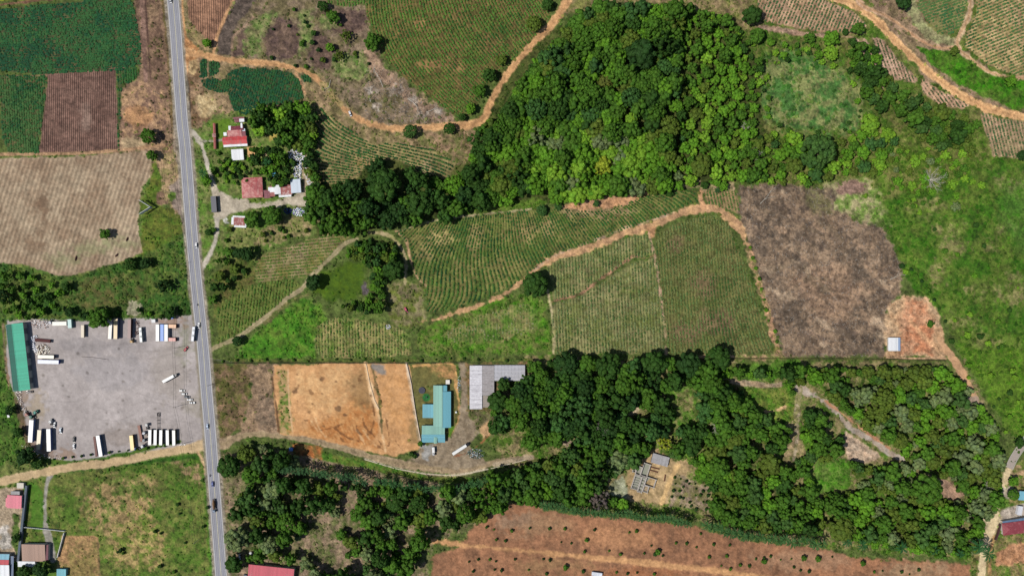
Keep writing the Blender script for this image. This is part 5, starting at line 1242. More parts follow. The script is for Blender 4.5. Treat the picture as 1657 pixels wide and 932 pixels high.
# ---------------------------------------------------------------- small plants one could count
def shrubs(pts, r0, r1, cols, label, group):
    for x, y in pts: tree(x, y, random.uniform(r0, r1), random.choice(cols), label, group)
rg = random.Random(3)
orch = []
for row in range(6):
    for i in range(62):
        x = 720 + i * 14.5 + row * 7 + rg.uniform(-4, 4); y = 838 + row * 17 + (x - 800) * .028 + rg.uniform(-4, 4)
        if inpoly(SB, np.array(x), np.array(y - 8)) and y < 929 and rg.random() < .34 and not (sdf_poly([(700, 868), (980, 896), (1220, 926), (1220, 938), (980, 910), (700, 884)], np.array([x]), np.array([y]))[0] > 0): orch.append((x, y))
shrubs(orch, 1.6, 3.6, ['deep', 'dark', 'mid'], 'young planted tree dotting the bare reddish earth', 'young trees planted on the reddish earth')
for x, y, lb in ((1065, 893, 'largest young tree on the reddish earth'), (1301, 903, 'rounded young tree on the reddish earth right of a tall one'), (1324, 904, 'rightmost of two rounded young trees on the reddish earth'), (1237, 908, 'rounded young tree left of the pair on the reddish earth'), (915, 918, 'dark young tree at the bottom below the orange track'), (1397, 911, 'rounded young tree near the right of the reddish earth')):
    tree(x, y, 5, 'mid', lb, 'larger young trees on the reddish earth')
orch = [(1090 + i * 9 + rg.uniform(-3, 3), 775 + j * 10 + i * 1.5 + rg.uniform(-3, 3)) for i in range(7) for j in range(5) if rg.random() < .8]
shrubs(orch, 1.6, 3.2, ['deep', 'dark'], 'small round shrub planted on the plot right of the ruin', 'shrubs planted right of the ruin')
rough = [(430 + rg.uniform(0, 170), rg.uniform(2, 110)) for _ in range(26)]
shrubs(rough, 2, 5, ['deep', 'dark', 'olive', 'mid'], 'small bush scattered over the burnt rough ground', 'bushes on the burnt rough ground')
shrubs([(1460, 430), (1466, 440), (1475, 436), (1482, 446), (1492, 455), (1500, 470), (1512, 485), (1520, 500), (1530, 520), (1540, 552)], 3, 5.8, ['dark', 'mid', 'lime', 'deep'], 'bush in the line between the burnt field and the green slope', 'bushes edging the burnt field')
shrubs([(rg.uniform(1560, 1650), rg.uniform(540, 700)) for _ in range(24)] + [(rg.uniform(1500, 1650), rg.uniform(320, 540)) for _ in range(16)], 2.5, 5.5, ['bright', 'mid', 'lime', 'dark'], 'low bush dotted over the wide green slope', 'bushes on the green slope')
shrubs([(rg.uniform(1440, 1580), rg.uniform(235, 345)) for _ in range(40)] + [(rg.uniform(1400, 1480), rg.uniform(290, 330)) for _ in range(8)], 2, 4.6, ['bright', 'mid', 'lime', 'olive', 'mid'], 'low bush in the scrub around the large leafless tree', 'bushes around the leafless tree')
shrubs([(rg.uniform(352, 480), rg.uniform(256, 300)) for _ in range(26)] + [(rg.uniform(340, 372), rg.uniform(246, 290)) for _ in range(8)] + [(rg.uniform(440, 466), rg.uniform(262, 300)) for _ in range(6)], 2.5, 5.5, ['bright', 'mid', 'dark', 'lime', 'mid'], 'garden bush on the green plot among the red roofed houses', 'garden bushes among the houses')
shrubs([(rg.uniform(345, 500), rg.uniform(370, 400)) for _ in range(16)], 2, 5, ['dark', 'mid', 'olive'], 'bush on the dry slope below the rusty shed', 'bushes on the dry slope')
shrubs([(x, 583 + rg.uniform(-3, 3)) for x in range(360, 860, 23)], 1.6, 3.2, ['dark', 'mid'], 'small bush in the boundary strip above the bare lots', 'bushes in the boundary strip')
shrubs([(1212 + i * 5 + rg.uniform(-4, 4), 400 + i * 17) for i in range(10)], 2, 4, ['bright', 'mid'], 'bush on the bare margin left of the burnt field', 'bushes on the bare margin')
shrubs([(680, 718), (672, 738), (666, 735)], 3, 5, ['dark', 'mid'], 'bush at the bottom corner of the turquoise building lot', 'bushes by the turquoise building')
shrubs([(rg.uniform(250, 335), rg.uniform(800, 925)) for _ in range(9)] + [(190, 893), (195, 890), (199, 895)], 2, 4.2, ['deep', 'dark', 'mid'], 'small bush on the open field left of the highway', 'bushes on the south west field')
shrubs([(rg.uniform(130, 280), rg.uniform(500, 514)) for _ in range(18)], 2.5, 5.5, ['dark', 'mid', 'deep', 'bright'], 'bush in the hedge along the upper edge of the yard', 'hedge bushes above the yard')
shrubs([(x, 745 - (x - 70) * .12) for x in range(72, 290, 15)], 1.6, 3, ['dark', 'mid'], 'low bush in the verge under the yard', 'verge bushes under the yard')

# ---------------------------------------------------------------- bare trees and fallen wood
PALE = M((214, 206, 190), .8, .15, 2)
def bare(px, py, r, label, group='leafless pale trees', fallen=False):
    rg = random.Random(int(px * 7 + py)); parts = []
    def br(p, d, L, rad, dep):
        q = p + d * L; m = p + d * L * .5 + np.array([rg.uniform(-.1, .1) * L, rg.uniform(-.1, .1) * L, rg.uniform(0, .1) * L])
        parts.append(tube([p, m, q], [rad, rad * .75, rad * .5], 5))
        if dep:
            for _ in range(3):
                e = d + np.array([rg.uniform(-.8, .8), rg.uniform(-.8, .8), rg.uniform(-.25, .35)]); e /= np.linalg.norm(e)
                br(q if _ < 2 else m, e, L * rg.uniform(.5, .75), rad * .55, dep - 1)
    Rm = r * PX
    if fallen:
        a = rg.uniform(0, 6.28); br(np.array([0, 0, .25]), np.array([math.cos(a), math.sin(a), .04]), Rm * .9, .22, 3)
    else:
        parts.append(tube([(0, 0, -.2), (0, 0, Rm * .6)], [.4, .3], 6))
        for k in range(8):
            a = k * 2.4; v_ = np.array([math.cos(a) * rg.uniform(.5, .9), math.sin(a) * rg.uniform(.5, .9), .6]); br(np.array([0, 0, Rm * .6]), v_, Rm * rg.uniform(.3, .5), .2, 4)
    V, F = join(parts); x, y, z = world(px, py, 0 if fallen else Rm * .9)
    o = link('fallen_tree' if fallen else 'bare_tree', mesh_np('branches', V, F, PALE)); o.location = (float(x), float(y), float(z))
    tag(o, label, 'fallen tree' if fallen else 'bare tree', 'fallen trees' if fallen else group)
bare(1510, 290, 26, 'large pale leafless tree on the scrub above the green slope')
bare(1205, 205, 10, 'pale leafless tree at the right side of the dense wood')
bare(1222, 250, 14, 'pale leafless tree at the lower right of the dense wood')
bare(1160, 690, 18, 'spread of white bare branches near the wood clearing')
bare(975, 690, 18, 'faint leafless crown among dark trees of the lower wood')
bare(1600, 785, 13, 'pale bare tree left of the sandy road')
bare(1405, 812, 14, 'white bare branches in the lower right wood')
bare(620, 142, 20, 'pale fallen branches below the tall hill field tree', fallen=True)
bare(660, 160, 22, 'long pale fallen branches on the rough bank', fallen=True)
bare(690, 182, 16, 'fallen branches just above the orange road', fallen=True)
bare(600, 165, 14, 'fallen branches near the lower bend of the orange road', fallen=True)
bare(535, 130, 14, 'pale fallen trunk at the gap in the orange road', fallen=True)
bare(1230, 330, 20, 'fallen wood in the upper left of the burnt field', fallen=True)
bare(1440, 452, 14, 'heap of pale wood on the right edge of the burnt field', fallen=True)
# twigs over the burnt field
n = 3600; x = RNG.uniform(1195, 1460, n); y = RNG.uniform(300, 577, n); k = inpoly(BURN, x, y); x = x[k]; y = y[k]
n2 = 900; x2 = RNG.uniform(590, 740, n2); y2 = RNG.uniform(110, 200, n2); k = (y2 > 200 - (740 - x2) * .75) & (y2 < 205); x = np.concatenate([x, x2[k]]); y = np.concatenate([y, y2[k]])
wx, wy, wz = world(x, y, 0); n = len(wx); a = RNG.uniform(0, 6.28, n); L = RNG.uniform(.4, 1.9, n) ; wd_ = RNG.uniform(.06, .16, n)
V = np.zeros((n, 4, 3)); ca, sa = np.cos(a), np.sin(a)
for i, (u, v, h) in enumerate(((-1, -1, .1), (1, -1, .22), (1, 1, .24), (-1, 1, .12))):
    V[:, i, 0] = wx + ca * L * u * .5 - sa * wd_ * v; V[:, i, 1] = wy + sa * L * u * .5 + ca * wd_ * v; V[:, i, 2] = wz + h
tag(link('twig_litter', mesh_np('twigs', V.reshape(-1, 3), np.arange(n * 4).reshape(-1, 4), LEAFC, np.repeat(np.where(RNG.random((n, 1)) < .5, .20, .05) * np.array([[1, .9, .78]]), 4, 0))), 'pale and charred twigs littering the burnt field and the rough bank', 'twig litter', kind='stuff')
# ================================================================== BUILT THINGS
class MB:
    """collects solids, links them as one mesh"""
    def __init__(s): s.V = []; s.F = []
    def add(s, V, F):
        n = len(s.V); s.V += [tuple(map(float, v)) for v in V]; s.F += [tuple(i + n for i in f) for f in F]; return s
    def box(s, x0, x1, y0, y1, z0, z1, c=0.0):
        if c <= 0:
            V = [(x0, y0, z0), (x1, y0, z0), (x1, y1, z0), (x0, y1, z0), (x0, y0, z1), (x1, y0, z1), (x1, y1, z1), (x0, y1, z1)]
            return s.add(V, [(3, 2, 1, 0), (4, 5, 6, 7), (0, 1, 5, 4), (1, 2, 6, 5), (2, 3, 7, 6), (3, 0, 4, 7)])
        V = []
        for z, k in ((z0, c * .6), (z0 + c, 0), (z1 - c, 0), (z1, c)):
            for (x, y, dx, dy) in ((x0, y0, 1, 1), (x1, y0, -1, 1), (x1, y1, -1, -1), (x0, y1, 1, -1)):
                V += [(x + dx * (k + c * (dx == dy)), y + dy * (k + c * (dx != dy)), z), (x + dx * (k + c * (dx != dy)), y + dy * (k + c * (dx == dy)), z)]
        F = [tuple(range(7, -1, -1)), tuple(range(24, 32))]
        for r in range(3):
            for k in range(8): F.append((r * 8 + k, r * 8 + (k + 1) % 8, (r + 1) * 8 + (k + 1) % 8, (r + 1) * 8 + k))
        return s.add(V, F)
    def prism(s, pts, z0, z1):
        n = len(pts); area = sum(pts[i][0] * pts[(i + 1) % n][1] - pts[(i + 1) % n][0] * pts[i][1] for i in range(n))
        if area < 0: pts = pts[::-1]
        V = [(x, y, z0) for x, y in pts] + [(x, y, z1) for x, y in pts]
        return s.add(V, [tuple(range(n - 1, -1, -1)), tuple(range(n, 2 * n))] + [(i, (i + 1) % n, n + (i + 1) % n, n + i) for i in range(n)])
    def cyl(s, p, q, r, seg=12, r2=None):
        r2 = r if r2 is None else r2
        p = np.array(p, float); q = np.array(q, float); d = q - p; d /= np.linalg.norm(d)
        a = np.cross(d, (0, 0, 1) if abs(d[2]) < .9 else (1, 0, 0)); a /= np.linalg.norm(a); b = np.cross(d, a)
        V = [p + r * (a * math.cos(t) + b * math.sin(t)) for t in np.arange(seg) * 2 * math.pi / seg] + [q + r2 * (a * math.cos(t) + b * math.sin(t)) for t in np.arange(seg) * 2 * math.pi / seg]
        return s.add(V, [tuple(range(seg - 1, -1, -1)), tuple(range(seg, 2 * seg))] + [(i, (i + 1) % seg, seg + (i + 1) % seg, seg + i) for i in range(seg)])
    def slab(s, P, t):
        """sloping sheet of thickness t through four (or three) points, top side given"""
        P = [np.array(p, float) for p in P]; n = len(P)
        V = P + [p - np.array([0, 0, t]) for p in P]
        return s.add(V, [tuple(range(n)), tuple(range(2 * n - 1, n - 1, -1))] + [(i, n + i, n + (i + 1) % n, (i + 1) % n) for i in range(n)])
    def build(s, name, mat, parent=None, smooth=False):
        me = bpy.data.meshes.new(name); me.from_pydata(s.V, [], s.F); me.update()
        me.materials.append(mat)
        if smooth: me.polygons.foreach_set('use_smooth', [True] * len(me.polygons))
        return link(name, me, parent)

def place(px, py, ang, h, name, label, cat, group=None):
    """empty at the foot of a thing whose top (height h) is seen at px, py; ang in degrees, clockwise in plan view"""
    x, y, z = world(px, py, h)
    o = empty(name, (float(x), float(y), float(z)), R(-ang)); tag(o, label, cat, group); return o

GLASS = M((46, 56, 66), .3, .05, 1, spec=.35); TYRE = M((30, 30, 32), .9, .1, 4); STEEL = M((90, 90, 94), .6, .15, 2)
CHROME = M((150, 150, 154), .5, .05, 1, spec=.3); LAMP = M((235, 230, 214), .2, .03, 1, spec=.6); REDL = M((170, 30, 26), .3, .03)
WHITE = (236, 236, 232)

def wheel(parent, x, y, r=.34, w=.22):
    t = MB().cyl((x, y - w / 2, r), (x, y + w / 2, r), r, 14).build('wheel', TYRE, parent)
    MB().cyl((x, y - w / 2 - .012, r), (x, y + w / 2 + .012, r), r * .55, 10).build('rim', CHROME, t)

def car(px, py, ang, c, label, kind='car', L=4.6, W=1.85, group='cars'):
    """x axis = forward"""
    h = 1.45
    o = place(px, py, ang, h, kind, label, kind.replace('_', ' '), group)
    pm = M(c, .5, .03, 1, spec=.25)
    l = L / 2; w = W / 2
    b = MB().box(-l, l, -w, w, .28, .82, .12); b.box(-l * .98, -l * .55, -w * .94, w * .94, .8, .95, .05) if kind != 'pickup' else None
    b.build('body', pm, o)
    if kind == 'pickup':
        c0, c1 = -.15 * L, .22 * L
        bed = MB().box(-l, -.15 * L - .02, -w, -w + .08, .8, 1.15).box(-l, -.15 * L - .02, w - .08, w, .8, 1.15).box(-l, -l + .08, -w + .08, w - .08, .8, 1.15); bed.build('cargo_bed', pm, o)
    else: c0, c1 = -.36 * L, .2 * L
    zt = 1.48
    cab = MB(); V = [(c0, -w * .94, .82), (c1 + .45, -w * .94, .82), (c1 + .45, w * .94, .82), (c0, w * .94, .82), (c0 + .4, -w * .78, zt - .05), (c1 - .3, -w * .78, zt - .05), (c1 - .3, w * .78, zt - .05), (c0 + .4, w * .78, zt - .05)]
    cab.add(V, [(0, 1, 5, 4), (1, 2, 6, 5), (2, 3, 7, 6), (3, 0, 4, 7), (4, 5, 6, 7)]).build('window', GLASS, o)
    MB().box(c0 + .36, c1 - .26, -w * .8, w * .8, zt - .06, zt + .02, .03).build('roof', pm, o)
    for sx in (.3, -.31):
        for sy in (-1, 1): wheel(o, sx * L, sy * (w - .1))
    for sy in (-1, 1):
        MB().box(l - .06, l + .012, sy * w * .7 - .18, sy * w * .7 + .18, .55, .72).build('headlight', LAMP, o)
        MB().box(-l - .012, -l + .06, sy * w * .72 - .15, sy * w * .72 + .15, .58, .74).build('tail_light', REDL, o)
    return o

def trailer(px, py, ang, Lp, Wp, c, label, h=3.6, side=None, name='semi_trailer', cat='trailer', group='parked trailers', roofc=None, ribs=True, chassis=True):  # side: wall colour, mostly with the shade on the walls painted in
    """closed box trailer or container. Lp, Wp seen length and width of the roof in survey units"""
    s = PX * (1 - h / HC); L = Lp * s; W = Wp * s
    o = place(px, py, ang, h, name, label, cat, group)
    z0 = 1.15 if chassis else .15
    b = MB().box(-L / 2, L / 2, -W / 2, W / 2, z0, h - .06, .04)
    if ribs:
        k = int(L / .6)
        for i in range(k):
            x = -L / 2 + .3 + i * (L - .6) / max(1, k - 1)
            b.box(x - .04, x + .04, -W / 2 - .03, -W / 2 + .003, z0 + .12, h - .16); b.box(x - .04, x + .04, W / 2 - .003, W / 2 + .03, z0 + .12, h - .16)
    b.build('cargo_box', M(side or c, .5, .1, .8), o)
    r = MB().box(-L / 2 + .03, L / 2 - .03, -W / 2 + .03, W / 2 - .03, h - .07, h)
    for i in range(int(L / 1.3)):
        x = -L / 2 + .8 + i * 1.3
        if x < L / 2 - .3: r.box(x - .04, x + .04, -W / 2 + .06, W / 2 - .06, h - .002, h + .025)
    r.build('roof', M(roofc or c, .45, .14, .5), o)
    d = MB()
    for sy in (-1, 1): d.box(-L / 2 - .03, -L / 2 + .003, sy * W / 4 - W / 4 + .05, sy * W / 4 + W / 4 - .05, z0 + .08, h - .12)
    d.build('rear_door', M(side or c, .5, .1, .8), o)
    if chassis:
        MB().box(-L / 2 + .1, L / 2 - .1, -.5, .5, .85, 1.13).build('chassis', STEEL, o)
        for k in (0, 1.25):
            for sy in (-1, 1): wheel(o, -L / 2 + 1.3 + k, sy * (W / 2 - .25), .5, .3)
        for sy in (-1, 1): MB().box(L / 2 - 2.4, L / 2 - 2.2, sy * .7 - .06, sy * .7 + .06, .0, 1.0).build('landing_leg', STEEL, o)
    else:
        for sx in (-1, 1):
            for sy in (-1, 1): MB().box(sx * (L / 2 - .25) - .15, sx * (L / 2 - .25) + .15, sy * (W / 2 - .2) - .15, sy * (W / 2 - .2) + .15, 0, .16).build('corner_block', STEEL, o)
    return o

def tractor(px, py, ang, c, label, L=5.6, W=2.4, h=2.9, hood=True):
    o = place(px, py, ang, h, 'truck_tractor', label, 'truck', 'truck tractors'); pm = M(c, .55, .05, 1, spec=.25)
    MB().box(-L / 2, L / 2 - .3, -.45, .45, .6, .9).build('chassis', STEEL, o)
    x0 = L / 2 - (2.9 if hood else 1.9)
    MB().box(x0 - .6, x0 + 1.6, -W / 2, W / 2, .95, h, .15).build('cab', pm, o)
    if hood: MB().box(x0 + 1.6, L / 2, -W / 2 + .35, W / 2 - .35, .8, 1.75, .18).build('bonnet', pm, o)
    MB().box(x0 + 1.56, x0 + 1.62, -W / 2 + .2, W / 2 - .2, 1.8, 2.6).build('windscreen', GLASS, o)
    MB().cyl((-L / 2 + 1.3, 0, .9), (-L / 2 + 1.3, 0, 1.02), .5, 14).build('coupling_plate', TYRE, o)
    for sy in (-1, 1):
        for x in (L / 2 - .9, -L / 2 + .8, -L / 2 + 1.9): wheel(o, x, sy * (W / 2 - .2), .5, .34)
        MB().cyl((x0 + .1, sy * (W / 2 - .1), 1.0), (x0 + .1, sy * (W / 2 - .1), h + .4), .08, 8).build('exhaust_pipe', CHROME, o)
    return o

def truck(px, py, ang, Lp, c, cabc, label, h=3.1, W=2.4, cargo='cargo_box'):
    s = PX; L = Lp * s; o = place(px, py, ang, h, 'box_truck' if cargo == 'cargo_box' else 'cargo_truck', label, 'truck', 'trucks')
    cb = L / 2 - 2.0
    if cargo == 'cargo_box':
        MB().box(-L / 2, cb - .2, -W / 2, W / 2, .95, h, .05).build('cargo_box', M(c, .45, .08, .8), o)
    else:
        MB().box(-L / 2, cb - .2, -W / 2, W / 2, .9, 1.6, .04).build('cargo_bed', STEEL, o)
        rg = np.random.default_rng(4); V, F = ICO[2]; s_ = np.array([(cb - .2 + L / 2) / 2 * .97, W / 2 * .95, 1.5])
        MB().add(V * s_ * rg.uniform(.9, 1.05, (len(V), 1)) + np.array([(cb - .2 - L / 2) / 2, 0, 1.55]), F).build('load', M(c, .9, .3, 2), o)
    MB().box(cb, L / 2, -W / 2 + .1, W / 2 - .1, .6, 2.5, .18).build('cab', M(cabc, .35, .05, 1), o)
    MB().box(L / 2 - .05, L / 2 + .02, -W / 2 + .3, W / 2 - .3, 1.5, 2.2).build('windscreen', GLASS, o)
    MB().box(-L / 2 + .1, L / 2 - .3, -.45, .45, .6, .9).build('chassis', STEEL, o)
    for x in (L / 2 - .9, -L / 2 + 1.2, -L / 2 + 2.3):
        for sy in (-1, 1): wheel(o, x, sy * (W / 2 - .16), .46, .3)
    return o

def bus(px, py, ang, Lp, c, label, W=2.5, h=3.1, stripe=(52, 60, 74)):
    L = Lp * PX; o = place(px, py, ang, h, 'bus', label, 'bus', 'buses')
    MB().box(-L / 2, L / 2, -W / 2, W / 2, .4, h - .1, .18).build('body', M(c, .35, .06, .8, spec=.5), o)
    MB().box(-L / 2 + .25, L / 2 - .25, -W / 2 + .2, W / 2 - .2, h - .12, h, .04).build('roof', M(c, .4, .1, .6), o)
    for x in (-L * .25, L * .12): MB().box(x - .9, x + .9, -.7, .7, h - .01, h + .22, .06).build('air_conditioner', M((190, 196, 198), .5, .1), o)
    for sy in (-1, 1):
        n = int(L / 1.5)
        for i in range(n):
            x = -L / 2 + .9 + i * (L - 1.8) / (n - 1)
            MB().box(x - .55, x + .55, sy * (W / 2) - .03, sy * (W / 2) + .03, 1.6, 2.5).build('window', GLASS, o)
    MB().box(L / 2 - .05, L / 2 + .03, -W / 2 + .25, W / 2 - .25, 1.4, 2.6).build('windscreen', GLASS, o)
    for x in (L * .32, -L * .3):
        for sy in (-1, 1): wheel(o, x, sy * (W / 2 - .12), .48, .3)
    return o

def wall_ring(b, L, W, z0, z1, t=.2):
    b.box(-L / 2, L / 2, -W / 2, -W / 2 + t, z0, z1); b.box(-L / 2, L / 2, W / 2 - t, W / 2, z0, z1)
    b.box(-L / 2, -L / 2 + t, -W / 2 + t, W / 2 - t, z0, z1); b.box(L / 2 - t, L / 2, -W / 2 + t, W / 2 - t, z0, z1)

def roof_part(o, name, x0, x1, y0, y1, z0, rise, mat, kind='gable', axis='x', t=.08):
    """roof over a rectangle; axis = direction of the ridge (gable) or of the eaves (mono)"""
    b = MB(); xm = (x0 + x1) / 2; ym = (y0 + y1) / 2
    if kind == 'mono+':   # high side at +cross
        P = [(x0, y0, z0), (x1, y0, z0), (x1, y1, z0 + rise), (x0, y1, z0 + rise)] if axis == 'x' else [(x0, y0, z0), (x1, y0, z0 + rise), (x1, y1, z0 + rise), (x0, y1, z0)]
        b.slab(P, t)
    elif kind == 'mono-':
        P = [(x0, y0, z0 + rise), (x1, y0, z0 + rise), (x1, y1, z0), (x0, y1, z0)] if axis == 'x' else [(x0, y0, z0 + rise), (x1, y0, z0), (x1, y1, z0), (x0, y1, z0 + rise)]
        b.slab(P, t)
    elif kind == 'gable':
        if axis == 'x':
            b.slab([(x0, y0, z0), (x1, y0, z0), (x1, ym - .002, z0 + rise), (x0, ym - .002, z0 + rise)], t); b.slab([(x0, ym + .002, z0 + rise), (x1, ym + .002, z0 + rise), (x1, y1, z0), (x0, y1, z0)], t)
        else:
            b.slab([(x0, y0, z0), (xm - .002, y0, z0 + rise), (xm - .002, y1, z0 + rise), (x0, y1, z0)], t); b.slab([(xm + .002, y0, z0 + rise), (x1, y0, z0), (x1, y1, z0), (xm + .002, y1, z0 + rise)], t)
    elif kind == 'hip':
        k = min(x1 - x0, y1 - y0) / 2
        if x1 - x0 >= y1 - y0: A, Bp = (x0 + k, ym, z0 + rise), (x1 - k, ym, z0 + rise); fs = [((x0, y0, z0), (x1, y0, z0), Bp, A), ((x1, y1, z0), (x0, y1, z0), A, Bp), ((x1, y0, z0), (x1, y1, z0), Bp), ((x0, y1, z0), (x0, y0, z0), A)]
        else: A, Bp = (xm, y0 + k, z0 + rise), (xm, y1 - k, z0 + rise); fs = [((x0, y0, z0), A, Bp, (x0, y1, z0))[::-1], ((x1, y0, z0), (x1, y1, z0), Bp, A), ((x0, y0, z0), (x1, y0, z0), A), ((x1, y1, z0), (x0, y1, z0), Bp)]
        for f in fs: b.slab(list(f), t)
    return b.build(name, mat, o)

def openings(o, L, W, z=1.0, n=3):
    for sy in (-1, 1):
        for i in range(n):
            x = -L / 2 + L * (i + .6) / (n + .2)
            f = MB().box(x - .6, x + .6, sy * W / 2 - .03, sy * W / 2 + .03, z, z + 1.1).build('window', GLASS, o)
            MB().box(x - .7, x + .7, sy * (W / 2 + .05) - .06, sy * (W / 2 + .05) + .06, z - .1, z - .004).build('sill', M((200, 196, 188)), f)
    d = MB().box(L / 2 - .03, L / 2 + .03, -.5, .5, 0, 2.1).build('door', M((96, 74, 56), .7, .2, 2), o)
    MB().box(L / 2 + .03, L / 2 + .09, .3, .38, 1.0, 1.08).build('handle', CHROME, d)

def house(px, py, ang, Lp, Wp, mat, label, h=3.0, rise=1.1, kind='gable', axis='x', wallc=(214, 206, 190), name='house', cat='house', over=.5, nwin=3, group=None, z0=None):
    hh = h + rise * .5; s = PX * (1 - hh / HC); L = Lp * s; W = Wp * s
    o = place(px, py, ang, hh, name, label, cat, group)
    b = MB(); wall_ring(b, L - 2 * over, W - 2 * over, -.3, h - .05)
    b.build('wall', M(wallc, .8, .12, .7), o)
    roof_part(o, 'roof', -L / 2, L / 2, -W / 2, W / 2, h, rise, mat, kind, axis)
    openings(o, L - 2 * over, W - 2 * over, n=nwin)
    return o

# ---------------------------------------------------------------- highway
ROAD = spline([(266, -95), (273, -50), (279.5, 0), (284, 50), (287.5, 100), (291.2, 150), (295, 200), (299.5, 240), (306.5, 330), (314, 420), (321, 490), (328.3, 560), (334, 630), (340.2, 700), (347, 790), (352.5, 860), (358, 932), (365, 1025)], 10)
def strip(name, off0, off1, lift, mat, parent=None, pts=ROAD, dash=None, wfun=None):
    V = []; F = []
    P = []
    for p in pts:
        x, y, z = world(p[0], p[1], 0); P.append(np.array([float(x), float(y), float(z)]))
    acc = 0; rows = []
    for i, p in enumerate(P):
        d = P[min(i + 1, len(P) - 1)] - P[max(i - 1, 0)]; d[2] = 0; d /= np.linalg.norm(d); n = np.array([-d[1], d[0], 0])
        rows.append((p + n * off0 + np.array([0, 0, lift]), p + n * off1 + np.array([0, 0, lift])))
    for a, b in rows: V += [a, b]
    for i in range(len(rows) - 1): F.append((2 * i, 2 * i + 1, 2 * i + 3, 2 * i + 2))
    me = bpy.data.meshes.new(name); me.from_pydata([tuple(v) for v in V], [], F); me.update(); me.materials.append(mat)
    return link(name, me, parent)
def mat_asphalt():
    m, nt, b = newmat('asphalt'); v = objvec(nt)
    mp = nt.nodes.new('ShaderNodeMapping'); mp.inputs['Rotation'].default_value = (0, 0, R(-4.6)); mp.inputs['Scale'].default_value = (1, .02, 1); nt.links.new(v, mp.inputs[0])
    n1 = noise(nt, .9, 5, .7, mp.outputs[0]); n2 = noise(nt, .06, 4, .7, v); n3 = noise(nt, 3, 5, .7, v)
    s = math_(nt, 'ADD', math_(nt, 'MULTIPLY', n1.outputs[0], .5), math_(nt, 'ADD', math_(nt, 'MULTIPLY', n2.outputs[0], .8), math_(nt, 'MULTIPLY', n3.outputs[0], .35)))
    s = math_(nt, 'ADD', s, .12)
    nt.links.new(vscale(nt, alb((146, 146, 154)), s), b.inputs['Base Color']); b.inputs['Roughness'].default_value = .85; b.inputs['Specular IOR Level'].default_value = .25
    return m
ASPH = mat_asphalt(); SHOULDER = M((176, 168, 156), .95, .2, .6)
rd = strip('road', 4.65, -4.65, .10, ASPH); tag(rd, 'grey two lane asphalt highway running down the left side', 'road', kind='structure')
strip('shoulder', 5.0, 4.66, .08, SHOULDER, rd); strip('shoulder', -4.66, -5.0, .08, SHOULDER, rd)
for nm, a, b, c in (('edge_line', 4.35, 4.0, (214, 212, 206)), ('edge_line', -4.0, -4.35, (214, 212, 206)), ('centre_line', .32, .08, (206, 200, 172)), ('centre_line', -.08, -.32, (206, 200, 172))):
    strip(nm, a, b, .112, M(c, .7, .35, .4), rd)
for s_ in (1, -1):   # worn, paler wheel paths
    for o_ in (1.25, 2.75): strip('wheel_path', s_ * o_ + .28, s_ * o_ - .28, .104, M((160, 160, 166), .85, .25, .3), rd)
BR = spline([(1632, 757), (1640, 740), (1652, 722), (1668, 700), (1690, 680)], 6)
br = strip('bridge_deck', 3.1, -3.1, .35, M((172, 160, 148), .9, .2, .8), pts=BR); tag(br, 'grey paved road bridge climbing out of the right edge', 'bridge')
for s_ in (1, -1):
    strip('kerb', s_ * 3.1 + .2, s_ * 3.1 - .2, .75, M((190, 184, 172), .85, .1), br, pts=BR)
    strip('kerb_face', s_ * 3.1 + .02 * s_, s_ * 2.9, .55, M((190, 184, 172), .85, .1), br, pts=BR)

# ---------------------------------------------------------------- truck yard
# green warehouse
h = 5.6; x, y, z = world(27.8, 578, h); s = PX * (1 - h / HC)
wh = empty('warehouse', (float(x), float(y), 0), R(6.4)); tag(wh, 'long green metal roofed warehouse at the left side of the truck yard', 'warehouse')
L = 109 * s; W = 29 * s
b = MB(); wall_ring(b, W - .8, L - .8, -.2, h - .6, .2); b.build('wall', M((190, 190, 180), .8, .12, .5), wh)
GRN1 = mat_sheet('green_sheet_pale', (52, 182, 146), None, axis=1, rough=.5); GRN2 = mat_sheet('green_sheet_dark', (8, 98, 80), None, axis=1, rough=.6)  # left roof slope darker green, right slope paler
xr = -W / 2 + W * .42
MB().slab([(-W / 2, -L / 2, h - .9), (xr - .003, -L / 2, h + .3), (xr - .003, L / 2, h + .3), (-W / 2, L / 2, h - .9)], .08).build('roof', GRN2, wh)
MB().slab([(xr + .003, -L / 2, h + .3), (W / 2, -L / 2, h - .5), (W / 2, L / 2, h - .5), (xr + .003, L / 2, h + .3)], .08).build('roof', GRN1, wh)
MB().box(xr - .2, xr + .2, -L / 2, L / 2, h + .29, h + .38).build('ridge_cap', GRN1, wh)
for k in range(5): MB().box(W / 2 - .42, W / 2 - .36, -L / 2 + 5 + k * 10, -L / 2 + 9.5 + k * 10, 0, 4.0).build('loading_door', M((120, 124, 126), .6, .1), wh)

trailer(49.6, 697.5, 93.5, 36, 7, WHITE, 'white long trailer, leftmost of the three at the lower left of the yard', side=(120, 146, 196))
trailer(62.5, 711.5, 94, 32, 6.2, (216, 202, 168), 'beige trailer between two white ones at the lower left of the yard', side=(110, 124, 160))
trailer(78.5, 712, 88.5, 36, 6.5, WHITE, 'white trailer rightmost of the three at the lower left of the yard', side=(104, 118, 168))
trailer(160.3, 721.5, 81, 34, 6, WHITE, 'white trailer standing alone at the lower edge of the yard', side=(90, 120, 156))
trailer(213, 716.3, 84, 24, 5.8, (240, 210, 128), 'yellow container trailer at the lower edge of the yard', side=(150, 118, 50), h=3.2)
for xx, lb in ((242.3, 'first'), (251, 'second'), (260, 'third'), (270.7, 'fourth'), (281, 'fifth')):
    trailer(xx, 707.5 + (xx - 242) * .02, 90 + (1 if xx < 262 else -1), 24.5, 4.9, WHITE, 'white box trailer, %s from the left in the row of five' % lb, h=3.3, side=(110, 96, 74), group='row of five white trailers')
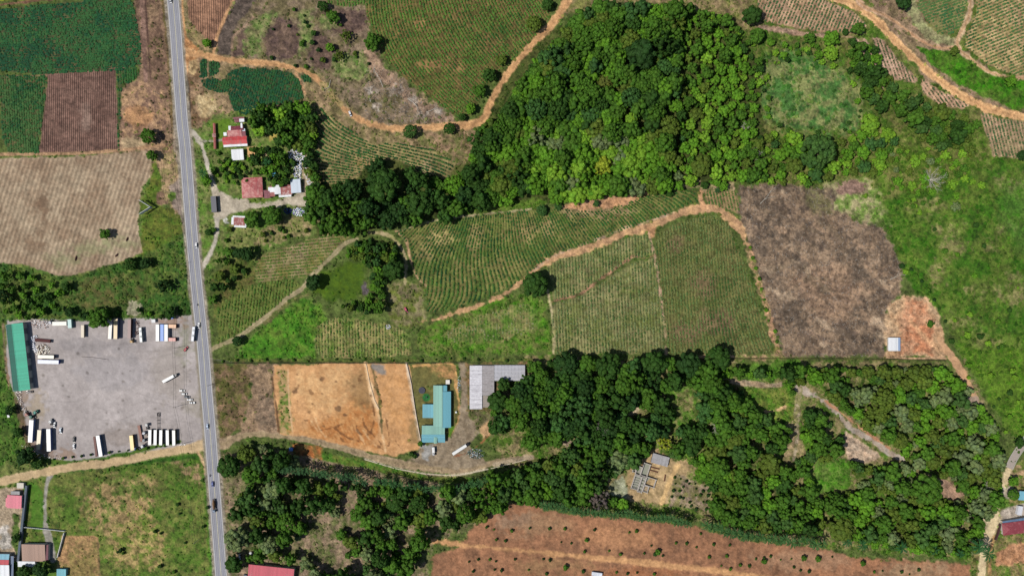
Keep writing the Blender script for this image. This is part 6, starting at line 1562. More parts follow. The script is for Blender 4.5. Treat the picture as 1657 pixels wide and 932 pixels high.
trailer(74, 577.3, 1.5, 26, 5.6, (232, 226, 206), 'short cream trailer beside the heap of sacks', h=3.2, side=(60, 66, 88))
trailer(77.8, 585.5, 1.5, 34, 6.2, (206, 212, 232), 'long bluish white trailer below the cream one', h=3.4, side=(64, 84, 168))
trailer(96, 523.6, -1, 23, 6.4, (224, 226, 224), 'pale dusty trailer lying along the top edge of the yard', h=3.0, roofc=(228, 226, 212))
trailer(112.5, 523.8, 87, 14, 6, (150, 190, 186), 'pale teal container at the top edge of the yard', h=2.9, chassis=False, name='shipping_container', cat='container', group='containers')
trailer(133.4, 536, 90, 20, 4.8, (196, 180, 152), 'narrow beige trailer alone near the top of the yard', h=2.9)
trailer(178, 535, 93, 27, 5.6, (236, 228, 214), 'cream trailer left of the tan one at the top of the yard', h=3.3)
trailer(186.8, 532, 91, 33, 6, (216, 190, 140), 'tan roofed trailer with shade tinted blue grey side at the top of the yard', h=3.9, side=(104, 116, 150))
trailer(209, 532, 91, 31, 5.2, (104, 56, 50), 'dark maroon trailer at the top of the yard', h=3.6, side=(74, 40, 40))
trailer(254.7, 538.5, 90, 27, 5.6, WHITE, 'white container left of the bright blue one', h=3.2, chassis=False, name='shipping_container', cat='container', group='containers')
trailer(262, 538.3, 90, 27, 5.6, (86, 138, 216), 'bright blue container between two white ones', h=3.1, chassis=False, name='shipping_container', cat='container', group='containers')
trailer(268.6, 538.5, 90, 27, 5.6, WHITE, 'white container right of the bright blue one', h=3.3, chassis=False, name='shipping_container', cat='container', group='containers')
trailer(278.2, 527.8, 1, 13, 6, (222, 166, 118), 'small tan container against the upper end of the white one', h=2.7, chassis=False, name='shipping_container', cat='container', group='containers', side=(110, 50, 40))
trailer(277.6, 549.3, 1, 13, 5.6, (206, 132, 120), 'small salmon pink container against the lower end of the white one', h=2.7, chassis=False, name='shipping_container', cat='container', group='containers', side=(110, 50, 44))
trailer(345.8, 330.5, 86, 26, 8.6, (60, 62, 74), 'dark trailer with a pale ridge parked beside the gravel lane', h=3.2, side=(34, 36, 48), roofc=(58, 60, 74))
x, y, z = world(345.8, 330.5, 3.2)
def flatbed(px, py, ang, Lp, Wp, c, label, load=None, h=1.5):
    s = PX; L = Lp * s; W = Wp * s; o = place(px, py, ang, h, 'flatbed_trailer', label, 'trailer', 'flatbed trailers')
    b = MB().box(-L / 2, L / 2, -W / 2, W / 2, 1.15, 1.35)
    for i in range(int(L / 1.0)): b.box(-L / 2 + i * 1.0 + .3, -L / 2 + i * 1.0 + .4, -W / 2, W / 2, 1.348, 1.4)
    b.build('deck', M(c, .8, .3, 2), o)
    MB().box(-L / 2 + .1, L / 2 - .1, -.4, .4, .8, 1.14).build('chassis', STEEL, o)
    MB().box(L / 2 - .1, L / 2, -W / 2, W / 2, 1.36, 2.3).build('headboard', M(c, .8, .3, 2), o)
    for k in (0, 1.2):
        for sy in (-1, 1): wheel(o, -L / 2 + 1.1 + k, sy * (W / 2 - .2), .48, .3)
    return o
flatbed(226.5, 701, 79, 26, 4.2, (160, 120, 106), 'narrow brown flatbed trailer right of the yellow container')
flatbed(154.5, 722, 83, 32, 3.6, (126, 92, 84), 'low brown flatbed tucked against the lone white trailer', h=1.2)
flatbed(69, 551, 5, 26, 5, (84, 34, 32), 'dark red open flatbed loaded with scrap by the sack heap')
o = place(256, 680, 90, 1.0, 'container_chassis', 'bare dark skeletal chassis standing above the white trailers', 'trailer'); f = MB()
for sy in (-1, 1): f.box(-6.3, 6.3, sy * .55 - .09, sy * .55 + .09, .8, 1.05)
for xx in (-6.1, -3, 0, 2.6, 6.0): f.box(xx - .12, xx + .12, -1.2, 1.2, .83, 1.08)
f.build('frame', M((58, 50, 48), .8, .2), o)
for xx in (-5.2, -4.0):
    for sy in (-1, 1): wheel(o, xx, sy * 1.0, .5, .3)
tractor(55, 668, -40, (54, 150, 132), 'teal truck tractor in front of the leftmost long trailer')
tractor(50, 675, 188, (30, 110, 96), 'dark green tractor unit touching the leftmost long trailer')
tractor(80.5, 683.5, 268, WHITE, 'white tractor coupled to the rightmost of three trailers')
for (xx, yy, a, cc, lb) in ((236.5, 690.5, 268, (226, 224, 220), 'white tractor unit at the head of the cluster by the five trailers'), (235, 702, 200, (222, 224, 230), 'white cab second in the cluster by the five trailers'), (235, 712, 170, (150, 154, 160), 'grey cab third in the cluster by the five trailers'), (232, 721, 150, (236, 236, 236), 'white cab at the lower end of the cluster by the five trailers'), (219.5, 726.5, 184, (150, 170, 214), 'bluish tractor unit on the grass edge below the flatbed')):
    tractor(xx, yy, a, cc, lb, hood=False)
tractor(212, 551.5, 86, (214, 172, 110), 'tan tractor at the foot of the maroon trailer', hood=False, L=4)
tractor(41, 669.5, 60, (190, 120, 104), 'salmon cab half buried at the left yard edge', hood=False, L=4.5)
tractor(80.5, 520.5, 92, (220, 222, 230), 'white cab at the left end of the dusty trailer', hood=False, L=4.2)
bus(227.4, 541.8, 86, 24, (214, 220, 216), 'pale bus parked right of the maroon trailer')
bus(312.3, 540.3, 96, 24, (210, 214, 224), 'silver bus waiting at the edge of the highway')
truck(273.8, 612, -28, 25, WHITE, (46, 50, 60), 'white box truck driving across the middle of the yard', h=3.4)
truck(745.3, 726.5, -32.5, 31, WHITE, (40, 40, 44), 'long white lorry on the gravel below the white shade house', h=3.5)
truck(701.2, 730.3, 88, 14, WHITE, (226, 226, 226), 'small white box truck in front of the turquoise building', h=2.8, W=2.2)
truck(345.3, 818.5, 86, 21, (122, 92, 62), (110, 140, 170), 'truck heaped with a brown load heading down the highway', h=2.6, cargo='load')
for a in ((293.7, 632, 2, WHITE, 'white car, topmost of the slanting line of five', 'car'), (297.4, 637.4, 2, (232, 232, 230), 'white pickup second from the top in the line of five', 'pickup'), (302, 642.2, 4, (62, 72, 84), 'dark car in the middle of the line of five', 'car'),
          (306.5, 646.8, 182, (238, 238, 238), 'white car second from the bottom in the line of five', 'car'), (310.3, 651.8, 182, (230, 232, 232), 'white pickup lowest of the line of five', 'pickup'),
          (97.3, 696.3, 92, (214, 226, 236), 'pale car parked alone right of the long trailers', 'car'), (118.8, 711, 92, (34, 36, 38), 'black car above a white one in the lower yard', 'car'), (118.8, 722, 92, (232, 234, 236), 'white car below a black one in the lower yard', 'car'),
          (87.3, 687.5, 92, (228, 230, 232), 'white pickup beside the white tractor', 'pickup'), (300.2, 564.5, -48, (188, 40, 58), 'red pickup at the upper right of the yard', 'pickup'), (47.5, 634, 178, (60, 48, 52), 'dark car below the green warehouse', 'car'),
          (321, 526.5, 92, (238, 238, 238), 'white pickup on the highway beside the silver bus', 'pickup'), (317, 397, 87, (240, 240, 240), 'white car on the highway above the yard', 'car'), (275.5, 0.5, 85, (240, 240, 240), 'white car on the highway at the top edge', 'car'),
          (335.2, 690, 87, (176, 196, 220), 'silver blue car on the highway by the yard entrance', 'car'), (343.4, 783.4, 87, (70, 90, 160), 'blue car on the highway above the loaded truck', 'car'), (656.6, 501.5, 65, (206, 76, 108), 'pinkish red car parked on the grass below the loop path', 'car'),
          (566.3, 184, 70, (236, 236, 236), 'white car on the orange dirt road', 'car'), (387.5, 901, 84, (206, 214, 222), 'silver car under the roadside tree by the red hall', 'car'), (398, 931, 10, (70, 80, 90), 'dark car at the bottom edge beside the red hall', 'car')):
    car(a[0], a[1], a[2], a[3], a[4], a[5], group='cars and pickups')
def moto(px, py, ang, label):
    o = place(px, py, ang, 1.2, 'motorcycle', label, 'motorcycle', 'motorcycles on the highway')
    for x in (-.7, .7): wheel(o, x, 0, .32, .12)
    MB().box(-.5, .5, -.12, .12, .45, .8, .05).build('frame', M((40, 40, 46), .4), o); MB().box(-.6, .1, -.14, .14, .8, .9, .03).build('seat', TYRE, o)
    MB().cyl((.55, -.35, 1.02), (.55, .35, 1.02), .03, 8).build('handlebar', CHROME, o)
def person(px, py, label, c, seat=False, ang=0):
    """one skinned body with head, arms and legs"""
    o_ = place(px, py, ang, 1.4, 'person', label, 'person')
    J = [(0, 0, .95), (0, 0, 1.2), (0, 0, 1.42), (0, 0, 1.52), (.02, 0, 1.62), (.02, 0, 1.72), (0, .2, 1.4), (.15, .32, 1.2), (.42, .3, 1.08), (0, -.2, 1.4), (.15, -.32, 1.2), (.42, -.3, 1.08), (.02, .1, .9), (.4, .17, .82), (.3, .17, .42), (.02, -.1, .9), (.4, -.17, .82), (.3, -.17, .42)]
    E = [(0, 1), (1, 2), (2, 3), (3, 4), (4, 5), (2, 6), (6, 7), (7, 8), (2, 9), (9, 10), (10, 11), (0, 12), (12, 13), (13, 14), (0, 15), (15, 16), (16, 17)]
    rad = [.15, .15, .15, .06, .1, .07, .06, .05, .035, .06, .05, .035, .09, .08, .05, .09, .08, .05]
    me = bpy.data.meshes.new('person'); me.from_pydata(J, E, []); ob = link('body', me, o_)
    md = ob.modifiers.new('skin', 'SKIN'); ob.modifiers.new('sub', 'SUBSURF').levels = 1
    for v, r_ in zip(me.skin_vertices[0].data, rad): v.radius = (r_, r_)
    me.skin_vertices[0].data[0].use_root = True; me.materials.append(M(c, .8))
    MB().add(ICO[1][0] * .14 + np.array([.02, 0, 1.68]), ICO[1][1]).build('helmet', M((40, 40, 44), .3), o_)
moto(319, 493.3, 87, 'motorcycle on the highway above the silver bus'); person(319, 493.3, 'rider in dark clothing on the motorcycle above the silver bus', (44, 48, 60), ang=87)
moto(339.3, 769.6, 87, 'motorcycle on the highway above the blue car'); person(339.3, 769.6, 'rider in black on the motorcycle above the blue car', (30, 30, 36), ang=87)

# heaps
def heap(px, py, rx, ry, n, cols, size, name, label, cat, hh=1.2, seed=1, flat=.5, pts=None):
    rg = np.random.default_rng(seed); Vs, Fs, Cs, nv = [], [], [], 0; IV, IF = ICO[0]
    for i in range(n):
        if pts is None:
            a = rg.uniform(0, 6.28); q = rg.uniform(0, 1) ** .5; x = px + rx * q * math.cos(a); y = py + ry * q * math.sin(a); k = 1 - q * q
        else:
            while True:
                xs, ys = zip(*pts); x = rg.uniform(min(xs), max(xs)); y = rg.uniform(min(ys), max(ys))
                if inpoly(pts, np.array(x), np.array(y)): break
            k = rg.uniform(.2, 1)
        wx, wy, wz = world(x, y, hh * k); s_ = size * rg.uniform(.5, 1.4); m3 = rg.normal(0, 1, (3, 3)); Q, _ = np.linalg.qr(m3)
        P = (IV * np.array([1, .7, flat]) * s_ * rg.uniform(.8, 1.2, (len(IV), 1))) @ Q
        Vs.append(P + np.array([float(wx), float(wy), float(wz) + hh * k * rg.uniform(.3, 1)])); Fs.append(IF + nv); nv += len(IV)
        c = np.minimum(lin(cols[rg.integers(0, len(cols))]) / KEXP * rg.uniform(1.8, 2.4), .88); Cs.append(np.repeat(c[None], len(IV), 0))
    return tag(link(name, mesh_np(name, np.vstack(Vs), np.vstack(Fs), LEAFC, np.vstack(Cs))), label, cat, kind='stuff')
WS = [(238, 232, 220), (226, 214, 190), (206, 196, 178), (240, 236, 230), (120, 100, 84)]
heap(68.5, 566, 13, 9.5, 260, WS, .55, 'sack_heap', 'round heap of cream sacks and scrap beside the warehouse', 'heap', 2.0, 2)
heap(0, 0, 0, 0, 170, [(236, 236, 240), (220, 222, 230), (200, 200, 206)], .5, 'scrap_heap', 'white crescent of scrap sheeting beside the warehouse', 'heap', 1.4, 3, pts=[(50, 545), (58, 541), (61, 546), (56, 552), (57, 560), (62, 568), (56, 572), (50, 562)])
heap(0, 0, 0, 0, 130, [(236, 232, 226), (170, 150, 130), (120, 100, 90), (210, 200, 186)], .5, 'scrap_heap', 'trail of pale junk below the warehouse along the yard edge', 'heap', .8, 4, pts=[(24, 632), (34, 632), (38, 655), (50, 668), (46, 672), (34, 662), (27, 645)])
heap(0, 0, 0, 0, 90, [(210, 200, 190), (120, 90, 70), (150, 120, 96), (236, 230, 226)], .45, 'scrap_heap', 'rusty junk strewn along the lower left yard edge', 'heap', .6, 5, pts=[(30, 710), (46, 722), (70, 734), (100, 738), (98, 744), (60, 744), (40, 735)])
heap(0, 0, 0, 0, 110, [(210, 204, 200), (150, 110, 90), (230, 230, 230), (90, 90, 96)], .45, 'scrap_heap', 'scrap parts along the top edge of the yard', 'heap', .7, 6, pts=[(48, 516), (78, 516), (78, 530), (60, 532), (50, 526)])
heap(0, 0, 0, 0, 60, [(84, 60, 56), (110, 90, 84), (60, 50, 50)], .5, 'scrap_heap', 'dark scrap axles between the maroon trailer and the bus', 'heap', .7, 7, pts=[(219, 518), (226, 520), (224, 542), (218, 542)])
heap(0, 0, 0, 0, 700, [(240, 240, 244), (226, 228, 236), (240, 240, 240), (200, 206, 220), (84, 90, 130), (210, 196, 176)], .5, 'waste_heap', 'long white spread of plastic waste between the trees', 'waste heap', 1.2, 8, pts=[(480, 226), (489, 224), (494, 240), (493, 256), (489, 262), (487, 292), (476, 294), (472, 270), (468, 258), (466, 246), (476, 240)])
heap(0, 0, 0, 0, 200, [(240, 240, 244), (206, 206, 212), (226, 228, 236)], .45, 'waste_heap', 'white plastic waste under the trees beside the crop rows', 'waste heap', .9, 9, pts=[(494, 262), (500, 290), (510, 300), (512, 318), (504, 320), (498, 300), (491, 275)])
heap(485, 343, 12, 7, 240, [(240, 240, 244), (120, 90, 170), (226, 228, 236), (90, 150, 70), (70, 80, 160), (240, 240, 240)], .5, 'waste_heap', 'colourful heap of bagged waste below the sheds', 'waste heap', 1.3, 10)
heap(466, 341, 7, 5.5, 110, [(36, 48, 96), (60, 80, 130), (30, 36, 60)], .5, 'waste_heap', 'dark blue heap of bags left of the colourful heap', 'waste heap', 1.2, 11)
heap(770, 734, 15, 8, 240, [(70, 84, 84), (130, 140, 140), (60, 84, 60), (180, 186, 186), (50, 60, 56)], .5, 'waste_heap', 'grey green heap of discarded parts beside the long white lorry', 'waste heap', .8, 12)
heap(628, 529, 4, 4, 40, [(220, 220, 226), (180, 180, 190)], .45, 'waste_heap', 'small pale heap on the grass near the pinkish red car', 'waste heap', .5, 13)
heap(295, 719, 6, 1.6, 30, [(240, 240, 236), (210, 200, 190)], .45, 'waste_heap', 'strip of white rubble at the yard corner', 'waste heap', .5, 14)
heap(743, 622, 3, 14, 60, [(180, 184, 190), (130, 140, 150), (200, 196, 190)], .4, 'waste_heap', 'scattered materials along the gravel access by the turquoise building', 'waste heap', .5, 15)
# small yard things
def tank(px, py, r, hh, c, label, name='water_tank', cat='tank'):
    o = place(px, py, 0, hh, name, label, cat)
    MB().cyl((0, 0, .1), (0, 0, hh * .85), r, 18).build('barrel', M(c, .5, .05), o, True); MB().cyl((0, 0, hh * .85), (0, 0, hh), r, 18, r * .4).build('lid', M(c, .5, .05), o); MB().cyl((0, 0, 0), (0, 0, .1), r * 1.1, 18).build('base', STEEL, o)
def smallbox(px, py, ang, a, b_, hh, c, label, name='shed', cat='shed', roofc=None):
    o = place(px, py, ang, hh, name, label, cat); b = MB(); wall_ring(b, a, b_, 0, hh - .2, .12); b.build('wall', M(c, .8), o)
    MB().slab([(-a / 2 - .2, -b_ / 2 - .2, hh - .2), (a / 2 + .2, -b_ / 2 - .2, hh - .2), (a / 2 + .2, b_ / 2 + .2, hh), (-a / 2 - .2, b_ / 2 + .2, hh)], .06).build('roof', mat_sheet('sheet', roofc or c), o)
    MB().box(-.4, .4, -b_ / 2 - .03, -b_ / 2 + .02, 0, min(1.9, hh - .3)).build('door', M((110, 100, 90)), o)
smallbox(248, 519.3, 0, 2.6, 2.4, 2.2, (236, 236, 236), 'tiny white box shed on the top edge of the yard')
smallbox(274.5, 513, 4, 4.8, 2.4, 1.8, (70, 116, 206), 'small shelter under a bright blue tarpaulin', roofc=(70, 120, 210))
smallbox(470.6, 727, 5, 2.6, 2.2, 2.0, (110, 150, 220), 'tiny light blue hut in the shade below the gravel road', roofc=(110, 160, 236))
smallbox(440.5, 281, 2, 4.8, 3.8, 2.4, (60, 150, 186), 'small turquoise shelter in the garden behind the sheds', roofc=(54, 146, 182))
smallbox(724.5, 618, 0, 2.9, 3, 2.2, (236, 228, 216), 'small white hut above the turquoise building', roofc=(238, 232, 222))
smallbox(375, 922, 0, 2.6, 2.2, 2.2, (236, 236, 236), 'tiny white kiosk under the roadside tree', roofc=(240, 240, 240))
smallbox(966, 929, 8, 8, 2.6, 2.4, (226, 230, 236), 'low white shelter on the reddish earth at the bottom edge', roofc=(226, 230, 238))
smallbox(13, 672, 78, 3.0, 1.5, 1.3, (240, 240, 240), 'white tank box left of the yard on the grass')
tank(405, 896, 1.3, 2.6, (238, 238, 238), 'round white water tank above the red hall')
tank(738, 0.0 + 667, .8, 1.6, (230, 236, 230), 'small white drum by the gravel access')

# ---------------------------------------------------------------- houses by the highway
RED = mat_sheet('red_sheet', (206, 76, 76), (176, 128, 120), .35); DRED = mat_sheet('dark_red_sheet', (124, 48, 62), (150, 104, 104), .3)
RUST = mat_sheet('rusty_red_sheet', (176, 84, 84), (206, 146, 136), .62); RUST2 = mat_sheet('brown_rust_sheet', (150, 66, 60), (216, 190, 184), .45); WSH = mat_sheet('white_sheet', (240, 242, 244), None); PSH = mat_sheet('pale_sheet', (206, 218, 230), None)
def annex(o, x0, x1, y0, y1, h, mat, rise=.5, kind='mono+', axis='x', wallc=(206, 200, 188), name='roof'):
    b = MB(); cx, cy = (x0 + x1) / 2, (y0 + y1) / 2; L, W = x1 - x0 - .6, y1 - y0 - .6
    if L > .5 and W > .5:
        t = MB(); wall_ring(t, L, W, -.2, h - .08, .15); t.V = [(v[0] + cx, v[1] + cy, v[2]) for v in t.V]; t.build('wall', M(wallc, .8, .12, .7), o)
    roof_part(o, name, x0, x1, y0, y1, h, rise, mat, kind, axis)
def u(px, py, cx, cy): return ((px - cx) * PX, -(py - cy) * PX)
def multi(px, py, ang, h, name, label, cat, parts, win=(10, 6)):
    """building made of several roofs given in survey units around its centre"""
    o = place(px, py, ang, h, name, label, cat)
    for i, (a, b_, c, d, hh, mat, rise, kind, axis) in enumerate(parts):
        x0, y1 = u(a, b_, px, py); x1, y0 = u(c, d, px, py); annex(o, x0, x1, y0, y1, hh + i * .03, mat, rise, kind, axis)
    return o
o = multi(379, 224, -3, 3.6, 'house', 'large house with bright red roof and jumbled annexes by the highway', 'house',
      [(360, 221, 399, 233.5, 3.0, RED, 1.1, 'gable', 'x'), (368, 211, 391, 221, 2.9, RUST, .8, 'mono+', 'x'), (374, 204, 394, 211.5, 2.9, DRED, .6, 'mono-', 'x'), (391, 213, 397, 221, 2.7, DRED, .3, 'mono+', 'x'),
       (370, 203.5, 374.5, 212, 2.6, WSH, .3, 'mono+', 'x'), (361.5, 213.5, 366.5, 219, 2.5, WSH, .3, 'mono+', 'x'), (391, 209, 396.5, 214, 2.5, PSH, .2, 'mono+', 'x'), (360.5, 233.5, 399, 237, 2.5, WSH, .2, 'mono+', 'x'),
       (388, 193, 396, 198, 2.6, WSH, .2, 'mono+', 'x'), (378, 190, 396, 193, 2.5, DRED, .2, 'mono+', 'x'), (380, 194, 388, 198, 2.4, DRED, .2, 'mono+', 'x'), (390, 200, 393, 208, 3.0, WSH, .1, 'mono+', 'x')])
openings(o, 15, 8.5)
o = place(346.7, 220.3, 88, 2.6, 'gate_wall', 'long narrow red tiled wall with a small gate roof', 'wall')
MB().box(-10.2, 10.2, -.35, .35, 0, 2.2).build('wall', M((190, 160, 140), .8), o); roof_part(o, 'coping', -10.4, 10.4, -.95, .95, 2.2, .35, mat_sheet('tile', (168, 92, 82), None, period=.3), 'gable', 'x')
roof_part(o, 'gate_roof', -2.0, 1.0, -1.6, 1.4, 2.75, .5, mat_sheet('tile_grey', (176, 128, 122), None, period=.3), 'hip', 'x')
o = house(384.3, 250.5, -3.5, 19.5, 17.5, WSH, 'small square white roofed house below the bright red roof', h=2.7, rise=.5, kind='mono+')
house(407.2, 303.5, -2.5, 34, 33, RUST, 'big rusty red hipped roof house beside the gravel junction', h=3.2, rise=2.0, kind='hip', wallc=(200, 176, 160))
o = multi(456, 306, -4, 3.2, 'shed_row', 'row of patched red and white sheds right of the rusty hipped roof', 'shed',
      [(426, 306, 436, 319, 2.5, DRED, .4, 'mono+', 'x'), (434, 302, 446, 310, 2.7, WSH, .4, 'mono+', 'x'), (435, 300, 440, 303, 2.5, RUST2, .2, 'mono+', 'x'), (436, 310, 444, 317, 2.6, RUST2, .3, 'mono+', 'x'), (444, 299, 454, 314, 2.9, WSH, .3, 'mono-', 'x'),
       (454, 299, 472, 316, 3.0, RUST2, .6, 'mono+', 'x'), (471, 292, 487, 314, 3.4, PSH, .5, 'mono+', 'x'), (450, 315, 470, 319, 2.3, WSH, .2, 'mono+', 'x')])
o = multi(387, 359, 3, 2.6, 'shed', 'small rusty shed with white patched edges below the gravel junction', 'shed',
      [(378, 352, 396, 365, 2.4, RUST2, .4, 'mono+', 'x'), (376, 349.5, 396, 353, 2.2, WSH, .1, 'mono+', 'x'), (379, 365, 398, 368, 2.1, WSH, .1, 'mono+', 'x'), (395, 352, 399, 366, 2.0, WSH, .1, 'mono+', 'x'), (374, 352, 378, 364, 1.9, WSH, .1, 'mono+', 'x')])
# white shed on the clearing
o = house(1447.5, 557, 0, 19.5, 21.5, WSH, 'small white gabled shed on the orange earth clearing', h=2.6, rise=.5, kind='gable', axis='y', over=.35, nwin=1, name='shed', cat='shed')
MB().box(2.9, 4.7, -5.2, 5.2, 2.84, 2.88).build('awning', mat_sheet('pale_blue_sheet', (150, 170, 200), None), o)

# ---------------------------------------------------------------- turquoise building
TQ = mat_sheet('turquoise_sheet', (104, 172, 186), None, rough=.55); TG_ = mat_sheet('sage_sheet', (134, 184, 168), None, rough=.55); TQY = mat_sheet('turquoise_sheet_wide', (112, 176, 190), None, axis=1, rough=.55)
o = multi(706, 670, 0, 4.4, 'building', 'long turquoise roofed building with an L shaped end on the olive lot', 'building',
      [(701, 624, 716, 690, 3.6, TG_, .9, 'mono+', 'y'), (715.6, 634, 729.3, 692, 3.3, TQ, 1.0, 'mono-', 'y'), (716.3, 624, 723, 633.6, 3.3, TQ, .6, 'mono-', 'y'), (682.7, 688.5, 719.5, 702.3, 3.5, TG_, .9, 'mono-', 'x'), (682.3, 702.5, 719.8, 716, 3.1, TQY, 1.2, 'mono+', 'x'),
       (702, 707, 707.5, 717, 3.9, TG_, .3, 'gable', 'y')])
openings(o, 8, 30, n=2)
o = house(693, 665, 0, 18.6, 22, TQ, 'square turquoise pavilion left of the long turquoise building', h=3.0, rise=.6, kind='mono+', axis='y', name='pavilion', cat='pavilion', nwin=0)
o = place(682.7, 631.5, 0, .9, 'trampoline', 'round dark blue trampoline on the olive lot', 'trampoline')
MB().cyl((0, 0, .8), (0, 0, .86), 2.3, 20).build('mat', M((34, 36, 56), .6), o); t = MB()
for k in range(20):
    a, b_ = k * math.pi / 10, (k + 1) * math.pi / 10; t.cyl((2.45 * math.cos(a), 2.45 * math.sin(a), .85), (2.45 * math.cos(b_), 2.45 * math.sin(b_), .85), .14, 6)
t.build('rim', M((70, 76, 110), .5), o)
for k in range(6): a = k * math.pi / 3; MB().cyl((2.3 * math.cos(a), 2.3 * math.sin(a), 0), (2.3 * math.cos(a), 2.3 * math.sin(a), .8), .05, 6).build('leg', STEEL, o)
o = place(690, 643, 0, 1.8, 'climbing_frame', 'dark climbing frame on the green play mat', 'play equipment')
for x_, y_ in ((-1, -1.2), (1, -1.2), (-1, 1.2), (1, 1.2)): MB().cyl((x_, y_, 0), (x_ * .5, y_, 1.9), .07, 6).build('leg', M((40, 60, 60)), o)
MB().cyl((-.5, -1.3, 1.9), (-.5, 1.3, 1.9), .08, 6).cyl((.5, -1.3, 1.9), (.5, 1.3, 1.9), .08, 6).box(-.5, .5, -.5, .5, 1.2, 1.3).build('platform', M((40, 60, 60)), o)

# ---------------------------------------------------------------- shade house
def mat_film(name, c, c2, vert=.9):
    m, nt, b = newmat(name); v = objvec(nt); mp = nt.nodes.new('ShaderNodeMapping'); mp.inputs['Scale'].default_value = (.12, 1.0, 1); nt.links.new(v, mp.inputs[0])
    n = noise(nt, vert, 5, .75, mp.outputs[0]); n2 = noise(nt, .8, 5, .7, v)
    t = math_(nt, 'ADD', math_(nt, 'MULTIPLY', n.outputs[0], .7), math_(nt, 'MULTIPLY', n2.outputs[0], .4))
    mr = nt.nodes.new('ShaderNodeMapRange'); mr.inputs[1].default_value = .42; mr.inputs[2].default_value = .68; nt.links.new(t, mr.inputs[0])
    mx = nt.nodes.new('ShaderNodeMix'); mx.data_type = 'RGBA'; nt.links.new(mr.outputs[0], mx.inputs[0]); mx.inputs[6].default_value = alb(c); mx.inputs[7].default_value = alb(c2)
    nt.links.new(mx.outputs[2], b.inputs['Base Color']); b.inputs['Roughness'].default_value = .5
    return m
F1 = mat_film('white_film', (238, 236, 240), (170, 166, 172)); F2 = mat_film('grey_film', (176, 170, 170), (120, 112, 110), 2.0); F3 = mat_film('brown_film', (164, 152, 138), (126, 112, 98), 3.0); F4 = mat_film('pale_grey_film', (192, 192, 198), (160, 158, 164), 1.2)
o = place(800, 622, 0, 3.2, 'greenhouse', 'white and grey film covered shade house with a long right wing', 'greenhouse')
for i, (a, b_, c, d, hh, mt, nb, nm) in enumerate([(760.3, 591.5, 780.3, 661.5, 3.2, F1, 9, 'roof_film'), (780.6, 591.5, 799.6, 639, 3.0, F2, 6, 'roof_film'), (781.5, 639.6, 797.5, 658.6, 2.8, F3, 3, 'roof_film'), (799.9, 591, 849, 616, 3.1, F4, 4, 'roof_film')]):
    x0, y1 = u(a, b_, 800, 622); x1, y0 = u(c, d, 800, 622); b = MB(); n_ = nb * 4
    for k in range(n_):      # arched bays
        ya, yb = y0 + (y1 - y0) * k / n_, y0 + (y1 - y0) * (k + 1) / n_
        za = hh + .25 * abs(math.sin(math.pi * k / 4)); zb = hh + .25 * abs(math.sin(math.pi * (k + 1) / 4))
        b.slab([(x0, ya, za), (x1, ya, za), (x1, yb, zb), (x0, yb, zb)], .05)
    b.build(nm, mt, o)
    f = MB()
    for k in range(nb + 1):
        yy = y0 + (y1 - y0) * k / nb; f.box(x0, x1, yy - .05, yy + .05, hh + .03, hh + .1)
        for xx in (x0 + .06, x1 - .06): f.box(xx - .06, xx + .06, yy - .06, yy + .06, -.2, hh)
    if i == 3:
        for k in range(10): xx = x0 + (x1 - x0) * k / 9; f.box(xx - .05, xx + .05, y0, y1, hh + .26, hh + .33)
    f.build('frame', M((206, 206, 206), .6), o)

# ---------------------------------------------------------------- unfinished building and its shed
GSH = mat_sheet('grey_sheet', (172, 170, 172), (140, 132, 128), .4)
house(1068.5, 744, 15.5, 27.5, 15.5, GSH, 'grey roofed builders shed above the concrete ruin', h=2.6, rise=.6, kind='mono-', wallc=(110, 106, 100), name='shed', cat='shed', over=.25, nwin=0)
o = place(1043, 776, 18, 2.6, 'unfinished_building', 'roofless grey concrete building shell on the sandy clearing', 'building')
CON = M((214, 206, 196), .9, .3, 1.2); CON2 = M((150, 152, 136), .95, .3, .8)
rooms = [(-8.5, -4.5, 2, 9), (-4.3, 1.2, 2.5, 13), (-8.2, -2.6, -10, 1.6), (-2.4, 1.0, -11, 2), (1.2, 9.2, -4, 3), (1.2, 5.5, -9.6, -4.2), (-11.2, -8.7, 3, 8)]
for (x0, x1, y0, y1) in rooms:
    b = MB(); t = .28
    b.box(x0, x1, y0, y0 + t, -.2, 2.6).box(x0, x1, y1 - t, y1, -.2, 2.6).box(x0, x0 + t, y0 + t, y1 - t, -.2, 2.5).box(x1 - t, x1, y0 + t, y1 - t, -.2, 2.5)
    b.build('wall', CON, o)
    MB().box(x0 + t, x1 - t, y0 + t, y1 - t, -.2, .12).build('floor_slab', CON2, o)
bm_ = MB()
for k in range(6): yy = -9 + k * 1.9; bm_.box(-8.4, -2.4, yy - .12, yy + .12, 2.45, 2.75)
for k in range(4): yy = -8.6 + k * 1.3; bm_.box(1.3, 5.4, yy - .1, yy + .1, 2.45, 2.7)
for k in range(5): yy = -10 + k * 2.6; bm_.box(-2.3, 1.0, yy - .15, yy + .15, 2.5, 2.8)
bm_.build('beam', M((206, 200, 190), .9, .2), o)
for xx, yy in ((-8.6, 9), (-4.4, 13), (1.2, 13), (9.2, 3), (9.2, -4), (5.5, -9.6), (-8.2, -10), (-2.5, -11), (1, -11), (-11.2, 8), (-11.2, 3)): MB().box(xx - .22, xx + .22, yy - .22, yy + .22, -.2, 3.1).build('column', CON, o)
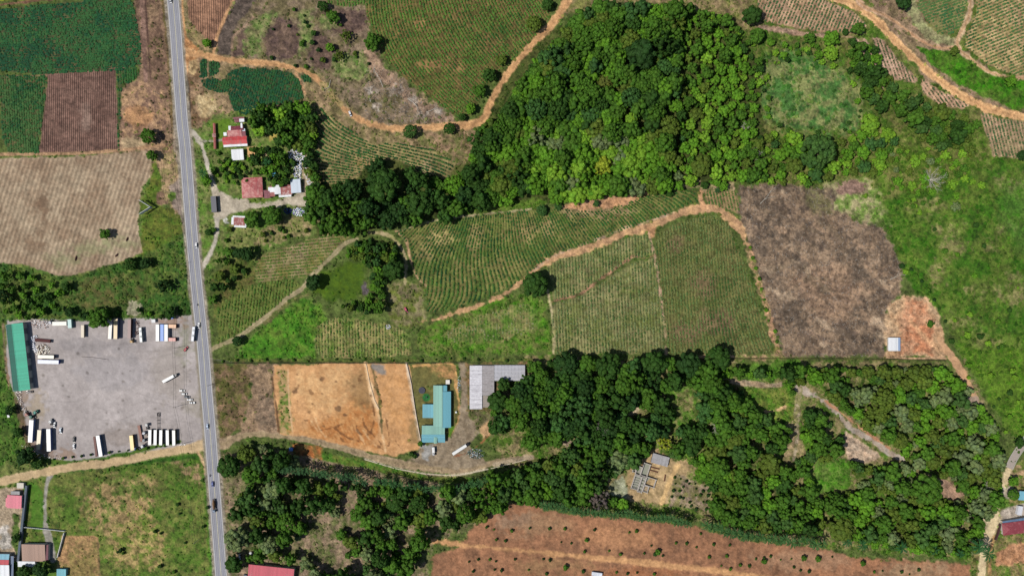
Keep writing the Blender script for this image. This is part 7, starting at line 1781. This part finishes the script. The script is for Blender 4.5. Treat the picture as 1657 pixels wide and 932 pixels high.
for i, (a, b_, aa, ll, lb) in enumerate(((1060, 757, 14, 7.5, 'upper of two timber stacks right of the concrete ruin'), (1058, 762, 16, 7, 'lower of two timber stacks right of the concrete ruin'), (1076, 773, 100, 5.5, 'dark timber stack near the sandy track of the ruin'))):
    o = place(a, b_, aa, .5, 'timber_stack', lb, 'timber'); b = MB()
    for k in range(4): b.box(-ll / 2, ll / 2, -.5 + k * .27, -.3 + k * .27, 0, .45 + .05 * (k % 2))
    b.build('planks', M((112, 74, 56), .9, .3, 2), o)

# ---------------------------------------------------------------- lower left houses
PINK = mat_sheet('pink_sheet', (222, 118, 134), (206, 140, 146), .2); BRN = mat_sheet('tan_sheet', (172, 140, 122), None); BRN2 = mat_sheet('maroon_sheet', (110, 44, 60), None)
o = multi(22, 812.5, 2, 3.4, 'house', 'pink roofed house at the left edge below the cream road', 'house', [(11, 801, 35.5, 822, 3.2, PINK, .8, 'mono+', 'y'), (8.5, 806, 11.3, 820, 2.9, PINK, .3, 'mono+', 'y'), (16, 795, 30, 800.7, 2.4, mat_sheet('grey_sheet_b', (160, 160, 160), None), .3, 'mono+', 'x')]); openings(o, 9, 8.5, n=2)
smallbox(32.5, 785.5, 2, 5, 4, 2.4, (214, 206, 190), 'small cream hut above the pink roofed house', roofc=(216, 208, 192))
MBW = place(35.5, 847, 96.3, 2.5, 'long_shed', 'very long narrow dark blue grey shed roof beside the lawn', 'shed')
MB().box(-30.5, 30.5, -.55, .55, -.2, 2.3).build('wall', M((120, 124, 130), .8), MBW); roof_part(MBW, 'roof', -30.8, 30.8, -1.05, 1.05, 2.3, .4, mat_sheet('slate_sheet', (62, 78, 94), None), 'mono+', 'x')
o = multi(53, 896, 1, 3.6, 'house', 'brown roofed house with a white lean to in the lower left', 'house', [(35.5, 880, 73, 908, 3.2, BRN, 1.1, 'mono+', 'x'), (73.3, 881, 77, 907, 2.9, BRN2, .3, 'mono-', 'y'), (28, 908.4, 56, 917.5, 2.6, WSH, .4, 'mono+', 'x')]); openings(o, 17, 12)
o = multi(-2, 914, 1, 3.8, 'house', 'house with blue, red and white roof bands in the lower left corner', 'house', [(-18, 896.5, 14, 905, 3.2, mat_sheet('sky_blue_sheet', (118, 176, 196), None), .6, 'mono-', 'x'), (-18, 905.3, 14, 913, 3.7, mat_sheet('crimson_sheet', (190, 44, 60), None), .3, 'mono-', 'x'), (-18, 913.3, 15, 936, 3.4, WSH, .7, 'mono+', 'x')])
MB().box(8.4, 11, -12, 7, 2.5, 2.6).build('awning', M((84, 104, 134)), o)
smallbox(99, 926.5, 2, 7.0, 5.8, 2.8, (110, 176, 186), 'small light turquoise roof at the bottom beside the bare square', roofc=(116, 184, 196))
def fence(pts, hh, c, label, t=.14, name='wall', cat='wall', post=3.0):
    P = []
    for p in pts:
        x, y, z = world(p[0], p[1], hh); P.append(np.array([float(x), float(y), float(z)]))
    c0 = P[0].copy(); o = empty(name, tuple(c0)); tag(o, label, cat); w_ = MB(); ps = MB()
    for a, b_ in zip(P[:-1], P[1:]):
        d = b_ - a; L = np.linalg.norm(d[:2]); n = max(1, int(L / post)); dn = np.array([-d[1], d[0]]) / L * t / 2
        for k in range(n):
            p = a + d * k / n - c0; q = a + d * (k + 1) / n - c0
            V = [(p[0] + dn[0], p[1] + dn[1], p[2] - .2), (q[0] + dn[0], q[1] + dn[1], q[2] - .2), (q[0] - dn[0], q[1] - dn[1], q[2] - .2), (p[0] - dn[0], p[1] - dn[1], p[2] - .2)]
            V += [(v[0], v[1], v[2] + .2 + hh) for v in V]
            w_.add(V, [(3, 2, 1, 0), (4, 5, 6, 7), (0, 1, 5, 4), (1, 2, 6, 5), (2, 3, 7, 6), (3, 0, 4, 7)]); ps.box(p[0] - .14, p[0] + .14, p[1] - .14, p[1] + .14, p[2] - .2, p[2] + hh + .12)
    w_.build('panel', M(c, .8, .15), o); ps.build('posts', M(c, .8, .15), o)['kind'] = 'stuff'
    return o
fence([(38, 853), (70, 856), (104, 859.5)], 2.0, (226, 226, 222), 'white boundary wall crossing the end of the lawn', .3)
fence([(103, 862), (98, 880), (92, 902)], 2.0, (216, 214, 208), 'white wall running down beside the bare square', .5)
fence([(345, 587.5), (450, 588.5), (560, 587.5), (664, 588), (735, 587)], 1.3, (92, 84, 72), 'long low boundary fence above the bare lots', .12, 'fence', 'fence', 4)
fence([(592, 589), (598, 620), (606, 648), (613, 662)], .5, (236, 206, 168), 'pale retaining edge between the two bare lots', .7, 'retaining_wall')
fence([(658, 589), (665, 620), (671, 660), (678, 700), (682, 720)], 1.0, (226, 208, 186), 'pale retaining wall left of the turquoise building', .5, 'retaining_wall')
fence([(1112, 580.5), (1240, 580), (1400, 580.5), (1530, 583)], 1.2, (84, 84, 60), 'thin fence line below the burnt field', .12, 'fence', 'fence', 4)
fence([(590, 743), (640, 758), (690, 767), (740, 769), (790, 759), (850, 744)], .35, (222, 208, 184), 'pale kerb wall along the lower side of the gravel road', .45, 'kerb_wall')
# V shaped billboard
o = place(235, 335, 0, 6.5, 'billboard', 'white V shaped roadside billboard at the edge of the stubble field', 'billboard')
for sy in (1, -1):
    P0 = (3.6, 0); P1 = (-5.2, sy * 5.6)
    d = np.array([P1[0] - P0[0], P1[1] - P0[1]]); d /= np.linalg.norm(d); n_ = np.array([-d[1], d[0]]) * .12
    V = [(P0[0] + n_[0], P0[1] + n_[1], 2.6), (P1[0] + n_[0], P1[1] + n_[1], 2.6), (P1[0] - n_[0], P1[1] - n_[1], 2.6), (P0[0] - n_[0], P0[1] - n_[1], 2.6)]
    V += [(v[0], v[1], 6.5) for v in V]
    MB().add(V, [(3, 2, 1, 0), (4, 5, 6, 7), (0, 1, 5, 4), (1, 2, 6, 5), (2, 3, 7, 6), (3, 0, 4, 7)]).build('panel', M((234, 234, 232), .6), o)
    for k in (.15, .5, .85): MB().cyl((P0[0] + (P1[0] - P0[0]) * k, P0[1] + (P1[1] - P0[1]) * k, -.2), (P0[0] + (P1[0] - P0[0]) * k, P0[1] + (P1[1] - P0[1]) * k, 2.62), .14, 8).build('post', STEEL, o)
# big red hall and right edge houses
RH = mat_sheet('rose_sheet', (204, 92, 104), (196, 120, 124), .2)
o = house(438, 932, 6, 74, 32, RH, 'long rose red roofed hall at the bottom edge', h=4.2, rise=1.0, kind='mono+', name='hall', cat='hall', nwin=5)
house(1646, 854, -7, 46, 20, mat_sheet('maroon_tile', (148, 66, 74), (176, 110, 112), .3, period=.4), 'maroon hipped roof house at the right edge', h=3.4, rise=1.4, kind='hip')
house(1645, 842, -9, 46, 5.5, mat_sheet('steel_blue_sheet', (104, 128, 156), None), 'narrow steel blue lean to above the maroon roof', h=2.9, rise=.5, kind='mono+', name='lean_to', cat='shed', over=.2, nwin=0)
house(1657, 802, 4, 16, 15, mat_sheet('light_blue_sheet', (130, 192, 212), None), 'light turquoise roofed house at the right edge', h=3.2, rise=.8, kind='mono+')
smallbox(1651, 826, 10, 3.5, 7, 2.6, (226, 226, 230), 'narrow white hut between the turquoise and maroon roofs')
fence([(1620, 848), (1617, 862), (1612, 874)], 2.2, (80, 50, 50), 'dark wall at the left end of the maroon roof', .8)

# ---------------------------------------------------------------- poles and wires
def pole(bx, by, hh, label, arms=True, lamp=False):
    x, y, z = world(bx, by, 0); o = empty('utility_pole', (float(x), float(y), float(z)), R(random.uniform(-8, 8))); tag(o, label, 'utility pole', 'utility poles')
    MB().cyl((0, 0, -.3), (0, 0, hh), .19, 10, .12).build('shaft', M((206, 200, 190), .8), o)
    if arms:
        MB().box(-1.1, 1.1, -.07, .07, hh - .7, hh - .55).build('crossarm', M((120, 100, 84), .9), o)
        for k in (-1, 0, 1): MB().cyl((k * .95, 0, hh - .56), (k * .95, 0, hh - .3), .07, 8).build('insulator', M((90, 70, 60)), o)
    if lamp: MB().box(.1, 1.6, -.06, .06, hh - .2, hh - .1).box(1.4, 2.1, -.14, .14, hh - .26, hh - .08).build('lamp_arm', STEEL, o)
    return (float(x), float(y), float(z) + hh - .3)
PP = [(259.5, 153.5, 9.5, 'utility pole on the dry roadside strip'), (275, 312, 9, 'utility pole by the gravel shoulder'), (296, 427, 9, 'pale pole on the green verge'), (289, 562, 9, 'pole beside the red pickup in the yard'), (291, 656, 9, 'pole below the line of five cars'), (301, 716, 8, 'pole at the yard corner by the cream road'), (322, 872, 9, 'pole on the grass left of the highway bottom')]
tops = [pole(*p) for p in PP]
for i, (a, b_) in enumerate(zip(tops[:-1], tops[1:])):
    wv = MB()
    for off in (-.9, .9):
        pr = None
        for k in range(13):
            t = k / 12; p = (a[0] + (b_[0] - a[0]) * t + off, a[1] + (b_[1] - a[1]) * t, a[2] + (b_[2] - a[2]) * t - 4 * 1.1 * t * (1 - t))
            if pr is not None: wv.cyl(pr, p, .07, 4)
            pr = p
    q = wv.build('power_line', M((40, 40, 42), .6)); tag(q, 'pair of sagging power lines, span %s along the highway' % ('one two three four five six'.split()[i]) if False else 'sagging power lines hung between ' + ['the two northern roadside poles', 'the shoulder pole and the verge pole', 'the verge pole and the red pickup pole', 'the two poles in the yard', 'the five cars pole and the corner pole', 'the corner pole and the bottom grass pole'][i], 'power line', 'power lines')
for bx, by, hh, lb in ((333, 233, 8, 'pole beside the gravel lane by the gate wall'), (337, 285, 8, 'pole beside the gravel lane above the junction'), (342, 622, 8, 'pole on the right verge opposite the yard')):
    pole(bx, by, hh, lb)
# small rocks and cairns in the stubble field
def log(px, py, ang, L, label, c=(62, 36, 30), r=.55):
    o = place(px, py, ang, 1.0, 'hay_bale', label, 'heap', 'dark heaps in the stubble field'); rg = np.random.default_rng(int(px)); V, F = ICO[2]
    MB().add(V * np.array([L / 2, r * 1.5, .9]) * rg.uniform(.82, 1.12, (len(V), 1)), F).build('heap', M(c, .95, .4, 1.5), o)
log(205, 387, -70, 3.8, 'dark heap in the stubble field nearest the green verge'); log(188, 413, -45, 3.8, 'dark heap low in the stubble field right'); log(122, 418, -75, 4.6, 'dark heap low in the middle of the stubble field'); 

x, y, z = world(132, 577, .1); o = MB().cyl((0, 0, .1), (9, -.5, .1), .15, 6).cyl((9, -.5, .1), (22, -2.4, .1), .15, 6).build('strand', M((60, 54, 56), .8)); o.location = (float(x), float(y), 0); tag(o, 'long dark hose lying across the upper left of the yard', 'strand')  # thin dark cylinders laid along a dark line on the yard
# ================================================================== LIGHT AND CAMERA
w = bpy.data.worlds.new('World'); SC.world = w; w.use_nodes = True
nt = w.node_tree; bg = nt.nodes['Background']
sky = nt.nodes.new('ShaderNodeTexSky'); sky.sky_type = 'NISHITA'; sky.sun_disc = False
el = math.atan(1 / math.hypot(*SUNK))
sky.sun_elevation = el; sky.sun_rotation = math.atan2(-SUNK[0], -SUNK[1]) % (2 * math.pi)
nt.links.new(sky.outputs[0], bg.inputs[0]); bg.inputs[1].default_value = SKY_STRENGTH
sl = bpy.data.lights.new('sun', 'SUN'); sl.energy = SUN_ENERGY; sl.angle = R(.53); sl.color = (1, .96, .9)
so = bpy.data.objects.new('sun', sl); COL.objects.link(so)
so.rotation_euler = Vector((SUNK[0], SUNK[1], -1)).to_track_quat('-Z', 'Y').to_euler(); so.location = (0, 0, 300)
cd = bpy.data.cameras.new('camera'); cam = bpy.data.objects.new('camera', cd); COL.objects.link(cam)
cam.location = (0, 0, HC); cam.rotation_euler = (0, 0, 0)
cd.sensor_width = 36; cd.lens = 36 * HC / (1657 * PX); cd.clip_start = 1; cd.clip_end = 30000
SC.camera = cam
SC.view_settings.view_transform = 'Standard'; SC.view_settings.look = 'None'; SC.view_settings.gamma = 1
SC.view_settings.use_curve_mapping = False; SC.view_settings.exposure = EXPOSURE
SC.cycles.max_bounces = 4; SC.cycles.diffuse_bounces = 2; SC.cycles.use_denoising = True
